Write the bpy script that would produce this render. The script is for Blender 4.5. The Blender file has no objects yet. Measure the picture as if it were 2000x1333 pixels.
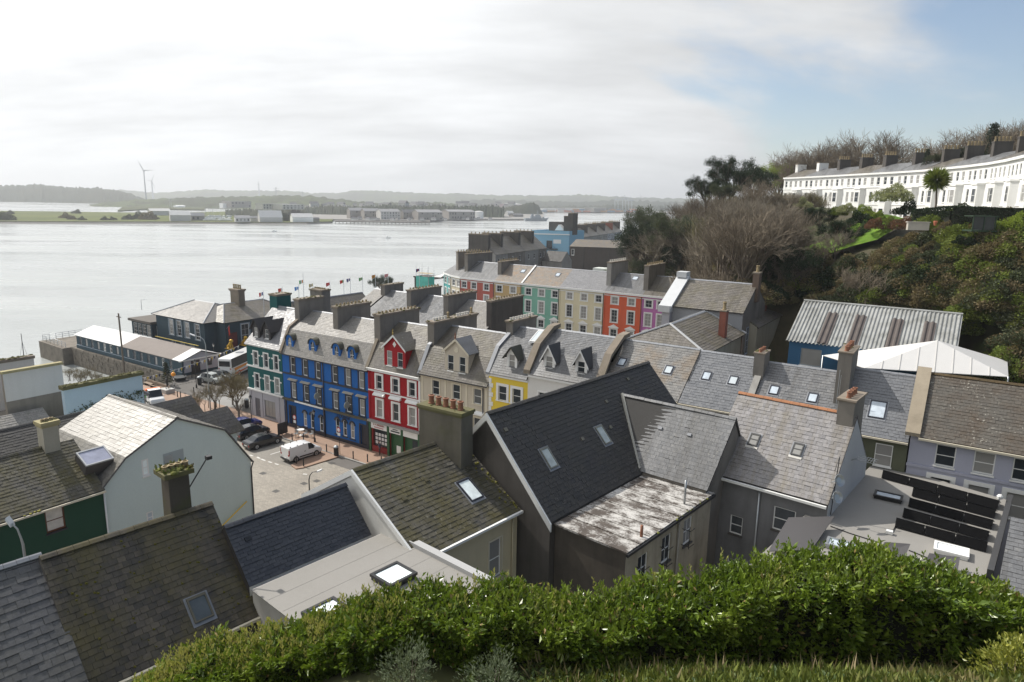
import bpy, bmesh, math, random
import numpy as np
from mathutils import Vector, Matrix
random.seed(7); rng = np.random.default_rng(11)
SC = bpy.context.scene; COL = SC.collection
rad = math.radians
# ---------------------------------------------------------------- camera
CAM_F, CAM_P, CAM_R, CAM_Z = 1333.0, rad(11.6), rad(1.0), 33.5
_fw = Vector((0, math.cos(CAM_P), -math.sin(CAM_P))); _rt = Vector((1, 0, 0)); _up = _rt.cross(_fw)
CR = _rt*math.cos(CAM_R) + _up*math.sin(CAM_R); CU = -_rt*math.sin(CAM_R) + _up*math.cos(CAM_R); CD = _fw
CO = Vector((0, 0, CAM_Z))
cd = bpy.data.cameras.new('camera'); cam = bpy.data.objects.new('camera', cd); COL.objects.link(cam)
cd.sensor_width = 36; cd.lens = CAM_F/2000*36; cd.clip_start = 0.5; cd.clip_end = 30000
cam.matrix_world = Matrix(((CR.x, CU.x, -CD.x, 0), (CR.y, CU.y, -CD.y, 0), (CR.z, CU.z, -CD.z, CAM_Z), (0, 0, 0, 1)))
SC.camera = cam
# ---------------------------------------------------------------- sky, sun, exposure
SUN_AZ, SUN_EL = 55.0, 45.5            # degrees left of the viewing direction, above the horizon
SUN_DIR = Vector((-math.sin(rad(SUN_AZ))*math.cos(rad(SUN_EL)), math.cos(rad(SUN_AZ))*math.cos(rad(SUN_EL)), math.sin(rad(SUN_EL))))
w = bpy.data.worlds.new('World'); SC.world = w; w.use_nodes = True
nt = w.node_tree; nt.nodes.clear()
def wn(t, **k):
 n = nt.nodes.new(t)
 for a, b in k.items(): setattr(n, a, b)
 return n
wout = wn('ShaderNodeOutputWorld'); wbg = wn('ShaderNodeBackground'); wbg.inputs['Strength'].default_value = 0.12
sky = wn('ShaderNodeTexSky', sky_type='NISHITA', sun_disc=False, sun_elevation=rad(SUN_EL), sun_rotation=-rad(SUN_AZ), air_density=1.0, dust_density=0.8, ozone_density=1.2)
tc = wn('ShaderNodeTexCoord')
sep = wn('ShaderNodeSeparateXYZ'); nt.links.new(tc.outputs['Generated'], sep.inputs[0])
# clouds lie on a sheet overhead: project the direction onto it
zc_ = wn('ShaderNodeMath', operation='MAXIMUM'); zc_.inputs[1].default_value = 0.02; nt.links.new(sep.outputs['Z'], zc_.inputs[0])
zp = wn('ShaderNodeMath', operation='ADD'); zp.inputs[1].default_value = 0.22; nt.links.new(zc_.outputs[0], zp.inputs[0])
dx = wn('ShaderNodeMath', operation='DIVIDE'); nt.links.new(sep.outputs['X'], dx.inputs[0]); nt.links.new(zp.outputs[0], dx.inputs[1])
dy = wn('ShaderNodeMath', operation='DIVIDE'); nt.links.new(sep.outputs['Y'], dy.inputs[0]); nt.links.new(zp.outputs[0], dy.inputs[1])
cmb = wn('ShaderNodeCombineXYZ'); nt.links.new(dx.outputs[0], cmb.inputs[0]); nt.links.new(dy.outputs[0], cmb.inputs[1])
map1 = wn('ShaderNodeMapping'); map1.inputs['Location'].default_value = (3.1, 1.7, 0); nt.links.new(cmb.outputs[0], map1.inputs[0])
n1 = wn('ShaderNodeTexNoise'); n1.inputs['Scale'].default_value = 0.55; n1.inputs['Detail'].default_value = 7; n1.inputs['Roughness'].default_value = 0.55; n1.inputs['Distortion'].default_value = 0.4
nt.links.new(map1.outputs[0], n1.inputs['Vector'])
# the overcast sheet breaks up towards the right (north): a slow ramp across it
grd = wn('ShaderNodeMath', operation='MULTIPLY_ADD'); grd.inputs[1].default_value = -0.26; grd.inputs[2].default_value = 0.31; gd = wn('ShaderNodeVectorMath', operation='DOT_PRODUCT'); gd.inputs[1].default_value = (0.985, -0.17, 0); nt.links.new(cmb.outputs[0], gd.inputs[0]); gd2 = wn('ShaderNodeMath', operation='ADD'); gd2.inputs[1].default_value = 0.62; nt.links.new(gd.outputs['Value'], gd2.inputs[0]); nt.links.new(gd2.outputs[0], grd.inputs[0])
cov = wn('ShaderNodeMath', operation='ADD'); nt.links.new(n1.outputs['Fac'], cov.inputs[0]); nt.links.new(grd.outputs[0], cov.inputs[1])
hz = wn('ShaderNodeMapRange'); hz.inputs[1].default_value = 0.0; hz.inputs[2].default_value = 0.22; hz.inputs[3].default_value = 0.16; hz.inputs[4].default_value = 0.0; nt.links.new(sep.outputs['Z'], hz.inputs[0])
cov2 = wn('ShaderNodeMath', operation='ADD'); nt.links.new(cov.outputs[0], cov2.inputs[0]); nt.links.new(hz.outputs[0], cov2.inputs[1])
cr = wn('ShaderNodeValToRGB'); cr.color_ramp.elements[0].position = 0.46; cr.color_ramp.elements[1].position = 0.62; cr.color_ramp.interpolation = 'EASE'
nt.links.new(cov2.outputs[0], cr.inputs[0])
# cloud brightness: thin bright and thick grey patches, brighter towards the sun
n2 = wn('ShaderNodeTexNoise'); n2.inputs['Scale'].default_value = 1.5; n2.inputs['Detail'].default_value = 9; n2.inputs['Roughness'].default_value = 0.55
map2 = wn('ShaderNodeMapping'); map2.inputs['Location'].default_value = (-4, 2, 0); map2.inputs['Scale'].default_value = (0.7, 1.5, 1); nt.links.new(cmb.outputs[0], map2.inputs[0]); nt.links.new(map2.outputs[0], n2.inputs['Vector'])
dot = wn('ShaderNodeVectorMath', operation='DOT_PRODUCT'); dot.inputs[1].default_value = SUN_DIR; nt.links.new(tc.outputs['Generated'], dot.inputs[0])
br = wn('ShaderNodeMapRange'); br.inputs[1].default_value = 0.1; br.inputs[2].default_value = 0.95; br.inputs[3].default_value = 5.2; br.inputs[4].default_value = 9.2; nt.links.new(dot.outputs['Value'], br.inputs[0])
nb = wn('ShaderNodeMapRange'); nb.inputs[1].default_value = 0.3; nb.inputs[2].default_value = 0.68; nb.inputs[3].default_value = 0.80; nb.inputs[4].default_value = 1.12; nt.links.new(n2.outputs['Fac'], nb.inputs[0])
bm_ = wn('ShaderNodeMath', operation='MULTIPLY'); nt.links.new(br.outputs[0], bm_.inputs[0]); nt.links.new(nb.outputs[0], bm_.inputs[1])
ccol = wn('ShaderNodeVectorMath', operation='SCALE'); ccol.inputs[0].default_value = (0.985, 1.0, 1.015); nt.links.new(bm_.outputs[0], ccol.inputs['Scale'])
mx = wn('ShaderNodeMix', data_type='RGBA'); nt.links.new(cr.outputs[0], mx.inputs['Factor']); nt.links.new(sky.outputs[0], mx.inputs[6]); nt.links.new(ccol.outputs[0], mx.inputs[7])
nt.links.new(mx.outputs[2], wbg.inputs['Color']); nt.links.new(wbg.outputs[0], wout.inputs['Surface'])
sd = bpy.data.lights.new('sun', 'SUN'); sd.energy = 4.6; sd.angle = rad(0.6); sd.color = (1.0, 0.95, 0.87)
sun = bpy.data.objects.new('sun', sd); COL.objects.link(sun); sun.location = (-60, 40, 90)
sun.rotation_euler = (-SUN_DIR).to_track_quat('-Z', 'Y').to_euler()
vs = SC.view_settings; vs.view_transform = 'Standard'; vs.look = 'None'; vs.exposure = 0.12; vs.gamma = 1.0
SC.render.engine = 'CYCLES'; SC.cycles.max_bounces = 5; SC.cycles.diffuse_bounces = 3; SC.cycles.glossy_bounces = 3
SC.cycles.transmission_bounces = 3; SC.cycles.transparent_max_bounces = 6; SC.cycles.volume_bounces = 0; SC.cycles.caustics_reflective = False; SC.cycles.caustics_refractive = False
SC.cycles.use_denoising = True
# ---------------------------------------------------------------- places: the town lies on a square frame, t along the main row of houses, s away from the square
def ray(u, v): return CD + CR*((u-1000)/CAM_F) + CU*((666.5-v)/CAM_F)
def at_z(u, v, z):
 d = ray(u, v); return CO + d*((z-CAM_Z)/d.z)
def at_y(u, v, y):
 d = ray(u, v); return CO + d*(y/d.y)
B0 = at_z(558, 831, 3.5); _C0 = at_z(722, 880, 3.5)
D0 = (_C0-B0).normalized(); N0 = Vector((-D0.y, D0.x, 0)); EZ = Vector((0, 0, 1))
def T(t, s, z): return Vector((B0.x+D0.x*t+N0.x*s, B0.y+D0.y*t+N0.y*s, z))
def to_ts(p): q = Vector(p)-B0; return q.dot(D0), q.dot(N0)
def on_s(u, v, s):          # sight line meets the plane s = const -> (t, z)
 d = ray(u, v); k = (T(0, s, 0)-CO).dot(N0)/d.dot(N0); p = CO+d*k; return (p-B0).dot(D0), p.z
def on_t(u, v, t):
 d = ray(u, v); k = (T(t, 0, 0)-CO).dot(D0)/d.dot(D0); p = CO+d*k; return (p-B0).dot(N0), p.z
# ---------------------------------------------------------------- object helpers
def tag(o, label=None, cat=None, group=None, kind=None):
 if label: o['label'] = label
 if cat: o['category'] = cat
 if group: o['group'] = group
 if kind: o['kind'] = kind
 return o
def thing(name, label, cat, loc, group=None, rz=0.0):
 o = bpy.data.objects.new(name, None); COL.objects.link(o); o.location = loc; o.rotation_euler = (0, 0, rz); o.empty_display_size = 0.3
 return tag(o, label, cat, group)
BASES = {}
def base_of(o):
 while o.parent: o = o.parent
 return o.location.copy() if o.type == 'EMPTY' else Vector((0, 0, 0))
def link(name, me, mats, parent=None, kind=None, smooth=False):
 o = bpy.data.objects.new(name, me); COL.objects.link(o)
 if not isinstance(mats, (list, tuple)): mats = [mats]
 if not me.materials:
  for m in mats: me.materials.append(m)
 if parent is not None: o.parent = parent
 if kind: o['kind'] = kind
 if smooth:
  me.polygons.foreach_set('use_smooth', [True]*len(me.polygons))
 return o
class Frame:
 def __init__(s, o, ex, ey, ez=None):
  s.o = Vector(o); s.ex = Vector(ex).normalized(); s.ey = Vector(ey).normalized(); s.ez = Vector(ez).normalized() if ez is not None else EZ
 def P(s, x, y, z): return s.o + s.ex*x + s.ey*y + s.ez*z
 def M(s, x=0, y=0, z=0):
  p = s.P(x, y, z)
  return Matrix(((s.ex.x, s.ey.x, s.ez.x, p.x), (s.ex.y, s.ey.y, s.ez.y, p.y), (s.ex.z, s.ey.z, s.ez.z, p.z), (0, 0, 0, 1)))
def rotframe(o, ang):       # ang: degrees of the x axis against town axis t
 a = rad(ang); ex = D0*math.cos(a)+N0*math.sin(a); return Frame(o, ex, Vector((-ex.y, ex.x, 0)))
WF = Frame((0, 0, 0), (1, 0, 0), (0, 1, 0))
class MB:
 def __init__(s): s.v = []; s.f = []; s.m = []
 def add(s, vs, fs, mi=0):
  k = len(s.v); s.v += [tuple(x) for x in vs]; s.f += [tuple(k+i for i in f) for f in fs]; s.m += [mi]*len(fs); return s
 def poly(s, pts, mi=0): return s.add(pts, [range(len(pts))], mi)
 def prism(s, pts, vec, mi=0):
  n = len(pts); vec = Vector(vec); q = [Vector(p)+vec for p in pts]
  return s.add(list(pts)+q, [tuple(range(n)), tuple(range(2*n-1, n-1, -1))]+[(i, (i+1) % n, n+(i+1) % n, n+i)[::-1] for i in range(n)], mi)
 def box(s, fr, x0, x1, y0, y1, z0, z1, mi=0, taper=0.0):
  k = taper
  pts = [fr.P(x0, y0, z0), fr.P(x1, y0, z0), fr.P(x1, y1, z0), fr.P(x0, y1, z0), fr.P(x0+k, y0+k, z1), fr.P(x1-k, y0+k, z1), fr.P(x1-k, y1-k, z1), fr.P(x0+k, y1-k, z1)]
  return s.add(pts, [(3, 2, 1, 0), (4, 5, 6, 7), (0, 1, 5, 4), (1, 2, 6, 5), (2, 3, 7, 6), (3, 0, 4, 7)], mi)
 def tube(s, pts, r, n=6, mi=0, r2=None, cap=True):
  pts = [Vector(p) for p in pts]; rs = [r]*len(pts) if r2 is None else [r+(r2-r)*i/(len(pts)-1) for i in range(len(pts))]
  if isinstance(r, (list, tuple)): rs = r
  vs = []; a = None
  for i, p in enumerate(pts):
   d = (pts[min(i+1, len(pts)-1)]-pts[max(i-1, 0)]).normalized()
   if a is None: a = d.orthogonal().normalized()
   else:
    a = (a-d*a.dot(d)); a = a.normalized() if a.length > 1e-6 else d.orthogonal().normalized()
   b = d.cross(a)
   for k in range(n):
    an = 2*math.pi*k/n; vs.append(p+(a*math.cos(an)+b*math.sin(an))*rs[i])
  fs = [(i*n+k, i*n+(k+1) % n, (i+1)*n+(k+1) % n, (i+1)*n+k) for i in range(len(pts)-1) for k in range(n)]
  if cap: fs += [tuple(range(n-1, -1, -1)), tuple((len(pts)-1)*n+k for k in range(n))]
  return s.add(vs, fs, mi)
 def lathe(s, c, prof, n=10, mi=0):      # prof: (radius, z) pairs; c: centre
  c = Vector(c); vs = [c+Vector((r*math.cos(2*math.pi*k/n), r*math.sin(2*math.pi*k/n), z)) for r, z in prof for k in range(n)]
  fs = [(i*n+k, i*n+(k+1) % n, (i+1)*n+(k+1) % n, (i+1)*n+k) for i in range(len(prof)-1) for k in range(n)]
  fs += [tuple(range(n-1, -1, -1)), tuple((len(prof)-1)*n+k for k in range(n))]
  return s.add(vs, fs, mi)
 def mesh(s, name, off=None):
  me = bpy.data.meshes.new(name)
  if off is not None: vs = [(a-off[0], b-off[1], c-off[2]) for a, b, c in s.v]
  else: vs = s.v
  me.from_pydata(vs, [], s.f)
  if any(s.m): me.polygons.foreach_set('material_index', s.m)
  return me
 def obj(s, name, mats, parent=None, kind=None, smooth=False):   # coordinates are world; stored against the thing's base
  me = s.mesh(name, base_of(parent) if parent is not None else None)
  return link(name, me, mats, parent, kind, smooth)
def one(name, mb, mats, label, cat, base, group=None, smooth=False, kind=None):   # a thing that is one mesh, origin at its base
 me = mb.mesh(name, Vector(base)); o = link(name, me, mats, None, kind, smooth); o.location = base
 return tag(o, label, cat, group)
def copy_tree(o, parent=None):
 c = o.copy(); COL.objects.link(c); c.parent = parent
 for ch in o.children: copy_tree(ch, c)
 return c
def np_mesh(name, verts, faces):        # verts (n,3) float, faces (m,k) int with a constant k
 me = bpy.data.meshes.new(name); n, (m, k) = len(verts), faces.shape
 me.vertices.add(n); me.vertices.foreach_set('co', np.ascontiguousarray(verts, dtype=np.float32).ravel())
 me.loops.add(m*k); me.loops.foreach_set('vertex_index', np.ascontiguousarray(faces, dtype=np.int32).ravel())
 me.polygons.add(m); me.polygons.foreach_set('loop_start', np.arange(0, m*k, k, dtype=np.int32))
 try: me.polygons.foreach_set('loop_total', np.full(m, k, dtype=np.int32))
 except Exception: pass
 me.polygons.foreach_set('use_smooth', np.zeros(m, dtype=bool)); me.update(calc_edges=True); return me
# ---------------------------------------------------------------- materials
MATS = {}
def newmat(name):
 m = bpy.data.materials.new(name); m.use_nodes = True; t = m.node_tree; b = t.nodes['Principled BSDF']; return m, t, b
class NT:
 def __init__(s, t): s.t = t
 def n(s, ty, **k):
  x = s.t.nodes.new(ty)
  for a, b in k.items():
   if a.startswith('i_'): x.inputs[a[2:].replace('_', ' ')].default_value = b
   else: setattr(x, a, b)
  return x
 def l(s, a, b): s.t.links.new(a, b)
 def noise(s, scale, detail=4, rough=0.55, vec=None, stretch=None, dist=0):
  x = s.n('ShaderNodeTexNoise'); x.inputs['Scale'].default_value = scale; x.inputs['Detail'].default_value = detail; x.inputs['Roughness'].default_value = rough; x.inputs['Distortion'].default_value = dist
  v = vec or s.pos()
  if stretch:
   mp = s.n('ShaderNodeMapping'); mp.inputs['Scale'].default_value = stretch; s.l(v, mp.inputs[0]); v = mp.outputs[0]
  s.l(v, x.inputs['Vector']); return x.outputs['Fac']
 def pos(s):
  if not hasattr(s, '_p'): s._p = s.n('ShaderNodeNewGeometry')
  return s._p.outputs['Position']
 def geo(s, o):
  s.pos(); return s._p.outputs[o]
 def ramp(s, fac, a, b, c0=(0, 0, 0, 1), c1=(1, 1, 1, 1)):
  r = s.n('ShaderNodeValToRGB'); e = r.color_ramp.elements; e[0].position = a; e[1].position = b; e[0].color = c0; e[1].color = c1; s.l(fac, r.inputs[0]); return r.outputs[0]
 def mix(s, fac, a, b, mode='MIX'):
  x = s.n('ShaderNodeMix', data_type='RGBA', blend_type=mode)
  for i, q in ((0, fac), (6, a), (7, b)):
   if isinstance(q, (int, float)): x.inputs[i].default_value = q
   elif isinstance(q, tuple): x.inputs[i].default_value = q if len(q) == 4 else q+(1,)
   else: s.l(q, x.inputs[i])
  return x.outputs[2]
 def math(s, op, a, b=None):
  x = s.n('ShaderNodeMath', operation=op)
  for i, q in enumerate((a, b)):
   if q is None: continue
   if isinstance(q, (int, float)): x.inputs[i].default_value = q
   else: s.l(q, x.inputs[i])
  return x.outputs[0]
 def town(s, sc):     # position along the town's axes, stretched
  a = s.n('ShaderNodeMapping'); a.inputs['Rotation'].default_value = (0, 0, -math.atan2(D0.y, D0.x)); s.l(s.pos(), a.inputs[0]); b = s.n('ShaderNodeMapping'); b.inputs['Scale'].default_value = sc; s.l(a.outputs[0], b.inputs[0]); return b.outputs[0]
 def rnd(s):       # one number for each loose piece or each object
  oi = s.n('ShaderNodeObjectInfo'); a = s.math('ADD', oi.outputs['Random'], s.geo('Random Per Island')); return s.math('FRACT', a)
 def bump(s, h, strength, dist, bsdf):
  b = s.n('ShaderNodeBump'); b.inputs['Strength'].default_value = strength; b.inputs['Distance'].default_value = dist; s.l(h, b.inputs['Height']); s.l(b.outputs[0], bsdf.inputs['Normal'])
def plain(name, col, rough=0.6, metal=0.0, var=0.0, spec=None):
 if name in MATS: return MATS[name]
 m, t, b = newmat(name); n = NT(t); b.inputs['Roughness'].default_value = rough; b.inputs['Metallic'].default_value = metal
 if spec is not None: b.inputs['Specular IOR Level'].default_value = spec
 if var:
  f = n.noise(1.3, 5); c = n.mix(f, tuple(x*(1-var) for x in col), tuple(min(1, x*(1+var)) for x in col)); n.l(c, b.inputs['Base Color'])
 else: b.inputs['Base Color'].default_value = (*col, 1)
 MATS[name] = m; return m
def render_mat(name, col, dirt=0.25, dcol=(0.10, 0.095, 0.085), scale=0.35, streak=0.5, rough=0.8, green=0.0, spec=0.2):
 # painted or bare render: blotches, fine grain, rain streaks
 if name in MATS: return MATS[name]
 m, t, b = newmat(name); n = NT(t); b.inputs['Roughness'].default_value = rough; b.inputs['Specular IOR Level'].default_value = spec
 big = n.ramp(n.noise(scale, 6, 0.6), 0.42, 0.72); st = n.ramp(n.noise(1.1, 5, 0.6, stretch=(1, 1, 0.12)), 0.45, 0.75)
 k = n.math('MULTIPLY', n.math('ADD', n.math('MULTIPLY', big, 1-streak), n.math('MULTIPLY', st, streak)), dirt)
 fine = n.noise(7, 4, 0.6)
 c = n.mix(fine, tuple(x*0.93 for x in col), tuple(min(1, x*1.05) for x in col)); c = n.mix(k, c, dcol)
 if green: c = n.mix(n.math('MULTIPLY', n.ramp(n.noise(0.6, 6, 0.65), 0.5, 0.7), green), c, (0.09, 0.10, 0.03))
 n.l(c, b.inputs['Base Color']); n.bump(n.noise(22, 4, 0.6), 0.25, 0.02, b)
 MATS[name] = m; return m
def slate_mat(name, c1, c2, moss=0.0, mcol=(0.10, 0.085, 0.02), lichen=0.0, lcol=(0.42, 0.40, 0.34), streak=0.0, scol=(0.30, 0.27, 0.2), rough=0.5, piece=0.6, warm=0.0, run=None, runc=(0.02, 0.018, 0.015)):
 if name in MATS: return MATS[name]
 m, t, b = newmat(name); n = NT(t); b.inputs['Specular IOR Level'].default_value = 0.5
 r = n.rnd(); f = n.math('ADD', n.math('MULTIPLY', r, piece), n.math('MULTIPLY', n.noise(0.8, 5, 0.6), 1-piece))
 c = n.mix(f, c1, c2); fine = n.noise(9, 5, 0.65); c = n.mix(0.35, c, n.ramp(fine, 0.25, 0.8), 'OVERLAY')
 if warm: c = n.mix(n.math('MULTIPLY', n.ramp(n.noise(0.35, 4, 0.6), 0.48, 0.62), warm), c, (0.20, 0.155, 0.11))
 if run: c = n.mix(n.math('MULTIPLY', n.ramp(n.noise(1.0, 5, 0.65, vec=n.town((0.10, 1.5, 0.10) if run == 't' else (1.5, 0.10, 0.10))), 0.44, 0.66), 0.75), c, runc)
 if streak: c = n.mix(n.math('MULTIPLY', n.ramp(n.noise(0.9, 6, 0.7, dist=0.6), 0.5, 0.68), streak), c, scol)
 if moss: c = n.mix(n.math('MULTIPLY', n.ramp(n.math('ADD', n.noise(0.55, 5, 0.6), n.math('MULTIPLY', n.noise(6, 3), 0.35)), 0.58, 0.86), moss), c, mcol)
 if lichen: c = n.mix(n.math('MULTIPLY', n.ramp(n.noise(5.5, 3, 0.6), 0.60, 0.68), n.math('MULTIPLY', n.ramp(n.noise(0.5, 3), 0.4, 0.62), lichen)), c, lcol)
 n.l(c, b.inputs['Base Color'])
 n.l(n.math('ADD', n.math('MULTIPLY', r, 0.18), rough-0.09), b.inputs['Roughness']); n.bump(fine, 0.3, 0.012, b)
 MATS[name] = m; return m
def leaf_mat(name, c1, c2, c3=None, rough=0.42, trans=0.0, spec=0.5):
 if name in MATS: return MATS[name]
 m, t, b = newmat(name); n = NT(t); r = n.geo('Random Per Island'); n.pos()
 c = n.mix(r, c1, c2)
 if c3: c = n.mix(n.ramp(n.noise(0.5, 4, 0.6), 0.5, 0.68), c, c3)
 n.l(c, b.inputs['Base Color']); b.inputs['Roughness'].default_value = rough; b.inputs['Specular IOR Level'].default_value = spec
 if trans:
  tr = n.n('ShaderNodeBsdfTranslucent'); ms = n.n('ShaderNodeMixShader'); ms.inputs[0].default_value = trans
  n.l(n.mix(0.5, c, (c2[0]*1.6, c2[1]*1.6, c2[2]*0.9)), tr.inputs[0]); out = t.nodes['Material Output']
  n.l(b.outputs[0], ms.inputs[1]); n.l(tr.outputs[0], ms.inputs[2]); n.l(ms.outputs[0], out.inputs['Surface'])
 MATS[name] = m; return m
def glass_mat(name, dark=(0.02, 0.024, 0.028), pale=(0.38, 0.37, 0.35), share=0.42, rough=0.06):
 # a window pane: the dim room behind, in some rooms a blind or net curtain
 if name in MATS: return MATS[name]
 m, t, b = newmat(name); n = NT(t); oi = n.n('ShaderNodeObjectInfo')
 k = n.ramp(oi.outputs['Random'], 1-share-0.02, 1-share+0.02); v = n.mix(n.noise(2.2, 3), dark, tuple(x*2.2 for x in dark))
 n.l(n.mix(n.math('MULTIPLY', k, 0.75), v, pale), b.inputs['Base Color']); b.inputs['Roughness'].default_value = rough; b.inputs['IOR'].default_value = 1.5
 n.bump(n.noise(0.9, 2), 0.06, 0.05, b); MATS[name] = m; return m
GLASS = glass_mat('window_glass'); SKYGLASS = glass_mat('rooflight_glass', (0.32, 0.36, 0.40), (0.55, 0.6, 0.62), 0.4, 0.08)
WHITE = plain('white_paint', (0.80, 0.80, 0.78), 0.5, var=0.04); CREAM_P = plain('cream_paint', (0.66, 0.60, 0.47), 0.55, var=0.05)
BLACK_P = plain('black_paint', (0.018, 0.018, 0.02), 0.4); DARKTRIM = plain('dark_navy_paint', (0.02, 0.022, 0.035), 0.45)
GREYMET = plain('galvanised_metal', (0.42, 0.44, 0.45), 0.4, 0.7); LEAD = plain('lead_flashing', (0.24, 0.25, 0.27), 0.5, 0.2, var=0.2)
CONC = render_mat('weathered_render', (0.235, 0.215, 0.19), 0.75, (0.075, 0.068, 0.06)); CONC_D = render_mat('dark_weathered_render', (0.105, 0.096, 0.088), 0.8, (0.035, 0.032, 0.03))
CONC_L = render_mat('grey_cement', (0.33, 0.32, 0.30), 0.6, (0.12, 0.11, 0.10)); MOSS = plain('moss', (0.075, 0.07, 0.018), 0.95, var=0.5)
TERRA = plain('terracotta', (0.27, 0.12, 0.07), 0.8, var=0.3); POT_Y = plain('buff_clay', (0.29, 0.225, 0.125), 0.85, var=0.5); POT_W = plain('white_clay', (0.62, 0.60, 0.55), 0.7, var=0.2)
BRICK_R = plain('red_brick', (0.26, 0.09, 0.06), 0.85, var=0.35); STONE_C = render_mat('coping_stone', (0.25, 0.21, 0.17), 0.6, (0.09, 0.08, 0.05), green=0.25)
SL_GREY = slate_mat('slate_grey', (0.13, 0.134, 0.142), (0.21, 0.21, 0.215), lichen=0.4, rough=0.45, run='s', runc=(0.095, 0.093, 0.09))
SL_BROWN = slate_mat('slate_brown_grey', (0.105, 0.095, 0.085), (0.19, 0.17, 0.15), moss=0.35, lichen=0.5, rough=0.5, run='s', runc=(0.07, 0.06, 0.05))
SL_OLD = slate_mat('slate_old_pale', (0.17, 0.16, 0.15), (0.29, 0.275, 0.255), lichen=0.6, streak=0.3, rough=0.56)
SL_BLACK = slate_mat('slate_black_lichen', (0.027, 0.025, 0.025), (0.060, 0.056, 0.054), moss=0.25, mcol=(0.05, 0.048, 0.025), lichen=0.35, lcol=(0.16, 0.16, 0.15), rough=0.62)
SL_MOSS = slate_mat('slate_mossy', (0.042, 0.04, 0.036), (0.125, 0.115, 0.095), moss=0.8, mcol=(0.085, 0.072, 0.014), lichen=0.3, run='t', runc=(0.05, 0.043, 0.014), rough=0.62)
SL_MOSS2 = slate_mat('slate_moss_streaked', (0.028, 0.025, 0.022), (0.125, 0.105, 0.08), piece=0.75, run='t', runc=(0.02, 0.016, 0.012), moss=0.75, mcol=(0.10, 0.082, 0.022), streak=0.35, scol=(0.12, 0.098, 0.055), rough=0.62)
SL_NEW = slate_mat('slate_new_blue', (0.032, 0.036, 0.046), (0.052, 0.057, 0.07), rough=0.48, piece=0.85)
SL_PURPLE = slate_mat('slate_purple', (0.20, 0.193, 0.198), (0.29, 0.278, 0.282), streak=0.22, scol=(0.20, 0.16, 0.08), rough=0.42, piece=0.8, run='s', runc=(0.19, 0.165, 0.13))
SL_BLUE = slate_mat('slate_blue_smooth', (0.135, 0.14, 0.152), (0.175, 0.18, 0.19), lichen=0.15, rough=0.4)
SL_WARM = slate_mat('slate_warm_patched', (0.16, 0.158, 0.155), (0.23, 0.22, 0.205), warm=0.75, rough=0.42)
SL_MUD = slate_mat('slate_mud_lichen', (0.075, 0.068, 0.058), (0.12, 0.108, 0.09), moss=0.55, mcol=(0.07, 0.04, 0.018), lichen=1.0, lcol=(0.36, 0.34, 0.29), rough=0.6, piece=0.4)
DECK = plain('roof_underlay', (0.05, 0.048, 0.046), 0.9)
# ---------------------------------------------------------------- building helpers
def facade(mb, fr, W, z0, z1, ops, reveal=0.14, mi=0, y=0.0, rmi=None):
 # front wall with real openings; ops are (x0, x1, za, zb)
 rmi = mi if rmi is None else rmi
 xs = sorted({0.0, W} | {q for o in ops for q in o[:2]}); zs = sorted({z0, z1} | {q for o in ops for q in o[2:4] if z0 < q < z1})
 for i in range(len(xs)-1):
  for j in range(len(zs)-1):
   cx, cz = (xs[i]+xs[i+1])/2, (zs[j]+zs[j+1])/2
   if any(o[0] < cx < o[1] and o[2] < cz < o[3] for o in ops): continue
   mb.poly([fr.P(xs[i], y, zs[j]), fr.P(xs[i+1], y, zs[j]), fr.P(xs[i+1], y, zs[j+1]), fr.P(xs[i], y, zs[j+1])], mi)
 for a, b, c, d in [o[:4] for o in ops]:
  q = [(a, c), (b, c), (b, d), (a, d)]
  for k in range(4):
   (xa, za), (xb, zb) = q[k], q[(k+1) % 4]
   mb.poly([fr.P(xa, y, za), fr.P(xa, y+reveal, za), fr.P(xb, y+reveal, zb), fr.P(xb, y, zb)], rmi)
def shell(root, fr, W, D, z0, ze, ops=(), mat=None, gable=None, mat2=None, top=None, reveal=0.14, name='wall'):
 # four walls, front pierced; gable = (depth of ridge, ridge height)
 mb = MB(); facade(mb, fr, W, z0, ze, list(ops), reveal)
 pr = [(0, z0), (D, z0), (D, ze), (gable[0], gable[1]), (0, ze)] if gable else [(0, z0), (D, z0), (D, ze), (0, ze)]
 mb.poly([fr.P(0, y, z) for y, z in pr], 1 if mat2 else 0); mb.poly([fr.P(W, y, z) for y, z in pr][::-1], 1 if mat2 else 0)
 mb.poly([fr.P(W, D, z0), fr.P(0, D, z0), fr.P(0, D, ze), fr.P(W, D, ze)], 1 if mat2 else 0)
 if top is not None: mb.poly([fr.P(0, 0, top), fr.P(W, 0, top), fr.P(W, D, top), fr.P(0, D, top)])
 return mb.obj(name, [mat, mat2] if mat2 else mat, root)
WCACHE = {}
def place(name, me, mats, parent, M, kind=None):
 o = link(name, me, mats, parent, kind); o.matrix_local = Matrix.Translation(-base_of(parent)) @ M if parent is not None else M
 return o
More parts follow.
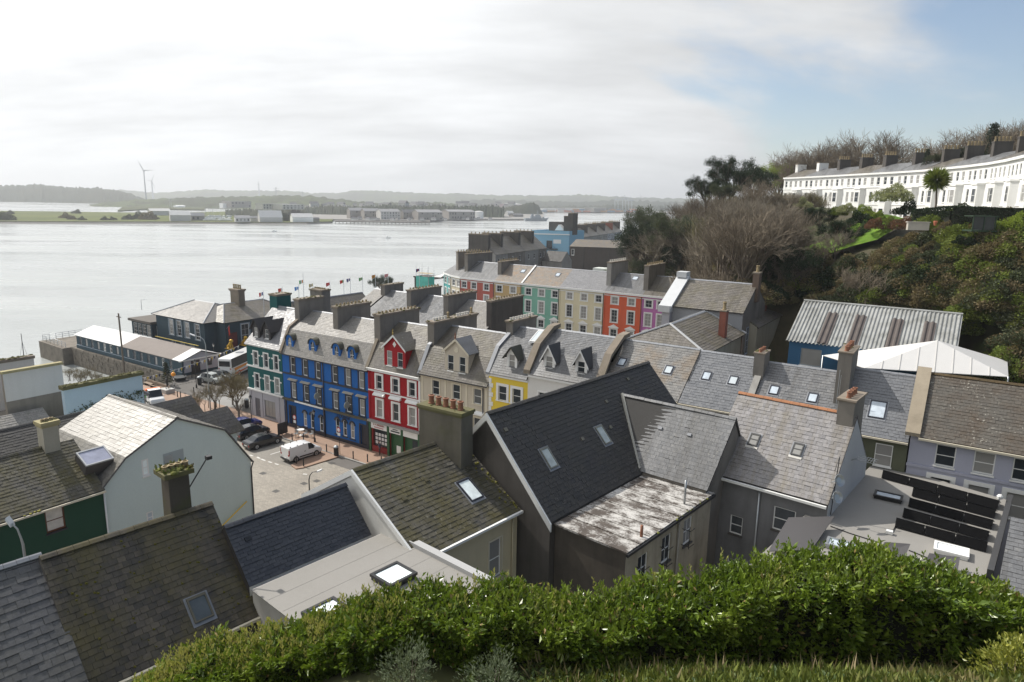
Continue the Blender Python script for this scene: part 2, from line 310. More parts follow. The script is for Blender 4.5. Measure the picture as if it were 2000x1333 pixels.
def window(root, fr, x, z, w, h, frame=WHITE, surround=None, sb=0.0, cols=1, rows=2, sill=True, glass=GLASS, y=0.0, inset=0.10, sillmat=None, name='window', arch=0, proud=0.05, fw=0.055, hood=None, archmat=None):
 # x centre, z bottom of the opening; parts of a window: frame, surround, pane, sill
 M = fr.M(x, y, z); key = (round(w, 2), round(h, 2), frame.name, surround.name if surround else '', sb, cols, rows, arch, proud, fw, round(inset, 3))
 if key not in WCACHE:
  L = WF; mb = MB(); i = inset
  for a, b, c, d in ((-w/2, -w/2+fw, 0, h), (w/2-fw, w/2, 0, h), (-w/2+fw, w/2-fw, 0, fw*1.3), (-w/2+fw, w/2-fw, h-fw, h)): mb.box(L, a, b, i-0.03, i+0.04, c, d)
  for r in range(1, rows):
   zz = h*r/rows; t = 0.028 if (rows == 2 or r == rows//2) else 0.014; mb.box(L, -w/2+fw, w/2-fw, i-0.02, i+0.035, zz-t, zz+t)
  for c in range(1, cols):
   xx = -w/2+w*c/cols; mb.box(L, xx-0.014, xx+0.014, i-0.015, i+0.03, fw, h-fw)
  if surround and not arch:
   for a, b, c, d in ((-w/2-sb, -w/2, -0.02, h+sb), (w/2, w/2+sb, -0.02, h+sb), (-w/2, w/2, h, h+sb)): mb.box(L, a, b, -proud, 0.03, c, d, 1)
  if arch:      # half-round head: spandrel pieces close the corners of the opening
   r = w/2; n = 8; hz = h-r
   for sg in (-1, 1):
    pts = [Vector((sg*w/2, 0.004, h+0.002))]+[Vector((sg*r*math.cos(math.pi/2*k/n), 0.004, hz+r*math.sin(math.pi/2*k/n))) for k in range(n+1)]
    mb.prism(pts, (0, inset, 0), 2)
  if arch:
   for k in range(10):
    a_, b_ = math.pi*k/10, math.pi*(k+1)/10; R0, R1 = w/2, w/2+0.2
    mb.prism([Vector((R0*math.cos(a_), -0.07, h-w/2+R0*math.sin(a_))), Vector((R0*math.cos(b_), -0.07, h-w/2+R0*math.sin(b_))), Vector((R1*math.cos(b_), -0.07, h-w/2+R1*math.sin(b_))), Vector((R1*math.cos(a_), -0.07, h-w/2+R1*math.sin(a_)))], (0, 0.08, 0), 1)
  me = mb.mesh('window'); p = MB().box(L, -w/2+0.01, w/2-0.01, i+0.005, i+0.02, 0.01, h-0.01).mesh('pane')
  sl = MB().box(L, -w/2-sb-0.06, w/2+sb+0.06, -0.10, i, -0.10, 0.0).mesh('sill')
  for m_ in [frame]+([surround] if surround else [frame])+[archmat or frame]: me.materials.append(m_)
  WCACHE[key] = (me, p, sl)
 me, p, sl = WCACHE[key]
 o = place(name, me, [frame], root, M); g = link('pane', p, [glass], o)
 if sill: link('sill', sl, [sillmat or surround or frame], o)
 if hood: link('hood', hood, [surround or frame], o)
 return o
def proj(p):
 q = Vector(p)-CO; d = q.dot(CD)
 return (1000+CAM_F*q.dot(CR)/d, 666.5-CAM_F*q.dot(CU)/d, d)
def clip_poly(sub, clp):
 out = sub
 for i in range(len(clp)):
  a, b = clp[i], clp[(i+1) % len(clp)]; inp, out = out, []
  def side(p): return (b[0]-a[0])*(p[1]-a[1])-(b[1]-a[1])*(p[0]-a[0])
  for j in range(len(inp)):
   p, q = inp[j], inp[(j+1) % len(inp)]; sp, sq = side(p), side(q)
   if sp >= 0: out.append(p)
   if (sp >= 0) != (sq >= 0):
    k = sp/(sp-sq); out.append((p[0]+(q[0]-p[0])*k, p[1]+(q[1]-p[1])*k))
  if not out: return []
 return out
def area2(p): return abs(sum(p[i][0]*p[(i+1) % len(p)][1]-p[(i+1) % len(p)][0]*p[i][1] for i in range(len(p))))/2
SLATE_ME = {}
def slope(root, pts, mat, w=0.30, e=0.24, indiv=0, name='roof_slope', deck=DECK, thick=0.10, lift=0.022, rough_=0.010, slates=True, slip=0.03):
 # one roof plane: pts start with the two eave corners (left, right seen from outside); slates lie on it in courses
 pts = [Vector(p) for p in pts]; base = base_of(root); u = (pts[1]-pts[0]).normalized(); nn = Vector((0, 0, 0))
 for i in range(1, len(pts)-1): nn += (pts[i]-pts[0]).cross(pts[i+1]-pts[0])
 nn.normalize()
 if nn.z < 0: nn = -nn
 v = nn.cross(u).normalized()
 ro = MB().prism([p-nn*0.012 for p in pts], -nn*thick).obj(name, deck, root)
 if not slates: ro.data.materials.clear(); ro.data.materials.append(mat); return ro, (pts[0], u, v, nn)
 P2 = [((p-pts[0]).dot(u), (p-pts[0]).dot(v)) for p in pts]
 if sum(P2[i][0]*P2[(i+1) % len(P2)][1]-P2[(i+1) % len(P2)][0]*P2[i][1] for i in range(len(P2))) < 0: P2c = P2[::-1]
 else: P2c = P2
 a0, a1 = min(p[0] for p in P2), max(p[0] for p in P2); b1 = max(p[1] for p in P2); bl = min(p[1] for p in P2)
 V = []; F = []; full = []
 def emit(poly, z_lo, b0):
  k0 = len(V); n = len(poly)
  for a, b in poly: V.append(pts[0]+u*a+v*b+nn*(z_lo*(1-(b-b0)/e*0.9)))
  for i in range(1, n-1): F.append((k0, k0+i, k0+i+1))
  for i in range(n):      # lower edge gets a front face
   a, b = poly[i], poly[(i+1) % n]
   if abs(a[1]-b0) < 1e-4 and abs(b[1]-b0) < 1e-4:
    k1 = len(V); V.append(pts[0]+u*a[0]+v*a[1]-nn*0.01); V.append(pts[0]+u*b[0]+v*b[1]-nn*0.01); F.append((k0+i, k1, k1+1)); F.append((k0+i, k1+1, k0+(i+1) % n))
 r = random.random
 for j in range(int((b1-bl)/e)+2):
  b0 = bl+j*e; off = (j % 2)*w/2+(r()-0.5)*w*0.12
  for i in range(-1, int((a1-a0)/w)+2):
   aa = a0+i*w+off+0.004+(r()-0.5)*0.012; ab = aa+w-0.010; zz = lift+(r()-0.5)*2*rough_; bb = b0-(r()*0.05 if r() < slip else 0)+(r()-0.5)*0.010
   q = [(aa, bb), (ab, bb), (ab, bb+e*1.02), (aa, bb+e*1.02)]
   c = clip_poly(q, P2c)
   if len(c) < 3 or area2(c) < 0.02*w*e: continue
   if len(c) == 4 and area2(c) > 0.999*w*e*0.985*0.96 and indiv: full.append((aa, bb, zz, c))
   else: emit(c, zz, min(p[1] for p in c))
 if indiv and full:
  sc = []
  for f in full:
   x, y, d = proj(pts[0]+u*(f[0]+w/2)+v*(f[1]+e/2)); sc.append((d if (-15 < x < 2015 and -15 < y < 1345) else 1e4+d))
  order = sorted(range(len(full)), key=lambda i: sc[i]); pick = set(order[:indiv])
  key = (round(w, 3), round(e, 3), mat.name)
  if key not in SLATE_ME:
   ww, ee = w-0.010, e*1.02
   vs = [(0, 0, lift), (ww, 0, lift), (ww, ee, lift*0.08), (0, ee, lift*0.08), (0, 0, -0.01), (ww, 0, -0.01)]
   me = bpy.data.meshes.new('slate'); me.from_pydata(vs, [], [(0, 1, 2, 3), (4, 5, 1, 0), (0, 3, 4), (1, 5, 2)]); me.materials.append(mat); SLATE_ME[key] = me
  me = SLATE_ME[key]
  for i, f in enumerate(full):
   if i in pick:
    p = pts[0]+u*f[0]+v*f[1]+nn*(f[2]-lift)-base; o = bpy.data.objects.new('slate', me); COL.objects.link(o); o.parent = ro
    o.matrix_local = Matrix(((u.x, v.x, nn.x, p.x), (u.y, v.y, nn.y, p.y), (u.z, v.z, nn.z, p.z), (0, 0, 0, 1)))
   else: emit(f[3], f[2], f[1])
 if V:
  me = np_mesh('slates', np.array([(p.x-base.x, p.y-base.y, p.z-base.z) for p in V]), np.array(F)); link('slates', me, mat, ro, 'stuff')
 return ro, (pts[0], u, v, nn)
TILE_ME = {}
def ridge(roof, a, b, mat, L=0.45, wd=0.16, drop=0.10, name='ridge_tile', gap=0.012, up=EZ):
 a, b = Vector(a), Vector(b); d = (b-a); n = max(1, round(d.length/L)); l = d.length/n; d.normalize(); sd_ = d.cross(up).normalized(); up2 = sd_.cross(d).normalized(); base = base_of(roof)
 key = (round(l, 3), wd, drop, mat.name)
 if key not in TILE_ME:
  g = l-gap; pf = [(-wd, -drop), (-wd*0.35, 0.0), (0, 0.035), (wd*0.35, 0.0), (wd, -drop), (wd, -drop-0.03), (-wd, -drop-0.03)]
  TILE_ME[key] = MB().prism([Vector((0, y, z)) for y, z in pf], (g, 0, 0)).mesh(name); TILE_ME[key].materials.append(mat)
 for i in range(n):
  p = a+d*(l*i)+up2*(0.06+random.uniform(-0.008, 0.008))-base; o = bpy.data.objects.new(name, TILE_ME[key]); COL.objects.link(o); o.parent = roof
  o.matrix_local = Matrix(((d.x, sd_.x, up2.x, p.x), (d.y, sd_.y, up2.y, p.y), (d.z, sd_.z, up2.z, p.z), (0, 0, 0, 1)))
POT_ME = {}
def pots(parent, pts, mat, r=0.13, h=0.45, kind='round'):
 key = (mat.name, r, h, kind)
 if key not in POT_ME:
  pr = [(r*1.05, 0), (r*1.05, h*0.12), (r*0.88, h*0.16), (r*0.82, h*0.8), (r*1.05, h*0.86), (r*1.05, h*0.97), (r*0.8, h), (r*0.66, h), (r*0.66, h*0.55)]
  if kind == 'louvre': pr = [(r*1.2, 0), (r*1.2, h*0.2), (r*0.8, h*0.28), (r*0.8, h*0.7), (r*1.1, h*0.78), (r*0.7, h*0.9), (r*0.3, h)]
  if kind == 'cap': pr = [(r*0.95, 0), (r*0.95, h*0.6), (r*1.35, h*0.62), (r*1.35, h*0.85), (r*1.0, h), (r*0.2, h)]
  POT_ME[key] = MB().lathe((0, 0, 0), pr, 10).mesh('chimney_pot'); POT_ME[key].materials.append(mat)
 base = base_of(parent)
 for p in pts:
  o = bpy.data.objects.new('chimney_pot', POT_ME[key]); COL.objects.link(o); o.parent = parent; o.location = Vector(p)-base; o.rotation_euler = (random.uniform(-.03, .03), random.uniform(-.03, .03), random.random()*6)
def lumps(parent, fr, x0, x1, y0, y1, z, n, size, mat, name='moss', squash=0.55):
 mb = MB()
 for _ in range(n):
  s = size*random.uniform(0.5, 1.2); c = fr.P(random.uniform(x0, x1), random.uniform(y0, y1), z); pr = [(s, -s*0.25), (s*0.95, s*0.15*squash), (s*0.65, s*0.6*squash), (s*0.2, s*0.85*squash)]
  k = len(mb.v); mb.lathe(c, pr, 7)
  for i in range(k, len(mb.v)): q = mb.v[i]; mb.v[i] = (q[0]+random.uniform(-.25, .25)*s, q[1]+random.uniform(-.25, .25)*s, q[2]+random.uniform(-.12, .12)*s)
 return mb.obj(name, mat, parent, 'stuff', smooth=True)
def chimney(root, fr, x0, x1, y0, y1, z0, z1, mat=None, npots=0, potmat=None, along='x', cap=0.16, capmat=None, moss=0, pr=0.13, ph=0.45, kind='round', over=0.08, label=None, mossmat=None):
 mat = mat or CONC; ch = MB().box(fr, x0, x1, y0, y1, z0, z1-cap).obj('chimney', mat, root)
 if label: ch['label'] = label
 cb = MB().box(fr, x0-over*0.5, x1+over*0.5, y0-over*0.5, y1+over*0.5, z1-cap, z1-cap*0.55); cb.box(fr, x0-over, x1+over, y0-over, y1+over, z1-cap*0.55, z1, taper=0.02)
 cb.obj('cap', capmat or STONE_C, ch)
 if npots:
  ps = []
  for i in range(npots):
   k = (i+0.5)/npots
   ps.append(fr.P(x0+(x1-x0)*k, (y0+y1)/2, z1) if along == 'x' else fr.P((x0+x1)/2, y0+(y1-y0)*k, z1))
  pots(ch, ps, potmat or POT_Y, pr, ph, kind)
 if moss: lumps(ch, fr, x0-over, x1+over, y0-over, y1+over, z1, moss, 0.16, mossmat or MOSS)
 return ch
def skylight(root, info, a, b, w, h, frame=None, name='skylight', proud=0.09, glass=SKYGLASS, mid=False):
 # info comes from slope(): origin, along, up the slope, normal; (a, b) centre on the slope
 p0, u, v, n = info; fr = Frame(p0+u*a+v*b+n*0.03, u, v, n); mb = MB(); f = 0.075
 for q in ((-w/2, -w/2+f, -h/2, h/2), (w/2-f, w/2, -h/2, h/2), (-w/2+f, w/2-f, -h/2, -h/2+f), (-w/2+f, w/2-f, h/2-f*1.6, h/2)): mb.box(fr, *q, -0.03, proud)
 if mid: mb.box(fr, -w/2+f, w/2-f, -0.03, 0.03, 0, proud*0.9)
 mb.box(fr, -w/2-0.1, w/2+0.1, -h/2-0.16, h/2+0.06, -0.02, 0.012, 1)
 o = mb.obj(name, [frame or DARKTRIM, LEAD], root); MB().box(fr, -w/2+f*0.9, w/2-f*0.9, -h/2+f*0.9, h/2-f*0.9, 0.02, proud*0.62).obj('pane', glass, o); return o
def slope_uv(info, u_, v_):     # the place on a roof plane that shows at picture point (u_, v_)
 p0, u, v, n = info; d = ray(u_, v_); k = (p0-CO).dot(n)/d.dot(n); q = CO+d*k-p0; return q.dot(u), q.dot(v)
def pipe(root, pts, r=0.05, mat=None, name='downpipe'): return MB().tube(pts, r, 7).obj(name, mat or WHITE, root, smooth=True)
def bar(root, fr, x0, x1, y0, y1, z0, z1, mat, name): return MB().box(fr, x0, x1, y0, y1, z0, z1).obj(name, mat, root)
def dormer(root, fr, x, w, yf, ze, k, zw, za, wall, roofm, trim=None, win=None, oh=0.22, bargecol=None, slates=True, z0=None, wn_=1, finial=None, ww=None, wh=None, wz=None, cheek=None):
 # gabled dormer on a roof plane z = ze + k*y ; front at depth yf, eaves zw, apex za
 z0 = ze+k*yf if z0 is None else z0; yw = (zw-ze)/k+0.05; ya = (za-ze)/k+0.05; d = MB()
 ww = ww or w*0.6; wh = wh or (zw-z0)*0.8; wz = wz if wz is not None else z0+0.12
 ops = [(x-w/2+w*(i+0.5)/wn_-ww/2, x-w/2+w*(i+0.5)/wn_+ww/2, wz, wz+wh) for i in range(wn_)]
 f2 = Frame(fr.P(x-w/2, yf, 0), fr.ex, fr.ey); facade(d, f2, w, z0-0.1, zw, [(o[0]-x+w/2, o[1]-x+w/2, o[2], o[3]) for o in ops], 0.1)
 d.poly([f2.P(0, 0, zw), f2.P(w, 0, zw), f2.P(w/2, 0, za)])
 for xx in (0, w): d.poly([f2.P(xx, 0, z0-0.1), f2.P(xx, 0, zw), f2.P(xx, yw-yf, zw)], 1)
 dm = d.obj('dormer', [wall, cheek or wall], root)
 for o in ops: window(root, fr, (o[0]+o[1])/2, o[2], ww, wh, y=yf, frame=trim or WHITE, inset=0.07)
 dz = (za-zw)/(w/2)*oh
 for sg in (-1, 1):
  e0, e1 = fr.P(x+sg*(w/2+oh), yf-oh, zw-dz), fr.P(x+sg*(w/2+oh), (zw-dz-ze)/k, zw-dz); r0, r1 = fr.P(x, yf-oh, za), fr.P(x, ya, za)
  q = [e0, e1, r1, r0] if sg > 0 else [e1, e0, r0, r1]
  nn = (q[1]-q[0]).cross(q[2]-q[0]).normalized(); nn = -nn if nn.z < 0 else nn
  mb = MB().prism(q, nn*0.07)
  rp = mb.obj('dormer_roof', roofm, dm)
 if bargecol:
  mb = MB()
  for sg in (-1, 1):
   a, b = fr.P(x+sg*(w/2+oh), yf-oh-0.03, zw-dz), fr.P(x, yf-oh-0.03, za); mb.prism([a-EZ*0.16, b-EZ*0.20, b+EZ*0.08, a+EZ*0.08], fr.ey*0.03)
  mb.obj('bargeboard', bargecol, dm)
 if finial:
  MB().lathe(fr.P(x, yf-oh, za+0.05), [(0.09, 0), (0.05, 0.12), (0.11, 0.22), (0.04, 0.36), (0.07, 0.45), (0.015, 0.72)], 8).obj('finial', finial, dm)
 return dm
# ---------------------------------------------------------------- the main row of houses behind the square (facades in the plane s = 0)
GZ = 3.5
TEAL = render_mat('teal_wall', (0.016, 0.105, 0.105), 0.3, (0.02, 0.06, 0.06)); BLUE = render_mat('blue_wall', (0.018, 0.13, 0.43), 0.4, (0.02, 0.05, 0.12)); RED = render_mat('red_wall', (0.36, 0.014, 0.02), 0.28, (0.10, 0.01, 0.012))
CREAMW = render_mat('cream_wall', (0.58, 0.52, 0.42), 0.3, (0.25, 0.21, 0.16)); YELLOW = render_mat('yellow_wall', (0.78, 0.58, 0.07), 0.12, (0.35, 0.26, 0.08)); WHITEW = render_mat('white_wall', (0.74, 0.73, 0.70), 0.2, (0.35, 0.33, 0.29))
LILAC = render_mat('pale_grey_wall', (0.44, 0.44, 0.48), 0.2, (0.2, 0.2, 0.22)); GREENP = plain('shopfront_green', (0.02, 0.09, 0.035), 0.4)
def RF(t0): return Frame(T(t0, 0, 0), D0, N0)
def coping(root, pts, wd, mat=STONE_C, name='party_coping', hgt=0.34):
 # raised coping that climbs along the profile pts (in world) with its width along the row
 mb = MB()
 for a, b in zip(pts[:-1], pts[1:]): mb.prism([a-D0*wd/2, a+D0*wd/2, a+D0*wd/2+EZ*hgt, a-D0*wd/2+EZ*hgt], b-a)
 return mb.obj(name, mat, root)
def mansard(root, fr, W, D, ze, yk, zk, yr, zr, mat, indiv=0, oh=0.22, w=0.34, e=0.27):
 s1, i1 = slope(root, [fr.P(0, -oh, ze-oh*0.35), fr.P(W, -oh, ze-oh*0.35), fr.P(W, yk, zk), fr.P(0, yk, zk)], mat, w, e, indiv)
 s2, i2 = slope(root, [fr.P(0, yk, zk), fr.P(W, yk, zk), fr.P(W, yr, zr), fr.P(0, yr, zr)], mat, w, e, indiv)
 slope(root, [fr.P(W, D+0.2, ze-0.1), fr.P(0, D+0.2, ze-0.1), fr.P(0, yr, zr), fr.P(W, yr, zr)], mat, w, e)
 ridge(s2, fr.P(0, yr, zr), fr.P(W, yr, zr), LEAD)
 return i1, i2
def gutter(root, fr, W, z, y=-0.3, mat=BLACK_P, x0=0.0): return MB().box(fr, x0, W, y-0.06, y+0.06, z-0.12, z).obj('gutter', mat, root)
HOOD_ME = {}
def hood_mesh(w, h=0.16, d=0.30, slope_=True):
 k = (w, h, d)
 if k not in HOOD_ME:
  mb = MB(); L = WF; mb.prism([Vector((-w/2, 0, 0)), Vector((-w/2, -d, 0)), Vector((-w/2, -d, h*0.55)), Vector((-w/2, 0, h*1.5))], (w, 0, 0)); HOOD_ME[k] = mb.mesh('hood')
 return HOOD_ME[k]
def add_hood(win, x, z, me, mat): o = link('hood', me, [mat], win); o.location = (0, 0, z); return o
def text_on(root, fr, x, y, z, body, size, mat, name='lettering'):
 cu = bpy.data.curves.new(name, 'FONT'); cu.body = body; cu.size = size; cu.align_x = 'CENTER'; cu.align_y = 'CENTER'; cu.extrude = 0.012
 tmp = bpy.data.objects.new(name, cu); COL.objects.link(tmp); dg = bpy.context.evaluated_depsgraph_get(); me = bpy.data.meshes.new_from_object(tmp.evaluated_get(dg)); bpy.data.objects.remove(tmp)
 me.materials.clear(); o = link(name, me, [mat], root)
 f = Frame(fr.P(x, y, z), fr.ex, EZ, -fr.ey); o.matrix_local = Matrix.Translation(-base_of(root)) @ f.M(); return o
# ---- teal house
fr = RF(-7.6); W, D = 7.5, 9.0; h = thing('terraced_house', 'dark teal corner house with white stepped window surrounds and grey shopfront', 'house', fr.P(W/2, 0, GZ), 'houses of the main row')
ops = []; tw = []
for x0, x1 in ((-6.07, -5.19), (-3.85, -3.0), (-1.72, -0.9)):
 a, b = x0+7.6, x1+7.6; ops += [(a, b, 10.95, 12.85), (a, b, 7.7, 9.75)]; tw += [((a+b)/2, 10.95, b-a, 1.9), ((a+b)/2, 7.7, b-a, 2.05)]
shell(h, fr, W, D, 7.3, 13.75, ops, TEAL, (4.9, 18.4))
for x, z, w_, hh in tw:
 o = window(h, fr, x, z, w_, hh, surround=WHITE, sb=0.17)
 for sg in (-1, 1): link('surround_ear', MB().box(WF, sg*(w_/2+0.34)-0.17, sg*(w_/2+0.34)+0.17, -0.045, 0.02, hh-0.55, hh-0.35).mesh('surround_ear'), [WHITE], o)      # stepped ears of the surround
g = MB(); facade(g, fr, W, GZ, 7.3, [(1.25, 2.3, 3.6, 6.25), (3.3, 5.6, 4.0, 6.3)], 0.2); g.poly([fr.P(0, 0, GZ), fr.P(0, D, GZ), fr.P(0, D, 7.3), fr.P(0, 0, 7.3)]); g.obj('shopfront', LILAC, h)
dr = MB().box(fr, 1.3, 2.25, 0.12, 0.2, 3.62, 6.2).obj('door', plain('grey_door', (0.12, 0.12, 0.14), 0.5), h); MB().box(fr, 2.05, 2.1, 0.06, 0.12, 4.6, 4.8).obj('handle', GREYMET, dr)
window(h, fr, 4.45, 4.0, 2.3, 2.3, frame=plain('grey_frame', (0.2, 0.2, 0.22), 0.5), cols=3, rows=1)
for z, d_, n in ((7.3, 0.2, 'cornice'), (10.6, 0.08, 'string_course'), (13.6, 0.16, 'eaves_cornice')): bar(h, fr, -0.1, W, -d_, 0.0, z, z+0.22, WHITE, n)
for x in (0.2, 2.6, 6.2): bar(h, fr, x, x+0.35, -0.08, 0.0, 3.5, 7.28, LILAC, 'pilaster')
SL_PALE = slate_mat('slate_smooth_pale', (0.17, 0.17, 0.18), (0.235, 0.235, 0.245), rough=0.5, piece=0.6)
s1, i1 = slope(h, [fr.P(-0.15, -0.25, 13.75), fr.P(W, -0.25, 13.75), fr.P(W, 4.9, 18.4), fr.P(-0.15, 4.9, 18.4)], SL_PALE, 0.34, 0.27)
slope(h, [fr.P(W, 9.2, 13.7), fr.P(-0.15, 9.2, 13.7), fr.P(-0.15, 4.9, 18.4), fr.P(W, 4.9, 18.4)], SL_PALE, 0.34, 0.27); ridge(s1, fr.P(0, 4.9, 18.4), fr.P(W, 4.9, 18.4), LEAD)
DK = plain('dark_slate_hanging', (0.035, 0.032, 0.033), 0.6, var=0.2)
for x in (1.35, 3.7): dormer(h, fr, x, 1.5, 0.7, 13.95, 0.9, 16.1, 17.2, DK, DK, oh=0.3, ww=0.7, wh=1.25, wz=14.75)
chimney(h, fr, -0.6, 1.0, 4.6, 7.0, 15.5, 20.1, TEAL, 0, cap=0.3, moss=14, over=0.15)
# ---- blue house
fr = RF(0.0); W, D = 15.8, 9.5; h = thing('public_house', 'bright blue three storey pub with black window surrounds and four round dormers', 'pub', fr.P(W/2, 0, GZ), 'houses of the main row')
tops = [(1.61, 2.5), (4.05, 4.95), (6.5, 7.36), (9.58, 10.46), (11.92, 12.83), (14.24, 15.14)]; ops = []
for a, b in tops: ops += [(a, b, 11.05, 13.2), (a, b, 7.65, 9.75)]
for a, b, z in ((3.7, 4.38, 4.15), (5.1, 5.78, 4.15), (6.83, 7.52, 4.1), (9.83, 10.55, 4.4), (11.16, 11.86, 4.4), (12.5, 13.22, 4.35)): ops.append((a, b, z, z+2.1))
ops += [(1.05, 2.15, 3.55, 6.4), (14.25, 15.45, 3.55, 6.45)]
shell(h, fr, W, D, GZ, 13.5, ops, BLUE, None, reveal=0.18)
HM = hood_mesh(1.7, 0.14, 0.32); STN = plain('pale_stone_ledge', (0.36, 0.33, 0.27), 0.8, var=0.2)
for a, b in tops:
 window(h, fr, (a+b)/2, 11.05, b-a, 2.15, surround=DARKTRIM, sb=0.16, fw=0.1); o = window(h, fr, (a+b)/2, 7.65, b-a, 2.1, surround=DARKTRIM, sb=0.16, fw=0.1); add_hood(o, 0, 2.42, HM, STN)
for q in ops[12:18]: window(h, fr, (q[0]+q[1])/2, q[2], q[1]-q[0], q[3]-q[2], surround=DARKTRIM, sb=0.10, arch=1, proud=0.06, archmat=BLUE, fw=0.11)
for q, n in ((ops[18], 0), (ops[19], 1)):
 d_ = MB().box(fr, q[0]+.02, q[1]-.02, 0.14, 0.2, q[2], q[3]).obj('door', DARKTRIM, h); MB().box(fr, q[1]-0.25, q[1]-0.2, 0.08, 0.14, 4.5, 4.75).obj('handle', GREYMET, d_)
 mb = MB()
 for a, b, c, dd in ((q[0]-0.18, q[0], q[2], q[3]+0.18), (q[1], q[1]+0.18, q[2], q[3]+0.18), (q[0], q[1], q[3], q[3]+0.18)): mb.box(fr, a, b, -0.06, 0.02, c, dd)
 mb.obj('door_surround', DARKTRIM, h)
for x in (0.35, 7.85, 15.55):
 p_ = bar(h, fr, x-0.16, x+0.16, -0.1, 0.0, 3.5, 7.3, DARKTRIM if x != 7.85 else DARKTRIM, 'pilaster')
pipe(h, [fr.P(7.95, -0.12, 13.4), fr.P(7.95, -0.12, 3.6)], 0.07, DARKTRIM)
for z, d_, m_, n in ((7.25, 0.34, plain('mossy_cornice', (0.10, 0.09, 0.06), 0.9, var=0.4), 'cornice'), (10.75, 0.06, DARKTRIM, 'string_course'), (13.3, 0.15, DARKTRIM, 'eaves_cornice')): bar(h, fr, 0, W, -d_, 0, z, z+0.22, m_, n)
bar(h, fr, 2.6, 8.0, -0.42, -0.34, 7.3, 7.5, WHITE, 'sign_light'); bar(h, fr, 0, W, -0.05, 0, 3.5, 4.0, DARKTRIM, 'plinth')
text_on(h, fr, 11.4, -0.04, 6.85, 'LOUNGE', 0.55, DARKTRIM)
for x, z in ((7.3, 9.4), (12.7, 9.2)):
 sg = MB().lathe((0, 0, 0), [(0.42, -0.05), (0.45, 0), (0.42, 0.05)], 18).mesh('hanging_sign'); o = link('hanging_sign', sg, [plain('sign_face', (0.35, 0.36, 0.3), 0.5)], h)
 o.matrix_local = Matrix.Translation(-base_of(h)) @ (Frame(fr.P(x, -0.65, z-0.4), N0, -EZ, D0).M()); MB().tube([fr.P(x, -0.02, z+0.15), fr.P(x, -1.1, z+0.15)], 0.025, 5).obj('bracket', BLACK_P, o if False else h)
i1, i2 = mansard(h, fr, W, D, 13.5, 1.3, 16.5, 5.0, 18.5, SL_OLD)
gutter(h, fr, W, 13.5)
for xc in (1.3, 5.75, 10.15, 12.85):         # round-headed dormers with lead hoods
 z0, zs, r, yf = 14.05, 15.3, 0.72, 0.28; n = 10; mb = MB(); d = MB()
 arc = [(math.cos(math.pi*k/n)*r, zs+math.sin(math.pi*k/n)*r) for k in range(n+1)]
 fp = [(-r, z0), (r, z0)]+arc; ins = 0.33; hz = zs
 ring_i = [(-ins, z0+0.15), (ins, z0+0.15)]+[(math.cos(math.pi*k/n)*ins, hz+math.sin(math.pi*k/n)*ins) for k in range(n+1)]
 for k in range(len(fp)):     # front face with an arched hole
  a, b = fp[k], fp[(k+1) % len(fp)]; c, e_ = ring_i[(k+1) % len(fp)], ring_i[k]
  d.poly([fr.P(xc+a[0], yf, a[1]), fr.P(xc+b[0], yf, b[1]), fr.P(xc+c[0], yf, c[1]), fr.P(xc+e_[0], yf, e_[1])])
  d.poly([fr.P(xc+c[0], yf, c[1]), fr.P(xc+e_[0], yf, e_[1]), fr.P(xc+e_[0], yf+0.1, e_[1]), fr.P(xc+c[0], yf+0.1, c[1])])
 for sg in (-1, 1): d.poly([fr.P(xc+sg*r, yf, z0), fr.P(xc+sg*r, 1.6, z0), fr.P(xc+sg*r, 1.6, zs), fr.P(xc+sg*r, yf, zs)])
 dm = d.obj('dormer', BLUE, h)
 for k in range(n):
  a, b = arc[k], arc[k+1]; s_ = 1.12
  A, Bq = (a[0]*s_, zs+(a[1]-zs)*s_), (b[0]*s_, zs+(b[1]-zs)*s_)
  mb.prism([fr.P(xc+a[0], yf-0.14, a[1]), fr.P(xc+b[0], yf-0.14, b[1]), fr.P(xc+Bq[0], yf-0.14, Bq[1]), fr.P(xc+A[0], yf-0.14, A[1])], fr.ey*(1.9+(0.6 if 2 < k < 7 else 0)))
 mb.obj('dormer_roof', plain('mossy_lead', (0.07, 0.068, 0.05), 0.8, var=0.3), dm)
 pn = MB().poly([fr.P(xc+a[0]*0.99, yf+0.09, a[1]) for a in ring_i]).obj('pane', GLASS, dm)
 fb = MB(); fb.box(fr, xc-ins, xc+ins, yf+0.05, yf+0.085, 14.85, 14.92); fb.box(fr, xc-0.02, xc+0.02, yf+0.05, yf+0.085, 14.2, 15.6)
 for sg in (-1, 1): fb.box(fr, xc+sg*ins-0.03, xc+sg*ins+0.03, yf+0.045, yf+0.088, 14.2, 15.3)
 fb.obj('sash', WHITE, dm); bar(dm, fr, xc-r-0.05, xc+r+0.05, yf-0.08, yf, z0-0.06, z0+0.02, BLUE, 'dormer_sill')
chimney(h, fr, -0.45, 0.45, 2.7, 6.8, 15, 20.3, CONC, 0, cap=0.3, moss=26, over=0.16); chimney(h, fr, 7.2, 8.1, 2.5, 8.2, 15, 20.1, CONC, 9, POT_Y, 'y', cap=0.3, moss=24, ph=0.28, pr=0.14, over=0.16)
coping(h, [fr.P(0, -0.3, 13.5), fr.P(0, 1.3, 16.6), fr.P(0, 5, 18.6)], 0.45, hgt=0.26)
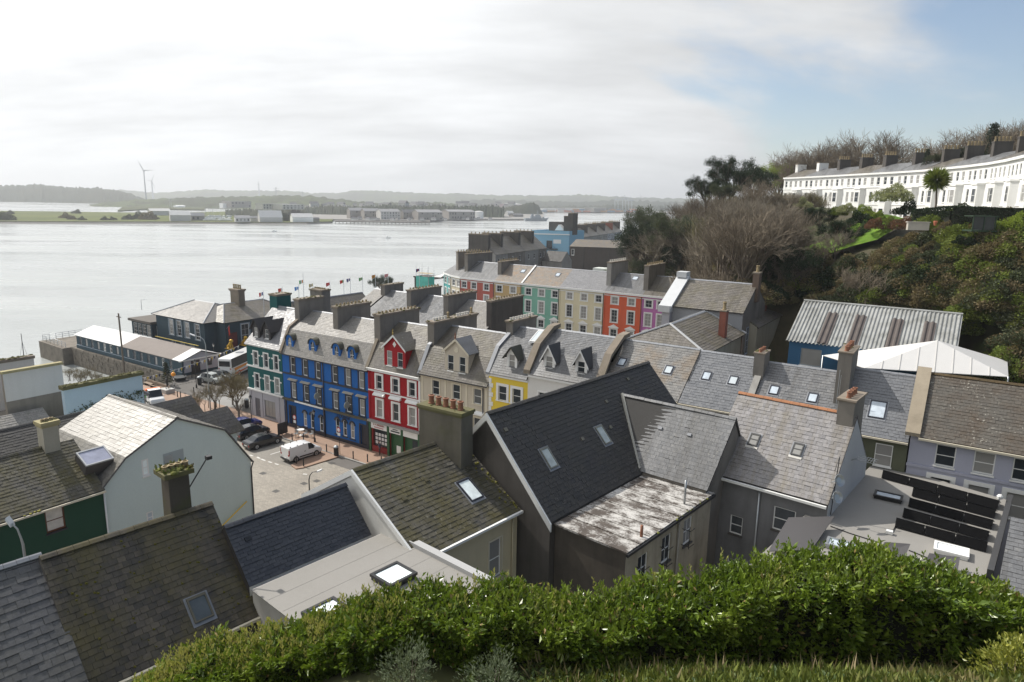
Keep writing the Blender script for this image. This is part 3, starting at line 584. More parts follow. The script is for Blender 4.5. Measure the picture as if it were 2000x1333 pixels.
# ---- red house
fr = RF(15.85); W, D = 8.2, 9.5; h = thing('terraced_house', 'deep red three storey shop house with white quoins and a large twin-window dormer', 'house', fr.P(W/2, 0, GZ), 'houses of the main row')
tops = [(1.35, 2.25), (3.92, 4.85), (6.5, 7.42)]; ops = []
for a, b in tops: ops += [(a, b, 11.55, 13.2), (a, b, 8.1, 10.2)]
shell(h, fr, W, D, 7.5, 13.95, ops, RED)
HM2 = hood_mesh(1.75, 0.26, 0.34)
for a, b in tops:
 window(h, fr, (a+b)/2, 11.55, b-a, 1.65, surround=WHITE, sb=0.24, proud=0.09); o = window(h, fr, (a+b)/2, 8.1, b-a, 2.1, surround=WHITE, sb=0.24, proud=0.09); add_hood(o, 0, 2.62, HM2, WHITE)
for z, d_, n in ((11.15, 0.07, 'string_course'), (13.65, 0.3, 'eaves_cornice')): bar(h, fr, 0, W, -d_, 0, z, z+(0.16 if d_ < .1 else 0.34), WHITE, n)
for x in (0.0, W-0.28): bar(h, fr, x, x+0.28, -0.06, 0, 7.7, 13.6, WHITE if x else RED, 'quoin_strip')
g = MB(); facade(g, fr, W, GZ, 7.5, [(0.55, 3.0, 4.3, 6.5), (3.3, 5.2, 3.6, 6.5), (5.5, 7.8, 3.6, 6.5)], 0.3); g.obj('shopfront', plain('shopfront_red', (0.25, 0.02, 0.02), 0.5, var=0.1), h)
MB().box(fr, 0.55, 3.0, 0.22, 0.26, 4.3, 6.5).obj('shop_window', GLASS, h)
cards = MB()
for i in range(4):
 for j in range(3): cards.box(fr, 0.8+i*0.5, 1.15+i*0.5, 0.17, 0.2, 4.6+j*0.5, 4.95+j*0.5)
cards.obj('window_notices', plain('paper', (0.7, 0.68, 0.68), 0.7), h)
MB().box(fr, 3.3, 5.2, 0.24, 0.29, 3.6, 6.5).obj('door', GREENP, h); MB().box(fr, 5.5, 7.8, 0.24, 0.29, 3.6, 6.5).obj('door', GREENP, h); MB().box(fr, 4.2, 5.0, 0.2, 0.235, 4.1, 5.0).obj('notice', WHITE, h)
MB().box(fr, 6.7, 7.6, 0.2, 0.235, 4.3, 6.2).obj('pane', GLASS, h)
for x in (0.0, 3.0, 5.2, 7.85): bar(h, fr, x, x+0.32, -0.16, 0.0, 3.5, 7.35, GREENP, 'pilaster')
for a, b, m_ in ((0.35, 2.95, WHITE), (3.35, 5.15, WHITE), (5.55, 7.8, WHITE)): bar(h, fr, a, b, -0.12, -0.02, 6.55, 7.3, m_, 'fascia')
bar(h, fr, -0.02, W, -0.36, 0, 7.35, 7.6, plain('pale_lead', (0.3, 0.3, 0.29), 0.6), 'shop_cornice')
text_on(h, fr, 1.65, -0.14, 7.05, 'S. F. ENGLISH', 0.30, plain('red_letters', (0.4, 0.03, 0.05), 0.5)); MB().box(fr, 0.9, 2.4, -0.135, -0.12, 6.68, 6.80).obj('lettering', plain('pink_letters', (0.5, 0.2, 0.22), 0.5), h); MB().box(fr, 3.9, 4.7, -0.135, -0.12, 7.0, 7.1).box(fr, 3.6, 5.0, -0.135, -0.12, 6.72, 6.88).obj('lettering', DARKTRIM, h)
mansard(h, fr, W, D, 13.95, 1.5, 16.7, 5.0, 18.8, SL_BROWN, oh=0.3); gutter(h, fr, W, 13.98, -0.35, WHITE)
dormer(h, fr, 4.2, 3.3, 0.15, 13.95, 1.55, 16.85, 18.3, RED, SL_BROWN, bargecol=WHITE, oh=0.25, wn_=2, ww=0.82, wh=1.75, wz=14.6, finial=plain('gilt', (0.35, 0.25, 0.06), 0.5), z0=14.2)
MB().prism([fr.P(4.2, 0.11, 16.85), fr.P(4.47, 0.11, 17.2), fr.P(4.2, 0.11, 17.55), fr.P(3.93, 0.11, 17.2)], fr.ey*0.03).obj('diamond_panel', WHITE, h)
chimney(h, fr, -0.45, 0.5, 1.6, 8.6, 15, 20.1, CONC, 11, POT_Y, 'y', cap=0.3, moss=30, ph=0.25, pr=0.14, over=0.16); coping(h, [fr.P(0, -0.3, 13.7), fr.P(0, 1.5, 16.8), fr.P(0, 5, 18.8)], 0.45, hgt=0.26)
# ---- cream house
fr = RF(24.05); W, D = 9.4, 9.5; h = thing('terraced_house', 'cream house with broad gabled twin-window dormer beside the red house', 'house', fr.P(W/2, 0, GZ), 'houses of the main row')
ops = []; tops = [(1.75, 2.75), (4.65, 5.65), (7.5, 8.5)]
for a, b in tops: ops += [(a, b, 12.35, 14.0), (a, b, 8.8, 10.8)]
shell(h, fr, W, D, GZ, 14.6, ops, CREAMW)
for a, b in tops: window(h, fr, (a+b)/2, 12.35, b-a, 1.65, surround=CREAM_P, sb=0.16); o = window(h, fr, (a+b)/2, 8.8, b-a, 2.0, surround=CREAM_P, sb=0.16); add_hood(o, 0, 2.4, HM2, CREAM_P)
for z in (11.3, 7.6): bar(h, fr, 0, W, -0.08, 0, z, z+0.18, CREAM_P, 'string_course')
for x in (0.15, 3.5, 6.4, 9.0): bar(h, fr, x, x+0.25, -0.04, 0, 7.8, 14.3, CREAM_P, 'wall_pilaster')
bar(h, fr, 0, W, -0.28, 0, 14.3, 14.55, CREAM_P, 'eaves_cornice')
bar(h, fr, 0.4, 3.4, -0.5, -0.1, 6.4, 7.1, BLACK_P, 'fascia'); text_on(h, fr, 2.3, -0.52, 6.75, 'THE', 0.5, WHITE); MB().box(fr, 1.2, 3.0, -0.04, 0, 3.6, 6.3).obj('door', BLACK_P, h)
mansard(h, fr, W, D, 14.6, 1.45, 17.2, 5.0, 19.25, SL_BROWN, oh=0.35); gutter(h, fr, W, 14.55, -0.4, BLACK_P); pipe(h, [fr.P(8.75, -0.1, 14.3), fr.P(8.75, -0.1, 3.6)], 0.06, DARKTRIM)
dormer(h, fr, 4.95, 3.2, 0.25, 14.6, 1.6, 17.6, 18.95, CREAMW, SL_GREY, bargecol=CREAM_P, oh=0.22, wn_=2, ww=0.82, wh=1.75, wz=15.35, finial=TERRA, z0=15.0)
dk = MB().lathe((0, 0, 0), [(0.3, 0), (0.3, 0.04), (0.22, 0.05), (0.2, 0.03)], 16).mesh('roundel'); o = link('roundel', dk, [CREAM_P], h); o.matrix_local = Matrix.Translation(-base_of(h)) @ Frame(fr.P(4.95, 0.24, 17.75), D0, EZ, -N0).M()
ch = chimney(h, fr, -0.45, 0.5, 1.8, 9.8, 15, 20.1, CONC, 0, cap=0.3, moss=26, over=0.18)
pots(ch, [fr.P(0.02, 2.4+i*0.5, 20.1) for i in range(5)]+[fr.P(0.02, 6.6+i*0.5, 20.1) for i in range(5)], POT_W, 0.16, 0.32); pots(ch, [fr.P(0.02, 4.9, 20.1), fr.P(0.02, 9.3, 20.1)], POT_Y, 0.17, 0.75, 'louvre')
coping(h, [fr.P(0, -0.3, 14.3), fr.P(0, 1.45, 17.3), fr.P(0, 5, 19.3)], 0.45, LEAD, hgt=0.24)
# ---- yellow house
fr = RF(33.5); W, D = 4.8, 9.5; h = thing('terraced_house', 'narrow yellow house with white quoins and one hooded dormer', 'house', fr.P(W/2, 0, GZ), 'houses of the main row')
ops = [(1.25, 2.25, 13.3, 14.85), (3.0, 4.0, 13.3, 14.85)]; shell(h, fr, W, D, GZ, 16.1, ops, YELLOW)
for q in ops: window(h, fr, (q[0]+q[1])/2, q[2], q[1]-q[0], q[3]-q[2], surround=WHITE, sb=0.28, proud=0.07)
for i in range(9): bar(h, fr, 0.02, 0.55 if i % 2 else 0.35, -0.05, 0, 11.0+i*0.5, 11.46+i*0.5, WHITE, 'quoin')
bar(h, fr, 0, W, -0.15, 0, 15.75, 16.05, WHITE, 'eaves_cornice')
mansard(h, fr, W, D, 16.15, 1.5, 18.4, 5.0, 20.2, SL_GREY, oh=0.3)
dormer(h, fr, 2.6, 1.25, 0.35, 16.15, 1.5, 18.2, 19.0, WHITE, plain('dark_mossy_slate', (0.05, 0.052, 0.04), 0.75, var=0.3), oh=0.35, ww=0.75, wh=1.55, wz=16.8)
ch = chimney(h, fr, -0.4, 0.45, 3.6, 8.4, 15, 21.0, CONC, 9, POT_W, 'y', cap=0.26, moss=16, ph=0.3, pr=0.15, over=0.14, capmat=STONE_C); coping(h, [fr.P(0, -0.3, 15.9), fr.P(0, 1.5, 18.4), fr.P(0, 5, 20.2)], 0.45, LEAD, hgt=0.24)
# ---- white house with two bargeboarded dormers
fr = RF(38.3); W, D = 7.9, 9.5; h = thing('terraced_house', 'white rendered house with two pointed white bargeboarded dormers', 'house', fr.P(W/2, 0, GZ), 'houses of the main row')
ops = [(1.3, 2.3, 13.4, 15.0), (4.9, 5.9, 13.4, 15.0)]; shell(h, fr, W, D, GZ, 16.75, ops, WHITEW)
for q in ops: window(h, fr, (q[0]+q[1])/2, q[2], q[1]-q[0], q[3]-q[2], surround=WHITE, sb=0.15)
bar(h, fr, 0.1, W-0.3, -0.22, 0, 16.4, 16.75, WHITE, 'eaves_cornice')
mansard(h, fr, W, D, 16.8, 1.6, 18.75, 5.0, 20.45, SL_GREY, oh=0.3)
for x in (2.1, 5.65): dormer(h, fr, x, 1.3, 0.5, 16.8, 1.22, 18.6, 19.75, WHITE, plain('dark_dormer_slate', (0.045, 0.046, 0.05), 0.65, var=0.3), oh=0.3, bargecol=WHITE, ww=0.8, wh=1.15, wz=17.5)
for x in (0.0, W): coping(h, [fr.P(x, -0.3, 16.7), fr.P(x, 1.6, 19.1), fr.P(x, 4.2, 20.5), fr.P(x, 5.6, 20.6)], 0.75, STONE_C, hgt=0.42)
skylight(h, (fr.P(0, 1.6, 18.75), D0, (N0*3.4+EZ*1.7).normalized(), (EZ*3.4-N0*1.7).normalized()), -1.2, 2.2, 0.8, 2.0, WHITE)
# ---- plain slate roofs further along the row
def row_house(t0, t1, ze, zr, mat, label, wall, indiv=300, sk=(), skw=0.75, skh=1.0, yr=5.0, w=0.36, e=0.30):
 fr = RF(t0); W = t1-t0; h = thing('terraced_house', label, 'house', fr.P(W/2, 0, 8.0), 'houses of the main row')
 shell(h, fr, W, 9.8, 6.0, ze, [], wall, (yr, zr-0.1)); s1, i1 = slope(h, [fr.P(0, -0.25, ze), fr.P(W, -0.25, ze), fr.P(W, yr, zr), fr.P(0, yr, zr)], mat, w, e, indiv)
 slope(h, [fr.P(W, 10.0, ze), fr.P(0, 10.0, ze), fr.P(0, yr, zr), fr.P(W, yr, zr)], mat, w, e); ridge(s1, fr.P(0, yr, zr), fr.P(W, yr, zr), LEAD, 0.5, 0.14)
 MB().box(fr, 0, W, -0.4, -0.27, ze-0.16, ze-0.03).obj('gutter', CREAM_P, h)
 for u_, v_ in sk: a, b = slope_uv(i1, u_, v_); skylight(h, i1, a, b, skw, skh)
 return h, fr, i1
h, fr, i1 = row_house(46.3, 53.9, 16.6, 20.38, SL_WARM, 'slate roofed house with brown patched slates and two small rooflights', CONC_L, sk=((1215, 708), (1306, 723)))
h, fr, i1 = row_house(53.93, 59.3, 16.55, 20.3, SL_BLUE, 'house with smooth blue grey slate roof and two rooflights side by side', CONC_L, sk=((1380, 735), (1432, 744)))
pipe(h, [i1[0]+i1[1]*0.05+i1[2]*2.5+i1[3]*0.08, i1[0]+i1[1]*0.1+i1[2]*6.0+i1[3]*0.08], 0.03, BLACK_P, 'cable')
h, fr, i1 = row_house(59.9, 66.3, 16.5, 20.1, SL_GREY, 'house with weathered grey slate roof and two white rooflights between chimneys', CONC_L, sk=((1512, 763), (1587, 778)))
chimney(h, fr, -0.75, 0.1, 3.2, 5.0, 17, 21.2, CONC, 4, TERRA, 'y', moss=5, ph=0.3, over=0.08); coping(h, [fr.P(-0.3, -0.3, 16.5), fr.P(-0.3, 5, 20.25)], 0.55, CONC_L, hgt=0.22)
h, fr, i1 = row_house(66.32, 71.4, 16.7, 20.6, SL_BLUE, 'house with dark smooth slate roof, one large rooflight and a tall chimney', render_mat('olive_wall', (0.14, 0.15, 0.10), 0.5, (0.05, 0.05, 0.03)), sk=((1714, 801),), skw=1.15, skh=1.7)
s0, z0_ = on_t(1640, 760, 66.6); s1_, z1_ = on_t(1675, 700, 66.6)
chimney(h, fr, -0.5, 0.5, 2.1, 5.4, 17, 22.4, CONC, 5, TERRA, 'y', ph=0.42, pr=0.17, over=0.1, moss=4)
window(h, fr, 3.6, 14.5, 1.15, 1.7, y=-0.04, inset=0.0, rows=2)
MB().tube([fr.P(-0.2, 1.6, 17.8), fr.P(-0.2, 1.6, 21.0)], 0.025, 5).obj('aerial_mast', GREYMET, h)
# ---- lilac house on the right
LIL2 = render_mat('lilac_wall', (0.42, 0.43, 0.52), 0.18, (0.22, 0.22, 0.25)); fr = RF(71.5); W = 16.0; h = thing('end_house', 'lilac rendered house with white string course and lichen speckled roof at right', 'house', fr.P(5, 0, 10.0))
ops = []; wp = []
for u_, v_, u2, v2 in ((1832, 872, 1860, 915), (1906, 885, 1937, 932), (1985, 900, 2012, 945)):
 ta, za = on_s(u_, v_, -0.02); tb, zb = on_s(u2, v2, -0.02); c = (ta+tb)/2-71.5; wp.append(c); ops.append((c-0.62, c+0.62, 15.35, 16.95))
for c in wp: ops.append((c-0.7, c+0.55, 12.6, 14.45))
for c in (10.5, 13.2): ops.append((c-0.62, c+0.62, 15.35, 16.95))
shell(h, fr, W, 10.0, 6.0, 17.35, ops, LIL2, (5.0, 21.0))
for q in ops[:3]+ops[6:]: window(h, fr, (q[0]+q[1])/2, q[2], 1.24, 1.6, rows=2, fw=0.08)
for q in ops[3:6]: window(h, fr, (q[0]+q[1])/2, q[2], 1.25, 1.85, surround=WHITE, sb=0.28, proud=0.08)
bar(h, fr, -0.05, W, -0.1, 0, 14.95, 15.15, LIL2, 'string_course')
s1, i1 = slope(h, [fr.P(0.5, -0.3, 17.3), fr.P(W, -0.3, 17.3), fr.P(W, 5, 21.0), fr.P(0.5, 5, 21.0)], SL_MUD, 0.40, 0.30, 300); slope(h, [fr.P(W, 10.2, 17.2), fr.P(0.5, 10.2, 17.2), fr.P(0.5, 5, 21), fr.P(W, 5, 21)], SL_MUD, 0.4, 0.3)
ridge(s1, fr.P(0.5, 5, 21.0), fr.P(W, 5, 21.0), plain('mossy_ridge', (0.08, 0.055, 0.025), 0.9, var=0.5), 0.45, 0.2); MB().box(fr, 0.5, W, -0.45, -0.32, 17.1, 17.25).obj('gutter', CREAM_P, h)
coping(h, [fr.P(0.1, -0.35, 17.3), fr.P(0.1, 5.1, 21.15)], 0.95, render_mat('flaking_coping', (0.34, 0.29, 0.22), 0.6, (0.12, 0.10, 0.07)), hgt=0.25)
# ---------------------------------------------------------------- houses on the near side of the square, backs towards the viewer
def NF(t, s, ang=82.6): return rotframe(T(t, s, 0), ang)
def two_slopes(root, fr, W, run, D, ze, zr, mat, w=0.36, e=0.28, indiv=300, oh=0.2, ox=0.0, front_ze=None, ridgem=None, back_slates=True, L=0.45, wd=0.18):
 k = (zr-ze)/run; s1, i1 = slope(root, [fr.P(-ox, -oh, ze-oh*k), fr.P(W+ox, -oh, ze-oh*k), fr.P(W+ox, run, zr), fr.P(-ox, run, zr)], mat, w, e, indiv)
 fz = ze if front_ze is None else front_ze
 slope(root, [fr.P(W+ox, D+oh, fz), fr.P(-ox, D+oh, fz), fr.P(-ox, run, zr), fr.P(W+ox, run, zr)], mat, w, e)
 ridge(s1, fr.P(-ox, run, zr), fr.P(W+ox, run, zr), ridgem or SL_BLACK, L, wd); return s1, i1
# ---- E: mossy roof at bottom left, with the overgrown chimney
fr = NF(47.33, -45.7); W = 7.2; h = thing('back_house', 'old house with streaky moss covered slate roof and a fern grown chimney', 'house', fr.P(3, 0, 8))
shell(h, fr, W, 9.0, 7.0, 14.6, [], CONC_D, (4.0, 18.7)); s1, i1 = two_slopes(h, fr, W, 4.0, 9.0, 14.7, 18.8, SL_MOSS2, 0.34, 0.27, 300, oh=0.15, ridgem=SL_MOSS2, L=0.6, wd=0.2)
a, b = slope_uv(i1, 390, 1188); sk = skylight(h, i1, a, b, 0.85, 1.15, plain('mossy_frame', (0.13, 0.12, 0.09), 0.8, var=0.3), glass=glass_mat('dull_rooflight', (0.06, 0.07, 0.075), (0.1, 0.1, 0.1), 0.1, 0.2))
MB().box(fr, 0, W, -0.32, -0.17, 14.4, 14.53).obj('gutter', CREAM_P, h)
p0, u_, v_, n_ = i1; mb = MB()
for q in range(90):
 c = p0+u_*random.uniform(0.1, W)+v_*(random.random()**0.7)*5.6+n_*0.03; s_ = random.uniform(0.025, 0.07)
 mb.add([c+u_*s_, c-u_*s_*0.6+v_*s_, c-u_*s_-v_*s_*0.5, c-v_*s_+u_*s_*0.4, c+n_*s_*0.8], [(0, 1, 4), (1, 2, 4), (2, 3, 4), (3, 0, 4)])
mb.obj('moss', plain('bright_moss', (0.13, 0.12, 0.02), 0.95, var=0.4), h, 'stuff')
ce = NF(44.1, -38.9); zt = 20.9
ch = MB().box(ce, -1.05, -0.05, 0.0, 0.9, 16.5, zt-0.3, taper=0.03).obj('chimney', render_mat('sooty_brick', (0.10, 0.085, 0.07), 0.6, (0.03, 0.028, 0.02), green=0.5), h)
mb = MB(); mb.box(ce, -1.25, 0.12, -0.15, 1.08, zt-0.3, zt-0.08); mb.obj('cap', render_mat('mossy_cap', (0.14, 0.13, 0.06), 0.5, green=0.8), ch)
lumps(ch, ce, -1.2, 0.1, -0.12, 1.05, zt-0.08, 34, 0.17, plain('chimney_moss', (0.13, 0.14, 0.025), 0.95, var=0.6))
pots(ch, [ce.P(-0.95+i*0.3, 0.45, zt-0.05) for i in range(4)], POT_Y, 0.16, 0.22)
mb = MB()
for q in range(120):      # ferns and weeds on the cap
 c = ce.P(random.uniform(-1.2, 0.1), random.uniform(-0.1, 1.05), zt-0.05); d_ = Vector((random.uniform(-1, 1), random.uniform(-1, 1), random.uniform(0.5, 1.4))).normalized(); l = random.uniform(0.12, 0.34); s_ = d_.orthogonal().normalized()*l*0.16
 mb.add([c-s_, c+s_, c+d_*l*0.6+s_*1.2, c+d_*l-EZ*0.05], [(0, 1, 2), (0, 2, 3)])
mb.obj('weeds', leaf_mat('chimney_weeds', (0.10, 0.13, 0.02), (0.20, 0.22, 0.05), (0.22, 0.10, 0.04)), ch, 'stuff')
MB().tube([ce.P(0.05, 0.5, 19.6), ce.P(0.9, 0.2, 21.0), ce.P(1.0, 0.15, 21.05)], 0.035, 6).obj('floodlight_arm', BLACK_P, ch); MB().box(ce, 0.85, 1.1, 0.05, 0.3, 20.95, 21.12).obj('floodlight', BLACK_P, ch)
# ---- D: blue grey slates at the left edge
fr = NF(47.0, -54.0); W = 8.45; h = thing('back_house', 'house with clean blue grey slate roof at lower left edge', 'house', fr.P(6, 0, 8))
SL_BG = slate_mat('slate_blue_grey', (0.06, 0.062, 0.068), (0.10, 0.102, 0.108), moss=0.15, rough=0.5)
shell(h, fr, W, 10.0, 7.0, 14.2, [], CONC_D, (5.0, 18.6)); s1, i1 = two_slopes(h, fr, W, 5.2, 10.2, 14.4, 18.72, SL_BG, 0.42, 0.34, 300, oh=0.5, ridgem=LEAD)
# ---- F: dark new slates and the pale flat roof behind
fr = NF(47.72, -38.6); W = 6.95; h = thing('back_house', 'house with dark new slates and pale flat roof extension with two box rooflights', 'house', fr.P(3, 0, 8))
shell(h, fr, W, 4.3, 6.0, 15.75, [], WHITEW, (2.15, 17.95), mat2=DK); s1, i1 = two_slopes(h, fr, W, 2.15, 4.3, 15.78, 18.02, SL_NEW, 0.36, 0.20, 300, oh=0.03, ridgem=SL_NEW)
a, b = slope_uv(i1, 484, 1053); MB().box(Frame(i1[0]+i1[1]*a+i1[2]*b, i1[1], i1[2], i1[3]), -0.16, 0.16, -0.1, 0.1, 0.02, 0.07).obj('vent_slate', BLACK_P, h)
FLAT = render_mat('pale_roof_felt', (0.28, 0.268, 0.25), 0.5, (0.24, 0.23, 0.21), 0.6, 0.15, rough=0.7)
ff = NF(55.55, -39.6); Wf, Df = 8.0, 7.65
fx = MB().box(ff, 0, Wf, 0, Df, 6.0, 15.72).obj('extension', render_mat('extension_wall', (0.5, 0.48, 0.45), 0.3), h); MB().box(ff, -0.1, Wf-0.45, -0.1, Df-0.1, 15.72, 15.76).obj('flat_roof', FLAT, h)
MB().box(ff, Wf-0.45, Wf+0.1, -0.1, Df-1.0, 15.74, 15.9).box(ff, Wf-0.45, Wf-0.38, -0.1, Df-1.0, 15.9, 16.0).obj('parapet', plain('grey_trim', (0.4, 0.4, 0.4), 0.6), h)
for k in range(1, 6): MB().box(ff, 0, Wf-0.45, k*1.25, k*1.25+0.05, 15.762, 15.768).obj('felt_seam', FLAT, h)
def box_light(root, c, w, d, fr, z, name='box_rooflight', glass=None, frame=BLACK_P, hh=0.3):
 x = (c-fr.o).dot(fr.ex); y = (c-fr.o).dot(fr.ey); mb = MB(); mb.box(fr, x-w/2, x+w/2, y-d/2, y+d/2, z, z+hh*0.55)
 for q in ((x-w/2-.05, x-w/2+.1, y-d/2-.05, y+d/2+.05), (x+w/2-.1, x+w/2+.05, y-d/2-.05, y+d/2+.05), (x-w/2+.1, x+w/2-.1, y-d/2-.05, y-d/2+.1), (x-w/2+.1, x+w/2-.1, y+d/2-.1, y+d/2+.05)): mb.box(fr, *q, z+hh*0.55, z+hh)
 o = mb.obj(name, frame, root); MB().box(fr, x-w/2+.08, x+w/2-.08, y-d/2+.08, y+d/2-.08, z+hh*0.5, z+hh*0.8).obj('pane', glass or BOXGLASS, o); return o
BOXGLASS = glass_mat('white_box_glass', (0.55, 0.6, 0.6), (0.75, 0.78, 0.78), 0.5, 0.1)
c1 = at_z(769, 1124, 15.95); c2 = at_z(640, 1198, 15.95)
box_light(h, c1, 1.55, 1.45, ff, 15.77); box_light(h, c2, 1.55, 1.45, ff, 15.77)
# ---- G: cream house with mossy slates
fr = NF(51.75, -31.65); W = 8.0; h = thing('back_house', 'cream walled house with mossy brown slate roof and one rooflight', 'house', fr.P(4, 0, 8))
GCREAM = render_mat('sand_wall', (0.62, 0.54, 0.37), 0.25, (0.2, 0.17, 0.11))
q1 = [on_t(944, 1048, 52.6), on_t(980, 1115, 52.6)]
ops = [(5.55, 6.6, 11.6, 14.05)]; shell(h, fr, W, 10.4, 6.0, 15.5, ops, GCREAM, (5.25, 18.55))
window(h, fr, 6.07, 11.6, 1.05, 2.45, surround=CREAM_P, sb=0.1, fw=0.08)
s1, i1 = two_slopes(h, fr, W, 5.25, 10.4, 15.55, 18.7, SL_MOSS, 0.36, 0.285, 300, oh=0.3, ridgem=SL_MOSS, wd=0.2)
a, b = slope_uv(i1, 917, 958); skylight(h, i1, a, b, 1.0, 1.55, DARKTRIM, glass=BOXGLASS)
MB().box(fr, 0, W, -0.48, -0.32, 15.22, 15.36).obj('gutter', WHITE, h); pipe(h, [fr.P(2.9, -0.12, 13.9), fr.P(2.9, -0.12, 11.2)], 0.08, BLACK_P, 'vent_pipe'); pipe(h, [fr.P(7.5, -0.1, 15.2), fr.P(7.5, -0.1, 9)], 0.05, GCREAM)
mb = MB()      # white near verge and gable
k = (18.7-15.55)/5.25
mb.prism([fr.P(-0.02, -0.3, 15.55-0.3*k-0.28), fr.P(-0.02, 5.25, 18.42), fr.P(-0.02, 5.25, 18.75), fr.P(-0.02, -0.3, 15.6-0.3*k)], -fr.ex*0.12); mb.prism([fr.P(-0.02, 10.5, 15.3), fr.P(-0.02, 5.25, 18.42), fr.P(-0.02, 5.25, 18.75), fr.P(-0.02, 10.5, 15.65)], -fr.ex*0.12)
mb.obj('bargeboard', WHITE, h); MB().prism([fr.P(-0.03, 0.2, 13.5), fr.P(-0.03, 10.2, 13.5), fr.P(-0.03, 10.2, 15.4), fr.P(-0.03, 5.25, 18.45), fr.P(-0.03, 0.2, 15.5)], fr.ex*0.02).obj('gable_face', WHITEW, h)
for a_, b_ in ((1.6, 3.6), (3.7, 4.2), (6.9, 3.9)): MB().box(Frame(i1[0]+i1[1]*a_+i1[2]*b_, i1[1], i1[2], i1[3]), -0.16, 0.16, -0.12, 0.14, 0.01, 0.06).obj('vent_slate', SL_MOSS, h)
mv = MB()
for q in range(36):
 c = i1[0]+i1[1]*(W-random.random()**2*0.7-0.1)+i1[2]*random.uniform(0.1, 6.0)+i1[3]*0.03; s_ = random.uniform(0.04, 0.13); mv.add([c+u_*s_, c+v_*s_, c-u_*s_, c-v_*s_, c+n_*s_*0.8], [(0, 1, 4), (1, 2, 4), (2, 3, 4), (3, 0, 4)])
mv.obj('moss', plain('bright_moss', (0.13, 0.12, 0.02), 0.95, var=0.4), h, 'stuff')
# ---- H: the big dark slate roof
fr = NF(55.1, -23.75); W = 19.3; run = 5.1; h = thing('back_house', 'largest house with steep black slate roof, grey slate wing and patchy flat roof', 'house', fr.P(6, 0, 7))
shell(h, fr, W, 10.4, 6.0, 15.1, [], CONC_D, (run, 20.6)); s1, i1 = two_slopes(h, fr, W, run, 10.4, 15.2, 20.7, SL_BLACK, 0.36, 0.29, 300, oh=0.05, ridgem=SL_BLACK, wd=0.2)
for u0, v0 in ((1071, 895), (1177, 850)): a, b = slope_uv(i1, u0, v0); skylight(h, i1, a, b, 0.8, 1.4, plain('old_zinc', (0.2, 0.2, 0.17), 0.6, var=0.3), glass=glass_mat('pale_rooflight', (0.3, 0.33, 0.32), (0.4, 0.42, 0.4), 0.3, 0.12))
for u0, v0 in ((987, 840), (1137, 858), (1192, 835), (1184, 785), (1226, 741)): a, b = slope_uv(i1, u0, v0); MB().box(Frame(i1[0]+i1[1]*a+i1[2]*b, i1[1], i1[2], i1[3]), -0.14, 0.14, -0.12, 0.12, 0.01, 0.08).obj('vent_slate', plain('vent_grey', (0.16, 0.15, 0.12), 0.8), h)
k = (20.7-15.2)/run; mb = MB(); mb.prism([fr.P(-0.03, -0.15, 14.6), fr.P(-0.03, run, 20.25), fr.P(-0.03, run, 20.7), fr.P(-0.03, -0.15, 15.1)], -fr.ex*0.1); mb.prism([fr.P(-0.03, 10.5, 14.7), fr.P(-0.03, run, 20.25), fr.P(-0.03, run, 20.7), fr.P(-0.03, 10.5, 15.1)], -fr.ex*0.1); mb.obj('bargeboard', WHITE, h)
cf = NF(0, 0); cf.o = T(46.3, -24.1, 0)     # tall chimney stack on the gable
cfr = Frame(T(46.1, -24.3, 0), D0, N0); ch = chimney(h, cfr, 0.0, 3.35, -0.65, 0.5, 13.5, 21.0, render_mat('stack_render', (0.17, 0.155, 0.125), 0.7, (0.06, 0.055, 0.045), green=0.3), 0, cap=0.3, over=0.12, capmat=render_mat('mossy_cap', (0.14, 0.13, 0.06), 0.5, green=0.8)); pots(ch, [cfr.P(0.55+i*0.58, -0.1, 21.0) for i in range(5)], TERRA, 0.19, 0.55)
lumps(ch, cfr, 0.0, 3.35, -0.65, 0.5, 21.0, 18, 0.1, MOSS)
# grey wing
wf = Frame(T(53.05, -10.0, 0), D0, N0); wing_z = 19.4
wr, wi = slope(h, [T(56.3, -13.6, 15.25), T(61.2, -14.1, 15.25), T(61.8, -10.75, wing_z), T(53.05, -10.0, wing_z)], SL_GREY, 0.36, 0.28, 300, name='wing_roof', lift=0.012, rough_=0.003)
ridge(wr, T(53.0, -10.0, wing_z), T(61.8, -10.75, wing_z), SL_GREY, 0.5, 0.16); slope(h, [T(61.6, -6.5, 15.3), T(55.0, -6.0, 15.3), T(53.05, -10.0, wing_z), T(61.8, -10.75, wing_z)], SL_GREY, 0.36, 0.28, name='wing_roof')
mb = MB(); mb.poly([T(61.1, -14.0, 6), T(61.5, -6.6, 6), T(61.5, -6.6, 15.2), T(61.7, -10.7, 19.3), T(61.1, -14.0, 15.2)]); mb.poly([T(55, -13.4, 6), T(61.1, -14.0, 6), T(61.1, -14.0, 15.2), T(55, -13.4, 15.2)]); mb.obj('wing_wall', CONC, h)
va = T(53.05, -10.0, wing_z)+EZ*0.05; vb = T(56.2, -13.5, 15.3)+EZ*0.05; MB().tube([va, vb], 0.13, 6).obj('valley_flashing', plain('pale_mortar', (0.36, 0.35, 0.31), 0.8, var=0.2), h)
for u0, v0 in ((1290, 837), (1347, 850)): a, b = slope_uv(wi, u0, v0); MB().box(Frame(wi[0]+wi[1]*a+wi[2]*b, wi[1], wi[2], wi[3]), -0.14, 0.14, -0.1, 0.1, 0.01, 0.09).obj('vent_slate', LEAD, h)
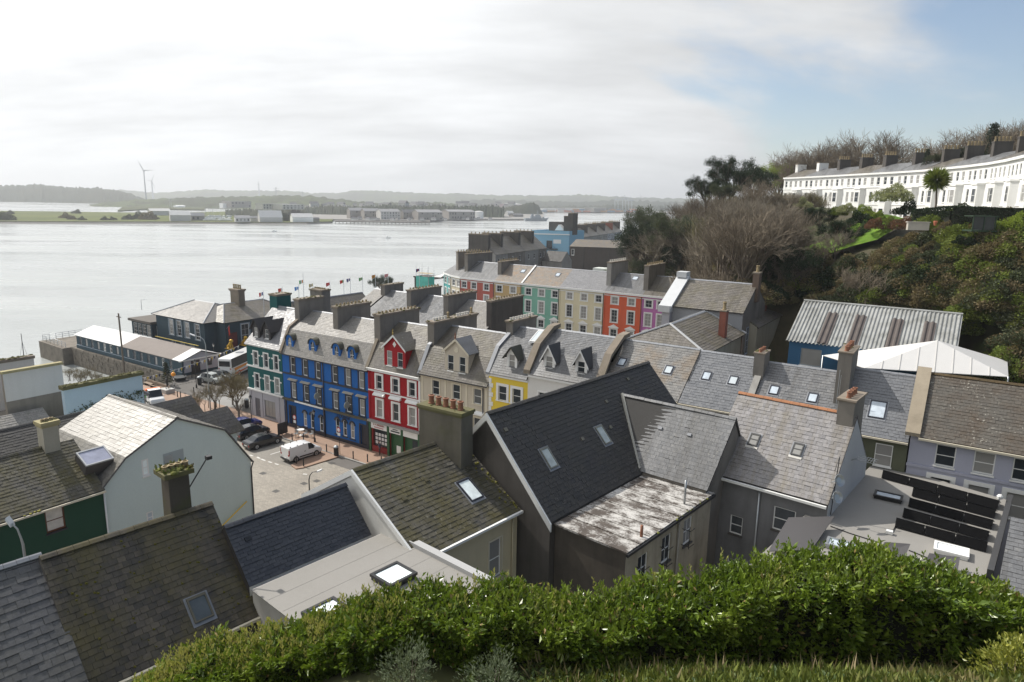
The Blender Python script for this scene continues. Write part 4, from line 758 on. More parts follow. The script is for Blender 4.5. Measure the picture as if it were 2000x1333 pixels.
# flat roof with worn white coating
ft = NF(60.05, -24.0); Wt, Dt = 10.4, 4.85; wallm = render_mat('stained_back_wall', (0.46, 0.40, 0.30), 0.75, (0.09, 0.08, 0.06), 0.5, 0.6, green=0.3)
wins = [(1.9, 12.3), (4.6, 12.45), (7.3, 12.6)]; ops = [(x-0.55, x+0.55, z, z+1.75) for x, z in wins]
mb = MB(); facade(mb, ft, Wt, 6, 14.9, ops, 0.2); mb.poly([ft.P(0, 0, 6), ft.P(0, Dt, 6), ft.P(0, Dt, 14.9), ft.P(0, 0, 14.9)], 1); mb.poly([ft.P(Wt, 0, 6), ft.P(Wt, Dt, 6), ft.P(Wt, Dt, 14.9), ft.P(Wt, 0, 14.9)]); mb.obj('extension_wall', [wallm, render_mat('black_stained_wall', (0.095, 0.082, 0.068), 0.95, (0.03, 0.028, 0.026), 0.5, 0.5)], h)
for (x, z) in wins:
 window(h, ft, x, z, 1.1, 1.75, fw=0.09, sillmat=CONC_D, cols=2)
 mb = MB()       # iron brackets of a former balcony rail
 for dz in (0.25, 1.3): mb.tube([ft.P(x-0.75, 0, z+dz), ft.P(x-0.75, -0.55, z+dz), ft.P(x-0.2, -0.55, z+dz)], 0.025, 5)
 mb.tube([ft.P(x-0.75, -0.5, z+0.1), ft.P(x-0.75, -0.5, z+1.6)], 0.025, 5); mb.obj('iron_bracket', BLACK_P, h)
m_, t_, b_ = newmat('worn_white_roof'); n = NT(t_); mask = n.ramp(n.math('ADD', n.math('ADD', n.math('MULTIPLY', n.noise(1.0, 7, 0.7, vec=n.town((0.75, 1.35, 1)), dist=0.4), 0.6), n.math('MULTIPLY', n.noise(0.45, 4, 0.6), 0.4)), n.math('MULTIPLY', n.noise(8, 5, 0.75), 0.3)), 0.60, 0.72); n.l(n.mix(mask, n.mix(n.noise(2, 4), (0.05, 0.04, 0.034), (0.11, 0.09, 0.075)), (0.52, 0.505, 0.48)), b_.inputs['Base Color']); b_.inputs['Roughness'].default_value = 0.75; WORN = m_
MB().box(ft, -0.12, Wt+0.1, -0.15, Dt, 14.9, 15.02).obj('flat_roof', WORN, h)
for k_ in range(1, 9): MB().box(ft, k_*1.15, k_*1.15+0.09, -0.05, Dt-0.05, 15.02, 15.07).obj('batten_seam', WORN, h)
MB().box(ft, -0.2, Wt+0.1, -0.26, -0.12, 14.78, 14.95).obj('gutter', BLACK_P, h); pipe(h, [ft.P(5.9, -0.1, 14.8), ft.P(5.9, -0.1, 7)], 0.06, plain('dirty_pipe', (0.3, 0.28, 0.24), 0.6)); pipe(h, [ft.P(7.6, 0.5, 15.0), ft.P(7.6, 0.5, 16.6)], 0.07, GREYMET, 'flue')
pipe(h, [ft.P(2.0, 0.25, 15.0), ft.P(2.0, 0.25, 15.7)], 0.09, TERRA, 'flue'); lumps(h, ft, 3.0, 10.0, -0.2, 0.05, 14.98, 26, 0.09, plain('gutter_weeds', (0.16, 0.17, 0.03), 0.9, var=0.5), 'weeds')
# ---- I: purple slate roof with orange ridge
fr = rotframe(T(60.25, -11.1, 0), -6.0); W = 7.9; run = 4.75; h = thing('back_house', 'house with purple slate roof, orange ridge tiles and white gable', 'house', fr.P(4, 0, 7))
GREYR = render_mat('grey_stained_render', (0.20, 0.20, 0.205), 0.75, (0.06, 0.06, 0.06), 0.4, 0.5)
ops = []
def on_plane(u, v, fr, y=0.0):
 d = ray(u, v); k = (fr.P(0, y, 0)-CO).dot(fr.ey)/d.dot(fr.ey); q = CO+d*k-fr.o; return q.dot(fr.ex), q.z
wl = []
for (u0, v0, u1, v1) in ((1427, 1005, 1448, 1048), (1512, 988, 1550, 1046), (1421, 1093, 1441, 1112)):
 xa, z1_ = on_plane(u0, v0, fr); xb, z0_ = on_plane(u1, v1, fr); ops.append((xa, xb, z0_, max(z1_, z0_+0.6)))
mb = MB(); facade(mb, fr, W, 4.0, 15.6, ops, 0.2); gp = [fr.P(0, 0, 4), fr.P(0, 9.5, 4), fr.P(0, 9.5, 15.6), fr.P(0, run, 19.9), fr.P(0, 0, 15.6)]; mb.poly(gp); mb.poly([p+fr.ex*W for p in gp], 1); mb.poly([fr.P(0, 9.5, 4), fr.P(W, 9.5, 4), fr.P(W, 9.5, 15.6), fr.P(0, 9.5, 15.6)]); mb.obj('wall', [GREYR, render_mat('white_gable', (0.55, 0.55, 0.55), 0.25, (0.3, 0.3, 0.3))], h)
for q in ops: window(h, fr, (q[0]+q[1])/2, q[2], q[1]-q[0], q[3]-q[2], fw=0.07, sillmat=CONC_D, rows=2, glass=glass_mat('curtained_glass', (0.05, 0.055, 0.06), (0.4, 0.4, 0.38), 0.5))
s1, i1 = slope(h, [fr.P(-0.1, -0.25, 15.45), fr.P(W+0.05, -0.25, 15.45), fr.P(W+0.05, run, 20.05), fr.P(-0.1, run, 20.05)], SL_PURPLE, 0.40, 0.30, 300); slope(h, [fr.P(W, 9.7, 15.4), fr.P(0, 9.7, 15.4), fr.P(0, run, 20.05), fr.P(W, run, 20.05)], SL_PURPLE, 0.4, 0.3)
ridge(s1, fr.P(-0.1, run, 20.05), fr.P(W-1.2, run, 20.05), plain('orange_ridge', (0.34, 0.15, 0.07), 0.8, var=0.45), 0.62, 0.17); MB().box(fr, -0.1, W, -0.45, -0.3, 15.2, 15.36).obj('gutter', WHITE, h)
for u0, v0 in ((1473, 860), (1558, 879)):
 a, b = slope_uv(i1, u0, v0); skylight(h, i1, a, b, 0.66, 0.95, plain('dark_rooflight_frame', (0.05, 0.05, 0.05), 0.6), glass=GLASS, mid=True); MB().box(Frame(i1[0]+i1[1]*a+i1[2]*b, i1[1], i1[2], i1[3]), -0.42, 0.42, -0.68, -0.5, 0.02, 0.045).obj('flashing', plain('white_mortar', (0.6, 0.58, 0.54), 0.8), h)
chimney(h, fr, W-1.05, W-0.05, run-0.75, run+1.9, 17.5, 21.2, CONC, 0, cap=0.2, over=0.12, capmat=STONE_C, label='grey chimney with four orange pots'); chx = [o for o in h.children if o.name.startswith('chimney')][-1]; pots(chx, [fr.P(W-0.55, run-0.35+i*0.5, 21.2) for i in range(4)], TERRA, 0.16, 0.42)
pipe(h, [fr.P(0.25, -0.12, 15.2), fr.P(0.25, -0.12, 5)], 0.06, WHITE); xa, za_ = on_plane(1485, 960, fr); pipe(h, [fr.P(xa, -0.12, za_), fr.P(xa, -0.12, 5)], 0.07, GREYMET)
for zz in (17.0, 15.9):      # satellite dishes on the near corner
 c = fr.P(W+0.35, 0.2, zz); MB().tube([fr.P(W, 0.2, zz-0.2), c], 0.03, 5).obj('dish_arm', GREYMET, h); o = link('satellite_dish', MB().lathe((0, 0, 0), [(0.05, 0.0), (0.25, 0.05), (0.4, 0.14), (0.38, 0.16), (0.2, 0.08)], 14).mesh('satellite_dish'), [GREYMET], h); o.matrix_local = Matrix.Translation(-base_of(h)) @ Matrix.Translation(c) @ Vector((0.3, -0.8, 0.35)).to_track_quat('Z', 'Y').to_matrix().to_4x4()
MB().tube([fr.P(W+0.06, 0.4, 17.5), fr.P(W+0.06, 1.2, 18.2), fr.P(W+0.06, 0.6, 14.5)], 0.03, 5).obj('cable', BLACK_P, h); MB().tube([fr.P(W-1.2, run-0.2, 20), fr.P(W-1.2, run-0.2, 22.6)], 0.02, 5).obj('aerial_mast', GREYMET, h)
ae = MB()
for i in range(7): ae.box(fr, W+0.4+i*0.16, W+0.42+i*0.16, run-0.5, run+0.5, 17.2, 17.23)
ae.box(fr, W+0.3, W+1.5, run-0.02, run+0.02, 17.17, 17.2).box(fr, W+0.3, W+1.5, run-0.5, run-0.47, 17.17, 17.2).box(fr, W+0.3, W+1.5, run+0.47, run+0.5, 17.17, 17.2).tube([fr.P(W, run, 16.9), fr.P(W+0.4, run, 17.2)], 0.02, 5).obj('aerial', GREYMET, h)
# ---- J: flat roof with solar panels
jl = [at_z(1704, 909, 14.2), at_z(1766, 921, 14.2), at_z(1966, 980, 14.2), at_z(1925, 1130, 14.2), at_z(1460, 1110, 14.2), at_z(1588, 995, 14.2), at_z(1642, 972, 14.2)]
FELT = render_mat('grey_roof_felt', (0.064, 0.063, 0.063), 0.4, (0.05, 0.05, 0.04), 0.4, 0.1, green=0.15, spec=0.06)
h = thing('flat_roofed_building', 'grey felt flat roof carrying black solar panels and four rooflights', 'building', T(72, -8, 8)); MB().prism(jl, -EZ*9.0).obj('wall', GREYR, h); MB().prism([p+EZ*0.12 for p in jl], -EZ*0.14).obj('flat_roof', FLAT, h)
e0, e1 = jl[2], jl[3]; MB().prism([e0+EZ*0.1, e1+EZ*0.1, e1+EZ*0.1+D0*0.3, e0+EZ*0.1+D0*0.3], EZ*0.45).obj('parapet', plain('dark_parapet', (0.05, 0.05, 0.052), 0.6), h)
jf = Frame(T(70, -8, 0), D0, N0)
def jbox(u, v, w, d, glass, fmat, ang=0, nm='box_rooflight'): return box_light(h, at_z(u, v, 14.5), w, d, jf, 14.33, nm, glass, fmat, 0.28)
jbox(1735, 970, 1.6, 0.95, SKYGLASS, BLACK_P); jbox(1858, 1075, 1.6, 1.1, BOXGLASS, WHITE); jbox(1652, 1068, 2.0, 1.0, SKYGLASS, GREYMET)
PANEL = plain('solar_cell', (0.012, 0.013, 0.016), 0.25, spec=0.3); FRM = plain('panel_plastic', (0.006, 0.006, 0.007), 0.6, spec=0.15)
rows_ = [((1724, 919), (1952, 979)), ((1783, 953), (1946, 996)), ((1776, 973), (1941, 1017)), ((1765, 993), (1933, 1039)), ((1750, 1012), (1930, 1060))]
for a_, b_ in rows_:
 pa, pb = at_z(*a_, 14.92), at_z(*b_, 14.92); d_ = (pb-pa).normalized(); dn = Vector((-d_.y, d_.x, 0)); n_p = max(2, round((pb-pa).length/1.75)); L_ = (pb-pa).length/n_p
 for i in range(n_p):
  q0 = pa+d_*(L_*i+0.02); q1 = pa+d_*(L_*(i+1)-0.02); sp = MB().prism([q0, q1, q1+dn*1.05-EZ*0.5, q0+dn*1.05-EZ*0.5], EZ*0.04).obj('solar_panel', PANEL, h)
  MB().prism([q0-EZ*0.02, q1-EZ*0.02, q1-EZ*0.54-dn*0.16, q0-EZ*0.54-dn*0.16], dn*0.05).prism([q0-EZ*0.02, q0-EZ*0.54-dn*0.15, q0+dn*1.0-EZ*0.6, q0+dn*1.0-EZ*0.5], d_*0.04).obj('ballast_tray', FRM, sp)
PT = plain('panel_grey_top', (0.085, 0.08, 0.08), 0.35)
for pts_ in (((1540, 1012), (1630, 1010), (1585, 1075), (1500, 1078)), ((1728, 1060), (1778, 1064), (1760, 1105), (1703, 1090)), ((1815, 1082), (1875, 1090), (1868, 1130), (1800, 1112))):
 q = [at_z(a, b, zz) for (a, b), zz in zip(pts_, (14.95, 14.95, 14.5, 14.5))]; MB().prism(q, EZ*0.04).obj('solar_panel', PT, h)
c = at_z(1737, 1041, 14.4); MB().box(Frame(c, D0, N0), -0.18, 0.18, -0.14, 0.14, -0.05, 0.14).obj('junction_box', WHITE, h)
for pl in (((1743, 1040), (1752, 1022)), ((1622, 1028), (1660, 1042), (1717, 1060)), ((1775, 1075), (1812, 1090))): MB().tube([at_z(a, b, 14.36) for a, b in pl], 0.03, 5).obj('cable', BLACK_P, h)
c = at_z(1953, 970, 15.0); MB().lathe(c-EZ*0.3, [(0.05, -0.4), (0.05, 0.1), (0.16, 0.15), (0.18, 0.32), (0.1, 0.42)], 10).obj('security_camera', WHITE, h)
# slated wall at the right edge
h = thing('slated_house', 'grey slate roof slope at the lower right edge beside the solar roof', 'house', at_z(1985, 1080, 9)); pa, pb = at_z(1975, 1010, 16.5), at_z(1945, 1165, 14.0); dv = D0*7
slope(h, [pb, pb+dv, pa+dv+EZ*0.01, pa], SL_GREY, 0.42, 0.3, 150); MB().prism([pb-EZ*0.2, pb+dv-EZ*0.2, pa+dv-EZ*0.2, pa-EZ*0.2], -EZ*8).obj('wall', CONC_D, h)
# ---------------------------------------------------------------- houses at left, across the lane
PALEB = render_mat('pale_blue_wall', (0.62, 0.71, 0.69), 0.14, (0.36, 0.42, 0.42)); DGREEN = render_mat('dark_green_wall', (0.022, 0.075, 0.045), 0.2, (0.01, 0.03, 0.02))
SL_LIT = slate_mat('slate_pale_sunlit', (0.16, 0.15, 0.135), (0.27, 0.255, 0.23), moss=0.2, streak=0.5, scol=(0.12, 0.105, 0.085), rough=0.45)  # paler slates for the sunward slopes only: sun sheen put into the colour
fr = rotframe(T(22, -33.1, 0), 90); h = thing('gabled_house', 'pale blue rendered house with broad mansard gable towards the viewer', 'house', fr.P(6, 0, 3.5))
prof = [(-0.0, 3.5), (12.5, 3.5), (12.45, 10.3), (10.2, 13.8), (6.0, 15.95), (1.75, 13.9), (0, 12.2)]; Dp = 10.7
ops = [(2.93, 3.47, 11.9, 13.25), (2.92, 3.45, 7.85, 8.85)]
mb = MB(); f2 = fr; facade(mb, fr, 12.5, 3.5, 10.3, [ops[1]], 0.15)
def gpoly(pts_, y=0.0): mb.poly([fr.P(x, y, z) for x, z in pts_])
xs_ = [0, 1.75, 2.93, 3.47, 6.0, 10.2, 12.45]; top = lambda x: np.interp(x, [0, 1.75, 6, 10.2, 12.45], [12.2, 13.9, 15.95, 13.8, 10.3])
for a_, b_ in zip(xs_[:-1], xs_[1:]):
 if a_ == 2.93: gpoly([(a_, 10.3), (b_, 10.3), (b_, 11.9), (a_, 11.9)]); gpoly([(a_, 13.25), (b_, 13.25), (b_, top(b_)), (a_, top(a_))])
 else: gpoly([(a_, 10.3), (b_, 10.3), (b_, top(b_)), (a_, top(a_))])
for q in ((2.93, 11.9, 2.93, 13.25), (3.47, 11.9, 3.47, 13.25), (2.93, 11.9, 3.47, 11.9), (2.93, 13.25, 3.47, 13.25)): mb.poly([fr.P(q[0], 0, q[1]), fr.P(q[2], 0, q[3]), fr.P(q[2], 0.15, q[3]), fr.P(q[0], 0.15, q[1])])
mb.poly([fr.P(12.5, 0, 3.5), fr.P(12.5, Dp, 3.5), fr.P(12.45, Dp, 10.3), fr.P(12.45, 0, 10.3)]); mb.poly([fr.P(x, Dp, z) for x, z in prof]); mb.poly([fr.P(0, 0, 3.5), fr.P(0, Dp, 3.5), fr.P(0, Dp, 12.2), fr.P(0, 0, 12.2)]); mb.obj('wall', PALEB, h)
window(h, fr, 3.2, 11.9, 0.54, 1.35, fw=0.1, inset=0.04, glass=BOXGLASS); window(h, fr, 3.2, 7.85, 0.54, 1.0, fw=0.1, inset=0.04, glass=SKYGLASS)
bar(h, fr, 4.65, 6.35, -0.02, 0, 11.5, 13.2, plain('grey_patch', (0.36, 0.41, 0.42), 0.8), 'render_patch'); gr = MB()
for i in range(7): gr.box(fr, 4.75, 5.4, -0.07, -0.02, 12.2+i*0.12, 12.28+i*0.12)
gr.obj('vent_grille', plain('grille_grey', (0.42, 0.44, 0.43), 0.6), h)
e_ = 0.12
sA, iA = slope(h, [fr.P(1.75, -e_, 13.9), fr.P(1.75, Dp, 13.9), fr.P(6, Dp, 15.95), fr.P(6, -e_, 15.95)][::1] if False else [fr.P(1.75, Dp, 13.9), fr.P(1.75, -e_, 13.9), fr.P(6, -e_, 15.95), fr.P(6, Dp, 15.95)], SL_LIT, 0.40, 0.34, 300)
slope(h, [fr.P(-0.1, Dp, 12.1), fr.P(-0.1, -e_, 12.1), fr.P(1.75, -e_, 13.9), fr.P(1.75, Dp, 13.9)], SL_LIT, 0.40, 0.34, 60)
slope(h, [fr.P(10.2, -e_, 13.8), fr.P(10.2, Dp, 13.8), fr.P(6, Dp, 15.95), fr.P(6, -e_, 15.95)], SL_BROWN, 0.4, 0.34); slope(h, [fr.P(12.7, -e_, 10.1), fr.P(12.7, Dp, 10.1), fr.P(10.2, Dp, 13.8), fr.P(10.2, -e_, 13.8)], SL_BROWN, 0.4, 0.34)
ridge(sA, fr.P(6, -e_, 15.95), fr.P(6, Dp, 15.95), SL_BROWN, 0.5, 0.2)
mb = MB()
for (x0, z0_), (x1, z1_) in zip([(12.7, 10.05), (10.2, 13.75), (6, 15.9), (1.75, 13.85)], [(10.2, 13.75), (6, 15.9), (1.75, 13.85), (-0.1, 12.05)]): mb.prism([fr.P(x0, -e_-0.02, z0_-0.1), fr.P(x1, -e_-0.02, z1_-0.1), fr.P(x1, -e_-0.02, z1_+0.05), fr.P(x0, -e_-0.02, z0_+0.05)], fr.ey*0.05)
mb.obj('verge_trim', plain('verge_grey', (0.10, 0.10, 0.10), 0.7), h); pipe(h, [fr.P(12.75, -0.05, 10.1), fr.P(12.45, -0.08, 9.5), fr.P(12.45, -0.08, 3.6)], 0.06, BLACK_P)
for t_, sl in ((11.35, 0), (17.3, 1)):      # gabled dormers towards the square
 dm = MB(); zr_, zw_ = 14.05, 12.0; f3 = Frame(T(t_, -33.1, 0), N0, -D0)
 for sg in (-1, 1):
  q = [f3.P(9.2, sg*1.75, zw_), f3.P(14.1, sg*1.75, zw_), f3.P(13.55, 0, zr_), f3.P(9.2, 0, zr_)]; dm.prism(q, EZ*0.1)
 o = dm.obj('dormer_roof', SL_BROWN, h); MB().prism([f3.P(13.4, -1.5, 10.3), f3.P(13.4, 1.5, 10.3), f3.P(13.4, 1.5, 12.2), f3.P(13.4, 0, 13.9), f3.P(13.4, -1.5, 12.2)], -N0*3.5).obj('dormer', PALEB, h)
 slope(h, [f3.P(9.2, -1.8, zw_+0.1), f3.P(14.1, -1.8, zw_+0.1), f3.P(13.6, 0, zr_+0.12), f3.P(9.2, 0, zr_+0.12)], SL_BROWN, 0.4, 0.34, name='dormer_slope')
# camera and light bracket
MB().box(fr, 6.05, 6.3, -0.3, 0, 12.1, 12.3).box(fr, 6.1, 6.2, -0.5, -0.3, 12.0, 12.15).obj('security_camera', plain('camera_grey', (0.3, 0.3, 0.32), 0.5), h)
cb = [fr.P(5.9+0.25*math.sin(k), -0.03, 12.0-k*0.55) for k in range(9)]; MB().tube(cb, 0.015, 4).obj('cable', BLACK_P, h)
MB().tube([fr.P(8.9, -0.3, 5.2), fr.P(11.7, -0.2, 6.6)], 0.06, 6).obj('yellow_cable_guard', plain('safety_yellow', (0.7, 0.45, 0.03), 0.5), h)
# ---- dark green house
fr = rotframe(T(22.02, -47.0, 0), 90); W = 13.9; h = thing('terraced_house', 'dark green house with mossy slate roof, brown window and square cream chimney', 'house', fr.P(9, 0, 3.5))
ops = [(9.9, 11.15, 9.95, 11.65)]; shell(h, fr, W, 8.0, 3.5, 12.05, ops, DGREEN, (3.95, 14.95)); BROWNF = plain('brown_frame', (0.13, 0.045, 0.02), 0.5); window(h, fr, 10.52, 9.95, 1.25, 1.7, frame=BROWNF, fw=0.1, sillmat=DARKTRIM, glass=glass_mat('bright_curtain_glass', (0.4, 0.38, 0.35), (0.55, 0.53, 0.5), 0.5, 0.1))
s1, i1 = slope(h, [fr.P(0, -0.25, 11.95), fr.P(W, -0.25, 11.95), fr.P(W, 3.95, 15.0), fr.P(0, 3.95, 15.0)], SL_MOSS, 0.36, 0.27, 300); slope(h, [fr.P(W, 8.2, 12), fr.P(0, 8.2, 12), fr.P(0, 3.95, 15), fr.P(W, 3.95, 15)], SL_MOSS, 0.36, 0.27); ridge(s1, fr.P(0, 3.95, 15), fr.P(W-2.2, 3.95, 15), SL_MOSS)
MB().box(fr, 0, W, -0.4, -0.26, 11.75, 11.88).obj('gutter', CREAM_P, h); pipe(h, [fr.P(W-0.05, -0.1, 11.7), fr.P(W-0.05, -0.1, 4)], 0.06, WHITE)
ch = chimney(h, fr, 11.7, 12.75, 3.4, 4.4, 13.5, 16.95, render_mat('cream_stack', (0.44, 0.41, 0.33), 0.6, (0.2, 0.18, 0.13)), 0, cap=0.4, over=0.14, capmat=render_mat('yellowed_cap', (0.38, 0.33, 0.18), 0.5), moss=8); pots(ch, [fr.P(11.95+i*0.28, 3.9, 16.95) for i in range(3)], POT_Y, 0.15, 0.16)
mb = MB(); f4 = Frame(fr.P(13.2, 1.0, 13.2), fr.ex, (fr.ey*0.9+EZ*0.44), (EZ*0.9-fr.ey*0.44)); mb.box(f4, 0, 2.0, 0, 1.6, -0.7, 0.55); o = mb.obj('roof_box', CONC_D, h); sk = MB()
for q in ((0, 0.1, 0, 1.6), (1.9, 2.0, 0, 1.6), (0.1, 1.9, 0, 0.1), (0.1, 1.9, 1.5, 1.6)): sk.box(f4, *q, 0.55, 0.68)
s_ = sk.obj('skylight', plain('pale_frame', (0.45, 0.46, 0.47), 0.5), h); MB().box(f4, 0.1, 1.9, 0.1, 1.5, 0.5, 0.62).obj('pane', glass_mat('violet_rooflight', (0.2, 0.21, 0.27), (0.25, 0.26, 0.3), 0.2, 0.08), s_)
lumps(h, fr, 8.6, 9.6, -0.3, 0.1, 11.95, 14, 0.1, plain('dry_grass_tuft', (0.30, 0.27, 0.05), 0.9), 'weeds')
# ---- dark slate wing beyond
fr = rotframe(T(13.5, -38.5, 0), 90); h = thing('terraced_house', 'low house with dark slate roof and small gable behind the cream chimney', 'house', fr.P(4, 0, 3.5)); shell(h, fr, 8.0, 8.0, 3.5, 11.6, [], WHITEW, (4, 14.3))
s1, i1 = slope(h, [fr.P(0, -0.2, 11.6), fr.P(10.0, -0.2, 11.6), fr.P(10.0, 4, 14.4), fr.P(0, 4, 14.4)], SL_BLACK, 0.36, 0.28, 120); slope(h, [fr.P(8, 8.2, 11.6), fr.P(0, 8.2, 11.6), fr.P(0, 4, 14.4), fr.P(8, 4, 14.4)], SL_BLACK, 0.36, 0.28); ridge(s1, fr.P(0, 4, 14.4), fr.P(10, 4, 14.4), SL_BLACK)
fr = rotframe(T(16.6, -37.4, 0), 90)
# ---- pale blue parapet house and the white walls at the left edge
PB2 = render_mat('powder_blue_wall', (0.46, 0.58, 0.66), 0.2, (0.3, 0.36, 0.38)); fr = rotframe(T(0, -26.1, 0), 90); W = 7.8; h = thing('parapet_house', 'powder blue gable wall with mossy parapet and ivy patches', 'house', fr.P(4, 0, 3.5)); shell(h, fr, W, 0.6, 3.5, 14.25, [], PB2, top=14.2); b2 = Frame(fr.P(0, 0.6, 0), fr.ex, fr.ey); MB().box(b2, 0, W, 0, 8, 3.5, 9.5).obj('rear_body', CONC, h); slope(h, [b2.P(0, 8.2, 9.4), b2.P(0, 0, 9.4), b2.P(W/2, 0, 12.6), b2.P(W/2, 8.2, 12.6)], SL_BROWN, slates=False); slope(h, [b2.P(W, 0, 9.4), b2.P(W, 8.2, 9.4), b2.P(W/2, 8.2, 12.6), b2.P(W/2, 0, 12.6)], SL_BROWN, slates=False)
MB().box(fr, -0.15, W+0.15, -0.15, 0.75, 14.2, 14.55).obj('coping', render_mat('mossy_cap', (0.14, 0.13, 0.06), 0.5, green=0.8), h); lumps(h, fr, -0.1, W+0.1, -0.1, 0.7, 14.55, 90, 0.2, MOSS)
iv = MB()
for cx, cz, n_, sp in ((4.9, 12.2, 150, 0.8), (6.0, 11.6, 160, 0.7), (2.4, 11.9, 140, 0.6), (7.2, 12.4, 60, 0.3), (0.8, 11.5, 60, 0.5)):
 for q in range(n_):
  c = fr.P(cx+random.gauss(0, sp), -0.05-random.random()*0.12, cz+random.gauss(0, sp*0.5)); s_ = random.uniform(0.06, 0.13); d_ = Vector((random.uniform(-1, 1), random.uniform(-1, 1), random.uniform(-1, 1))).normalized(); e2 = d_.orthogonal().normalized(); iv.add([c+d_*s_, c+e2*s_*0.6, c-d_*s_, c-e2*s_*0.6], [(0, 1, 2, 3)])
iv.obj('ivy', leaf_mat('ivy', (0.025, 0.045, 0.015), (0.06, 0.085, 0.03)), h, 'stuff')
STAINW = render_mat('stained_white_wall', (0.66, 0.64, 0.60), 0.25, (0.35, 0.33, 0.28)); fr = rotframe(T(-4, -29.7, 0), 90); W = 5.3; h = thing('parapet_house', 'white upper gable wall above bare stained grey render at left', 'house', fr.P(3, 0, 3.5))
mb = MB(); facade(mb, fr, W, 3.5, 13.1, [], 0.1, 1); facade(mb, fr, W, 13.1, 16.0, []); mb.box(fr, 0, W, 0.01, 0.45, 3.5, 15.97, 1); mb.box(fr, 0.05, W-0.05, 0.45, 8, 3.5, 11.0, 1); mb.obj('wall', [STAINW, render_mat('bare_render', (0.27, 0.24, 0.20), 0.75, (0.10, 0.09, 0.075))], h)
MB().box(fr, -0.1, W+0.1, -0.1, 0.5, 15.95, 16.2).obj('coping', render_mat('yellowed_cap', (0.38, 0.33, 0.18), 0.5), h)
fr = rotframe(T(-9, -34, 0), 90); W = 9.0; h = thing('parapet_house', 'white wall with moss topped chimney parapet at far left edge', 'house', fr.P(6, 0, 3.5)); shell(h, fr, W, 0.7, 3.5, 16.0, [], STAINW, top=15.9); MB().box(fr, 0.1, W-0.1, 0.7, 7, 3.5, 11).obj('rear_body', CONC, h); MB().box(fr, -0.1, W+0.1, -0.1, 0.8, 16.0, 16.3).obj('coping', STONE_C, h); lumps(h, fr, 0, W, 0, 0.7, 16.3, 70, 0.2, MOSS); MB().box(fr, 4.4, 5.2, 0.1, 0.6, 16.3, 16.9).obj('chimney_stub', CONC_D, h)
fr = rotframe(T(1, -36.5, 0), 90); h = thing('terraced_house', 'low slate roofed house below the stained grey gable at left', 'house', fr.P(4, 0, 3.5)); shell(h, fr, 9.5, 8, 3.5, 9.5, [], CONC, (4, 12.0)); slope(h, [fr.P(0, -0.2, 9.5), fr.P(9.5, -0.2, 9.5), fr.P(9.5, 4, 12.1), fr.P(0, 4, 12.1)], SL_OLD, 0.4, 0.3); slope(h, [fr.P(9.5, 8.2, 9.5), fr.P(0, 8.2, 9.5), fr.P(0, 4, 12.1), fr.P(9.5, 4, 12.1)], SL_OLD, 0.4, 0.3)
# ---------------------------------------------------------------- ground, sea, hill
def sheet(name, pts, z, mat, kind='structure'):
 o = MB().poly([(p[0], p[1], z) if len(p) == 2 else p for p in pts]).obj(name, mat); o['kind'] = kind; return o
def pave_mat(name, c1, c2, mortar, sc, rot=0.0, bw=0.5, bh=0.25, stain=0.3):
 m, t, b = newmat(name); n = NT(t); mp = n.n('ShaderNodeMapping'); mp.inputs['Rotation'].default_value = (0, 0, rot); mp.inputs['Scale'].default_value = (sc, sc, sc); n.l(n.pos(), mp.inputs[0])
 br = n.n('ShaderNodeTexBrick'); br.inputs['Color1'].default_value = (*c1, 1); br.inputs['Color2'].default_value = (*c2, 1); br.inputs['Mortar'].default_value = (*mortar, 1); br.inputs['Scale'].default_value = 1; br.inputs['Brick Width'].default_value = bw; br.inputs['Row Height'].default_value = bh; br.inputs['Mortar Size'].default_value = 0.018; n.l(mp.outputs[0], br.inputs['Vector'])
 st = n.ramp(n.noise(0.16, 6, 0.62), 0.4, 0.72); c = n.mix(n.math('MULTIPLY', st, stain), br.outputs['Color'], tuple(x*0.45 for x in c1)); c = n.mix(n.math('MULTIPLY', n.ramp(n.noise(2.2, 5, 0.65), 0.58, 0.75), 0.25), c, tuple(x*0.35 for x in c1)); n.l(c, b.inputs['Base Color']); b.inputs['Roughness'].default_value = 0.75; n.bump(br.outputs['Fac'], -0.25, 0.01, b); return m
ROW_A = math.atan2(D0.y, D0.x)
PAVE = pave_mat('square_setts', (0.35, 0.315, 0.265), (0.27, 0.245, 0.21), (0.17, 0.155, 0.13), 2.2, -ROW_A, 0.9, 0.4, 0.5); BRICKP = pave_mat('brick_pavers', (0.36, 0.235, 0.165), (0.30, 0.185, 0.13), (0.26, 0.20, 0.15), 4.5, -ROW_A); TARP = pave_mat('parking_setts', (0.27, 0.25, 0.215), (0.22, 0.205, 0.18), (0.18, 0.165, 0.15), 3.5, -ROW_A, stain=0.45)
GROUND = render_mat('town_ground_tarmac', (0.15, 0.14, 0.13), 0.5, (0.08, 0.075, 0.07), 0.1, 0.0)
coast = [(-25, -120), (-24, -40), (-33, -14), (-33, 5.6), (-72.5, 5.85), (-73, 13.5), (-68, 15), (-67, 33), (-52, 47), (-47, 62), (-56, 82), (-58, 98), (-66, 118), (-81, 138), (-87, 185), (-118, 236), (-131, 300), (-160, 400), (-165, 470), (-120, 520), (60, 640), (320, 520), (320, -160), (60, -160)]
mb = MB(); mb.prism([T(t, s, 3.45) for t, s in coast], -EZ*8); g = mb.obj('town_ground', GROUND); g['kind'] = 'structure'
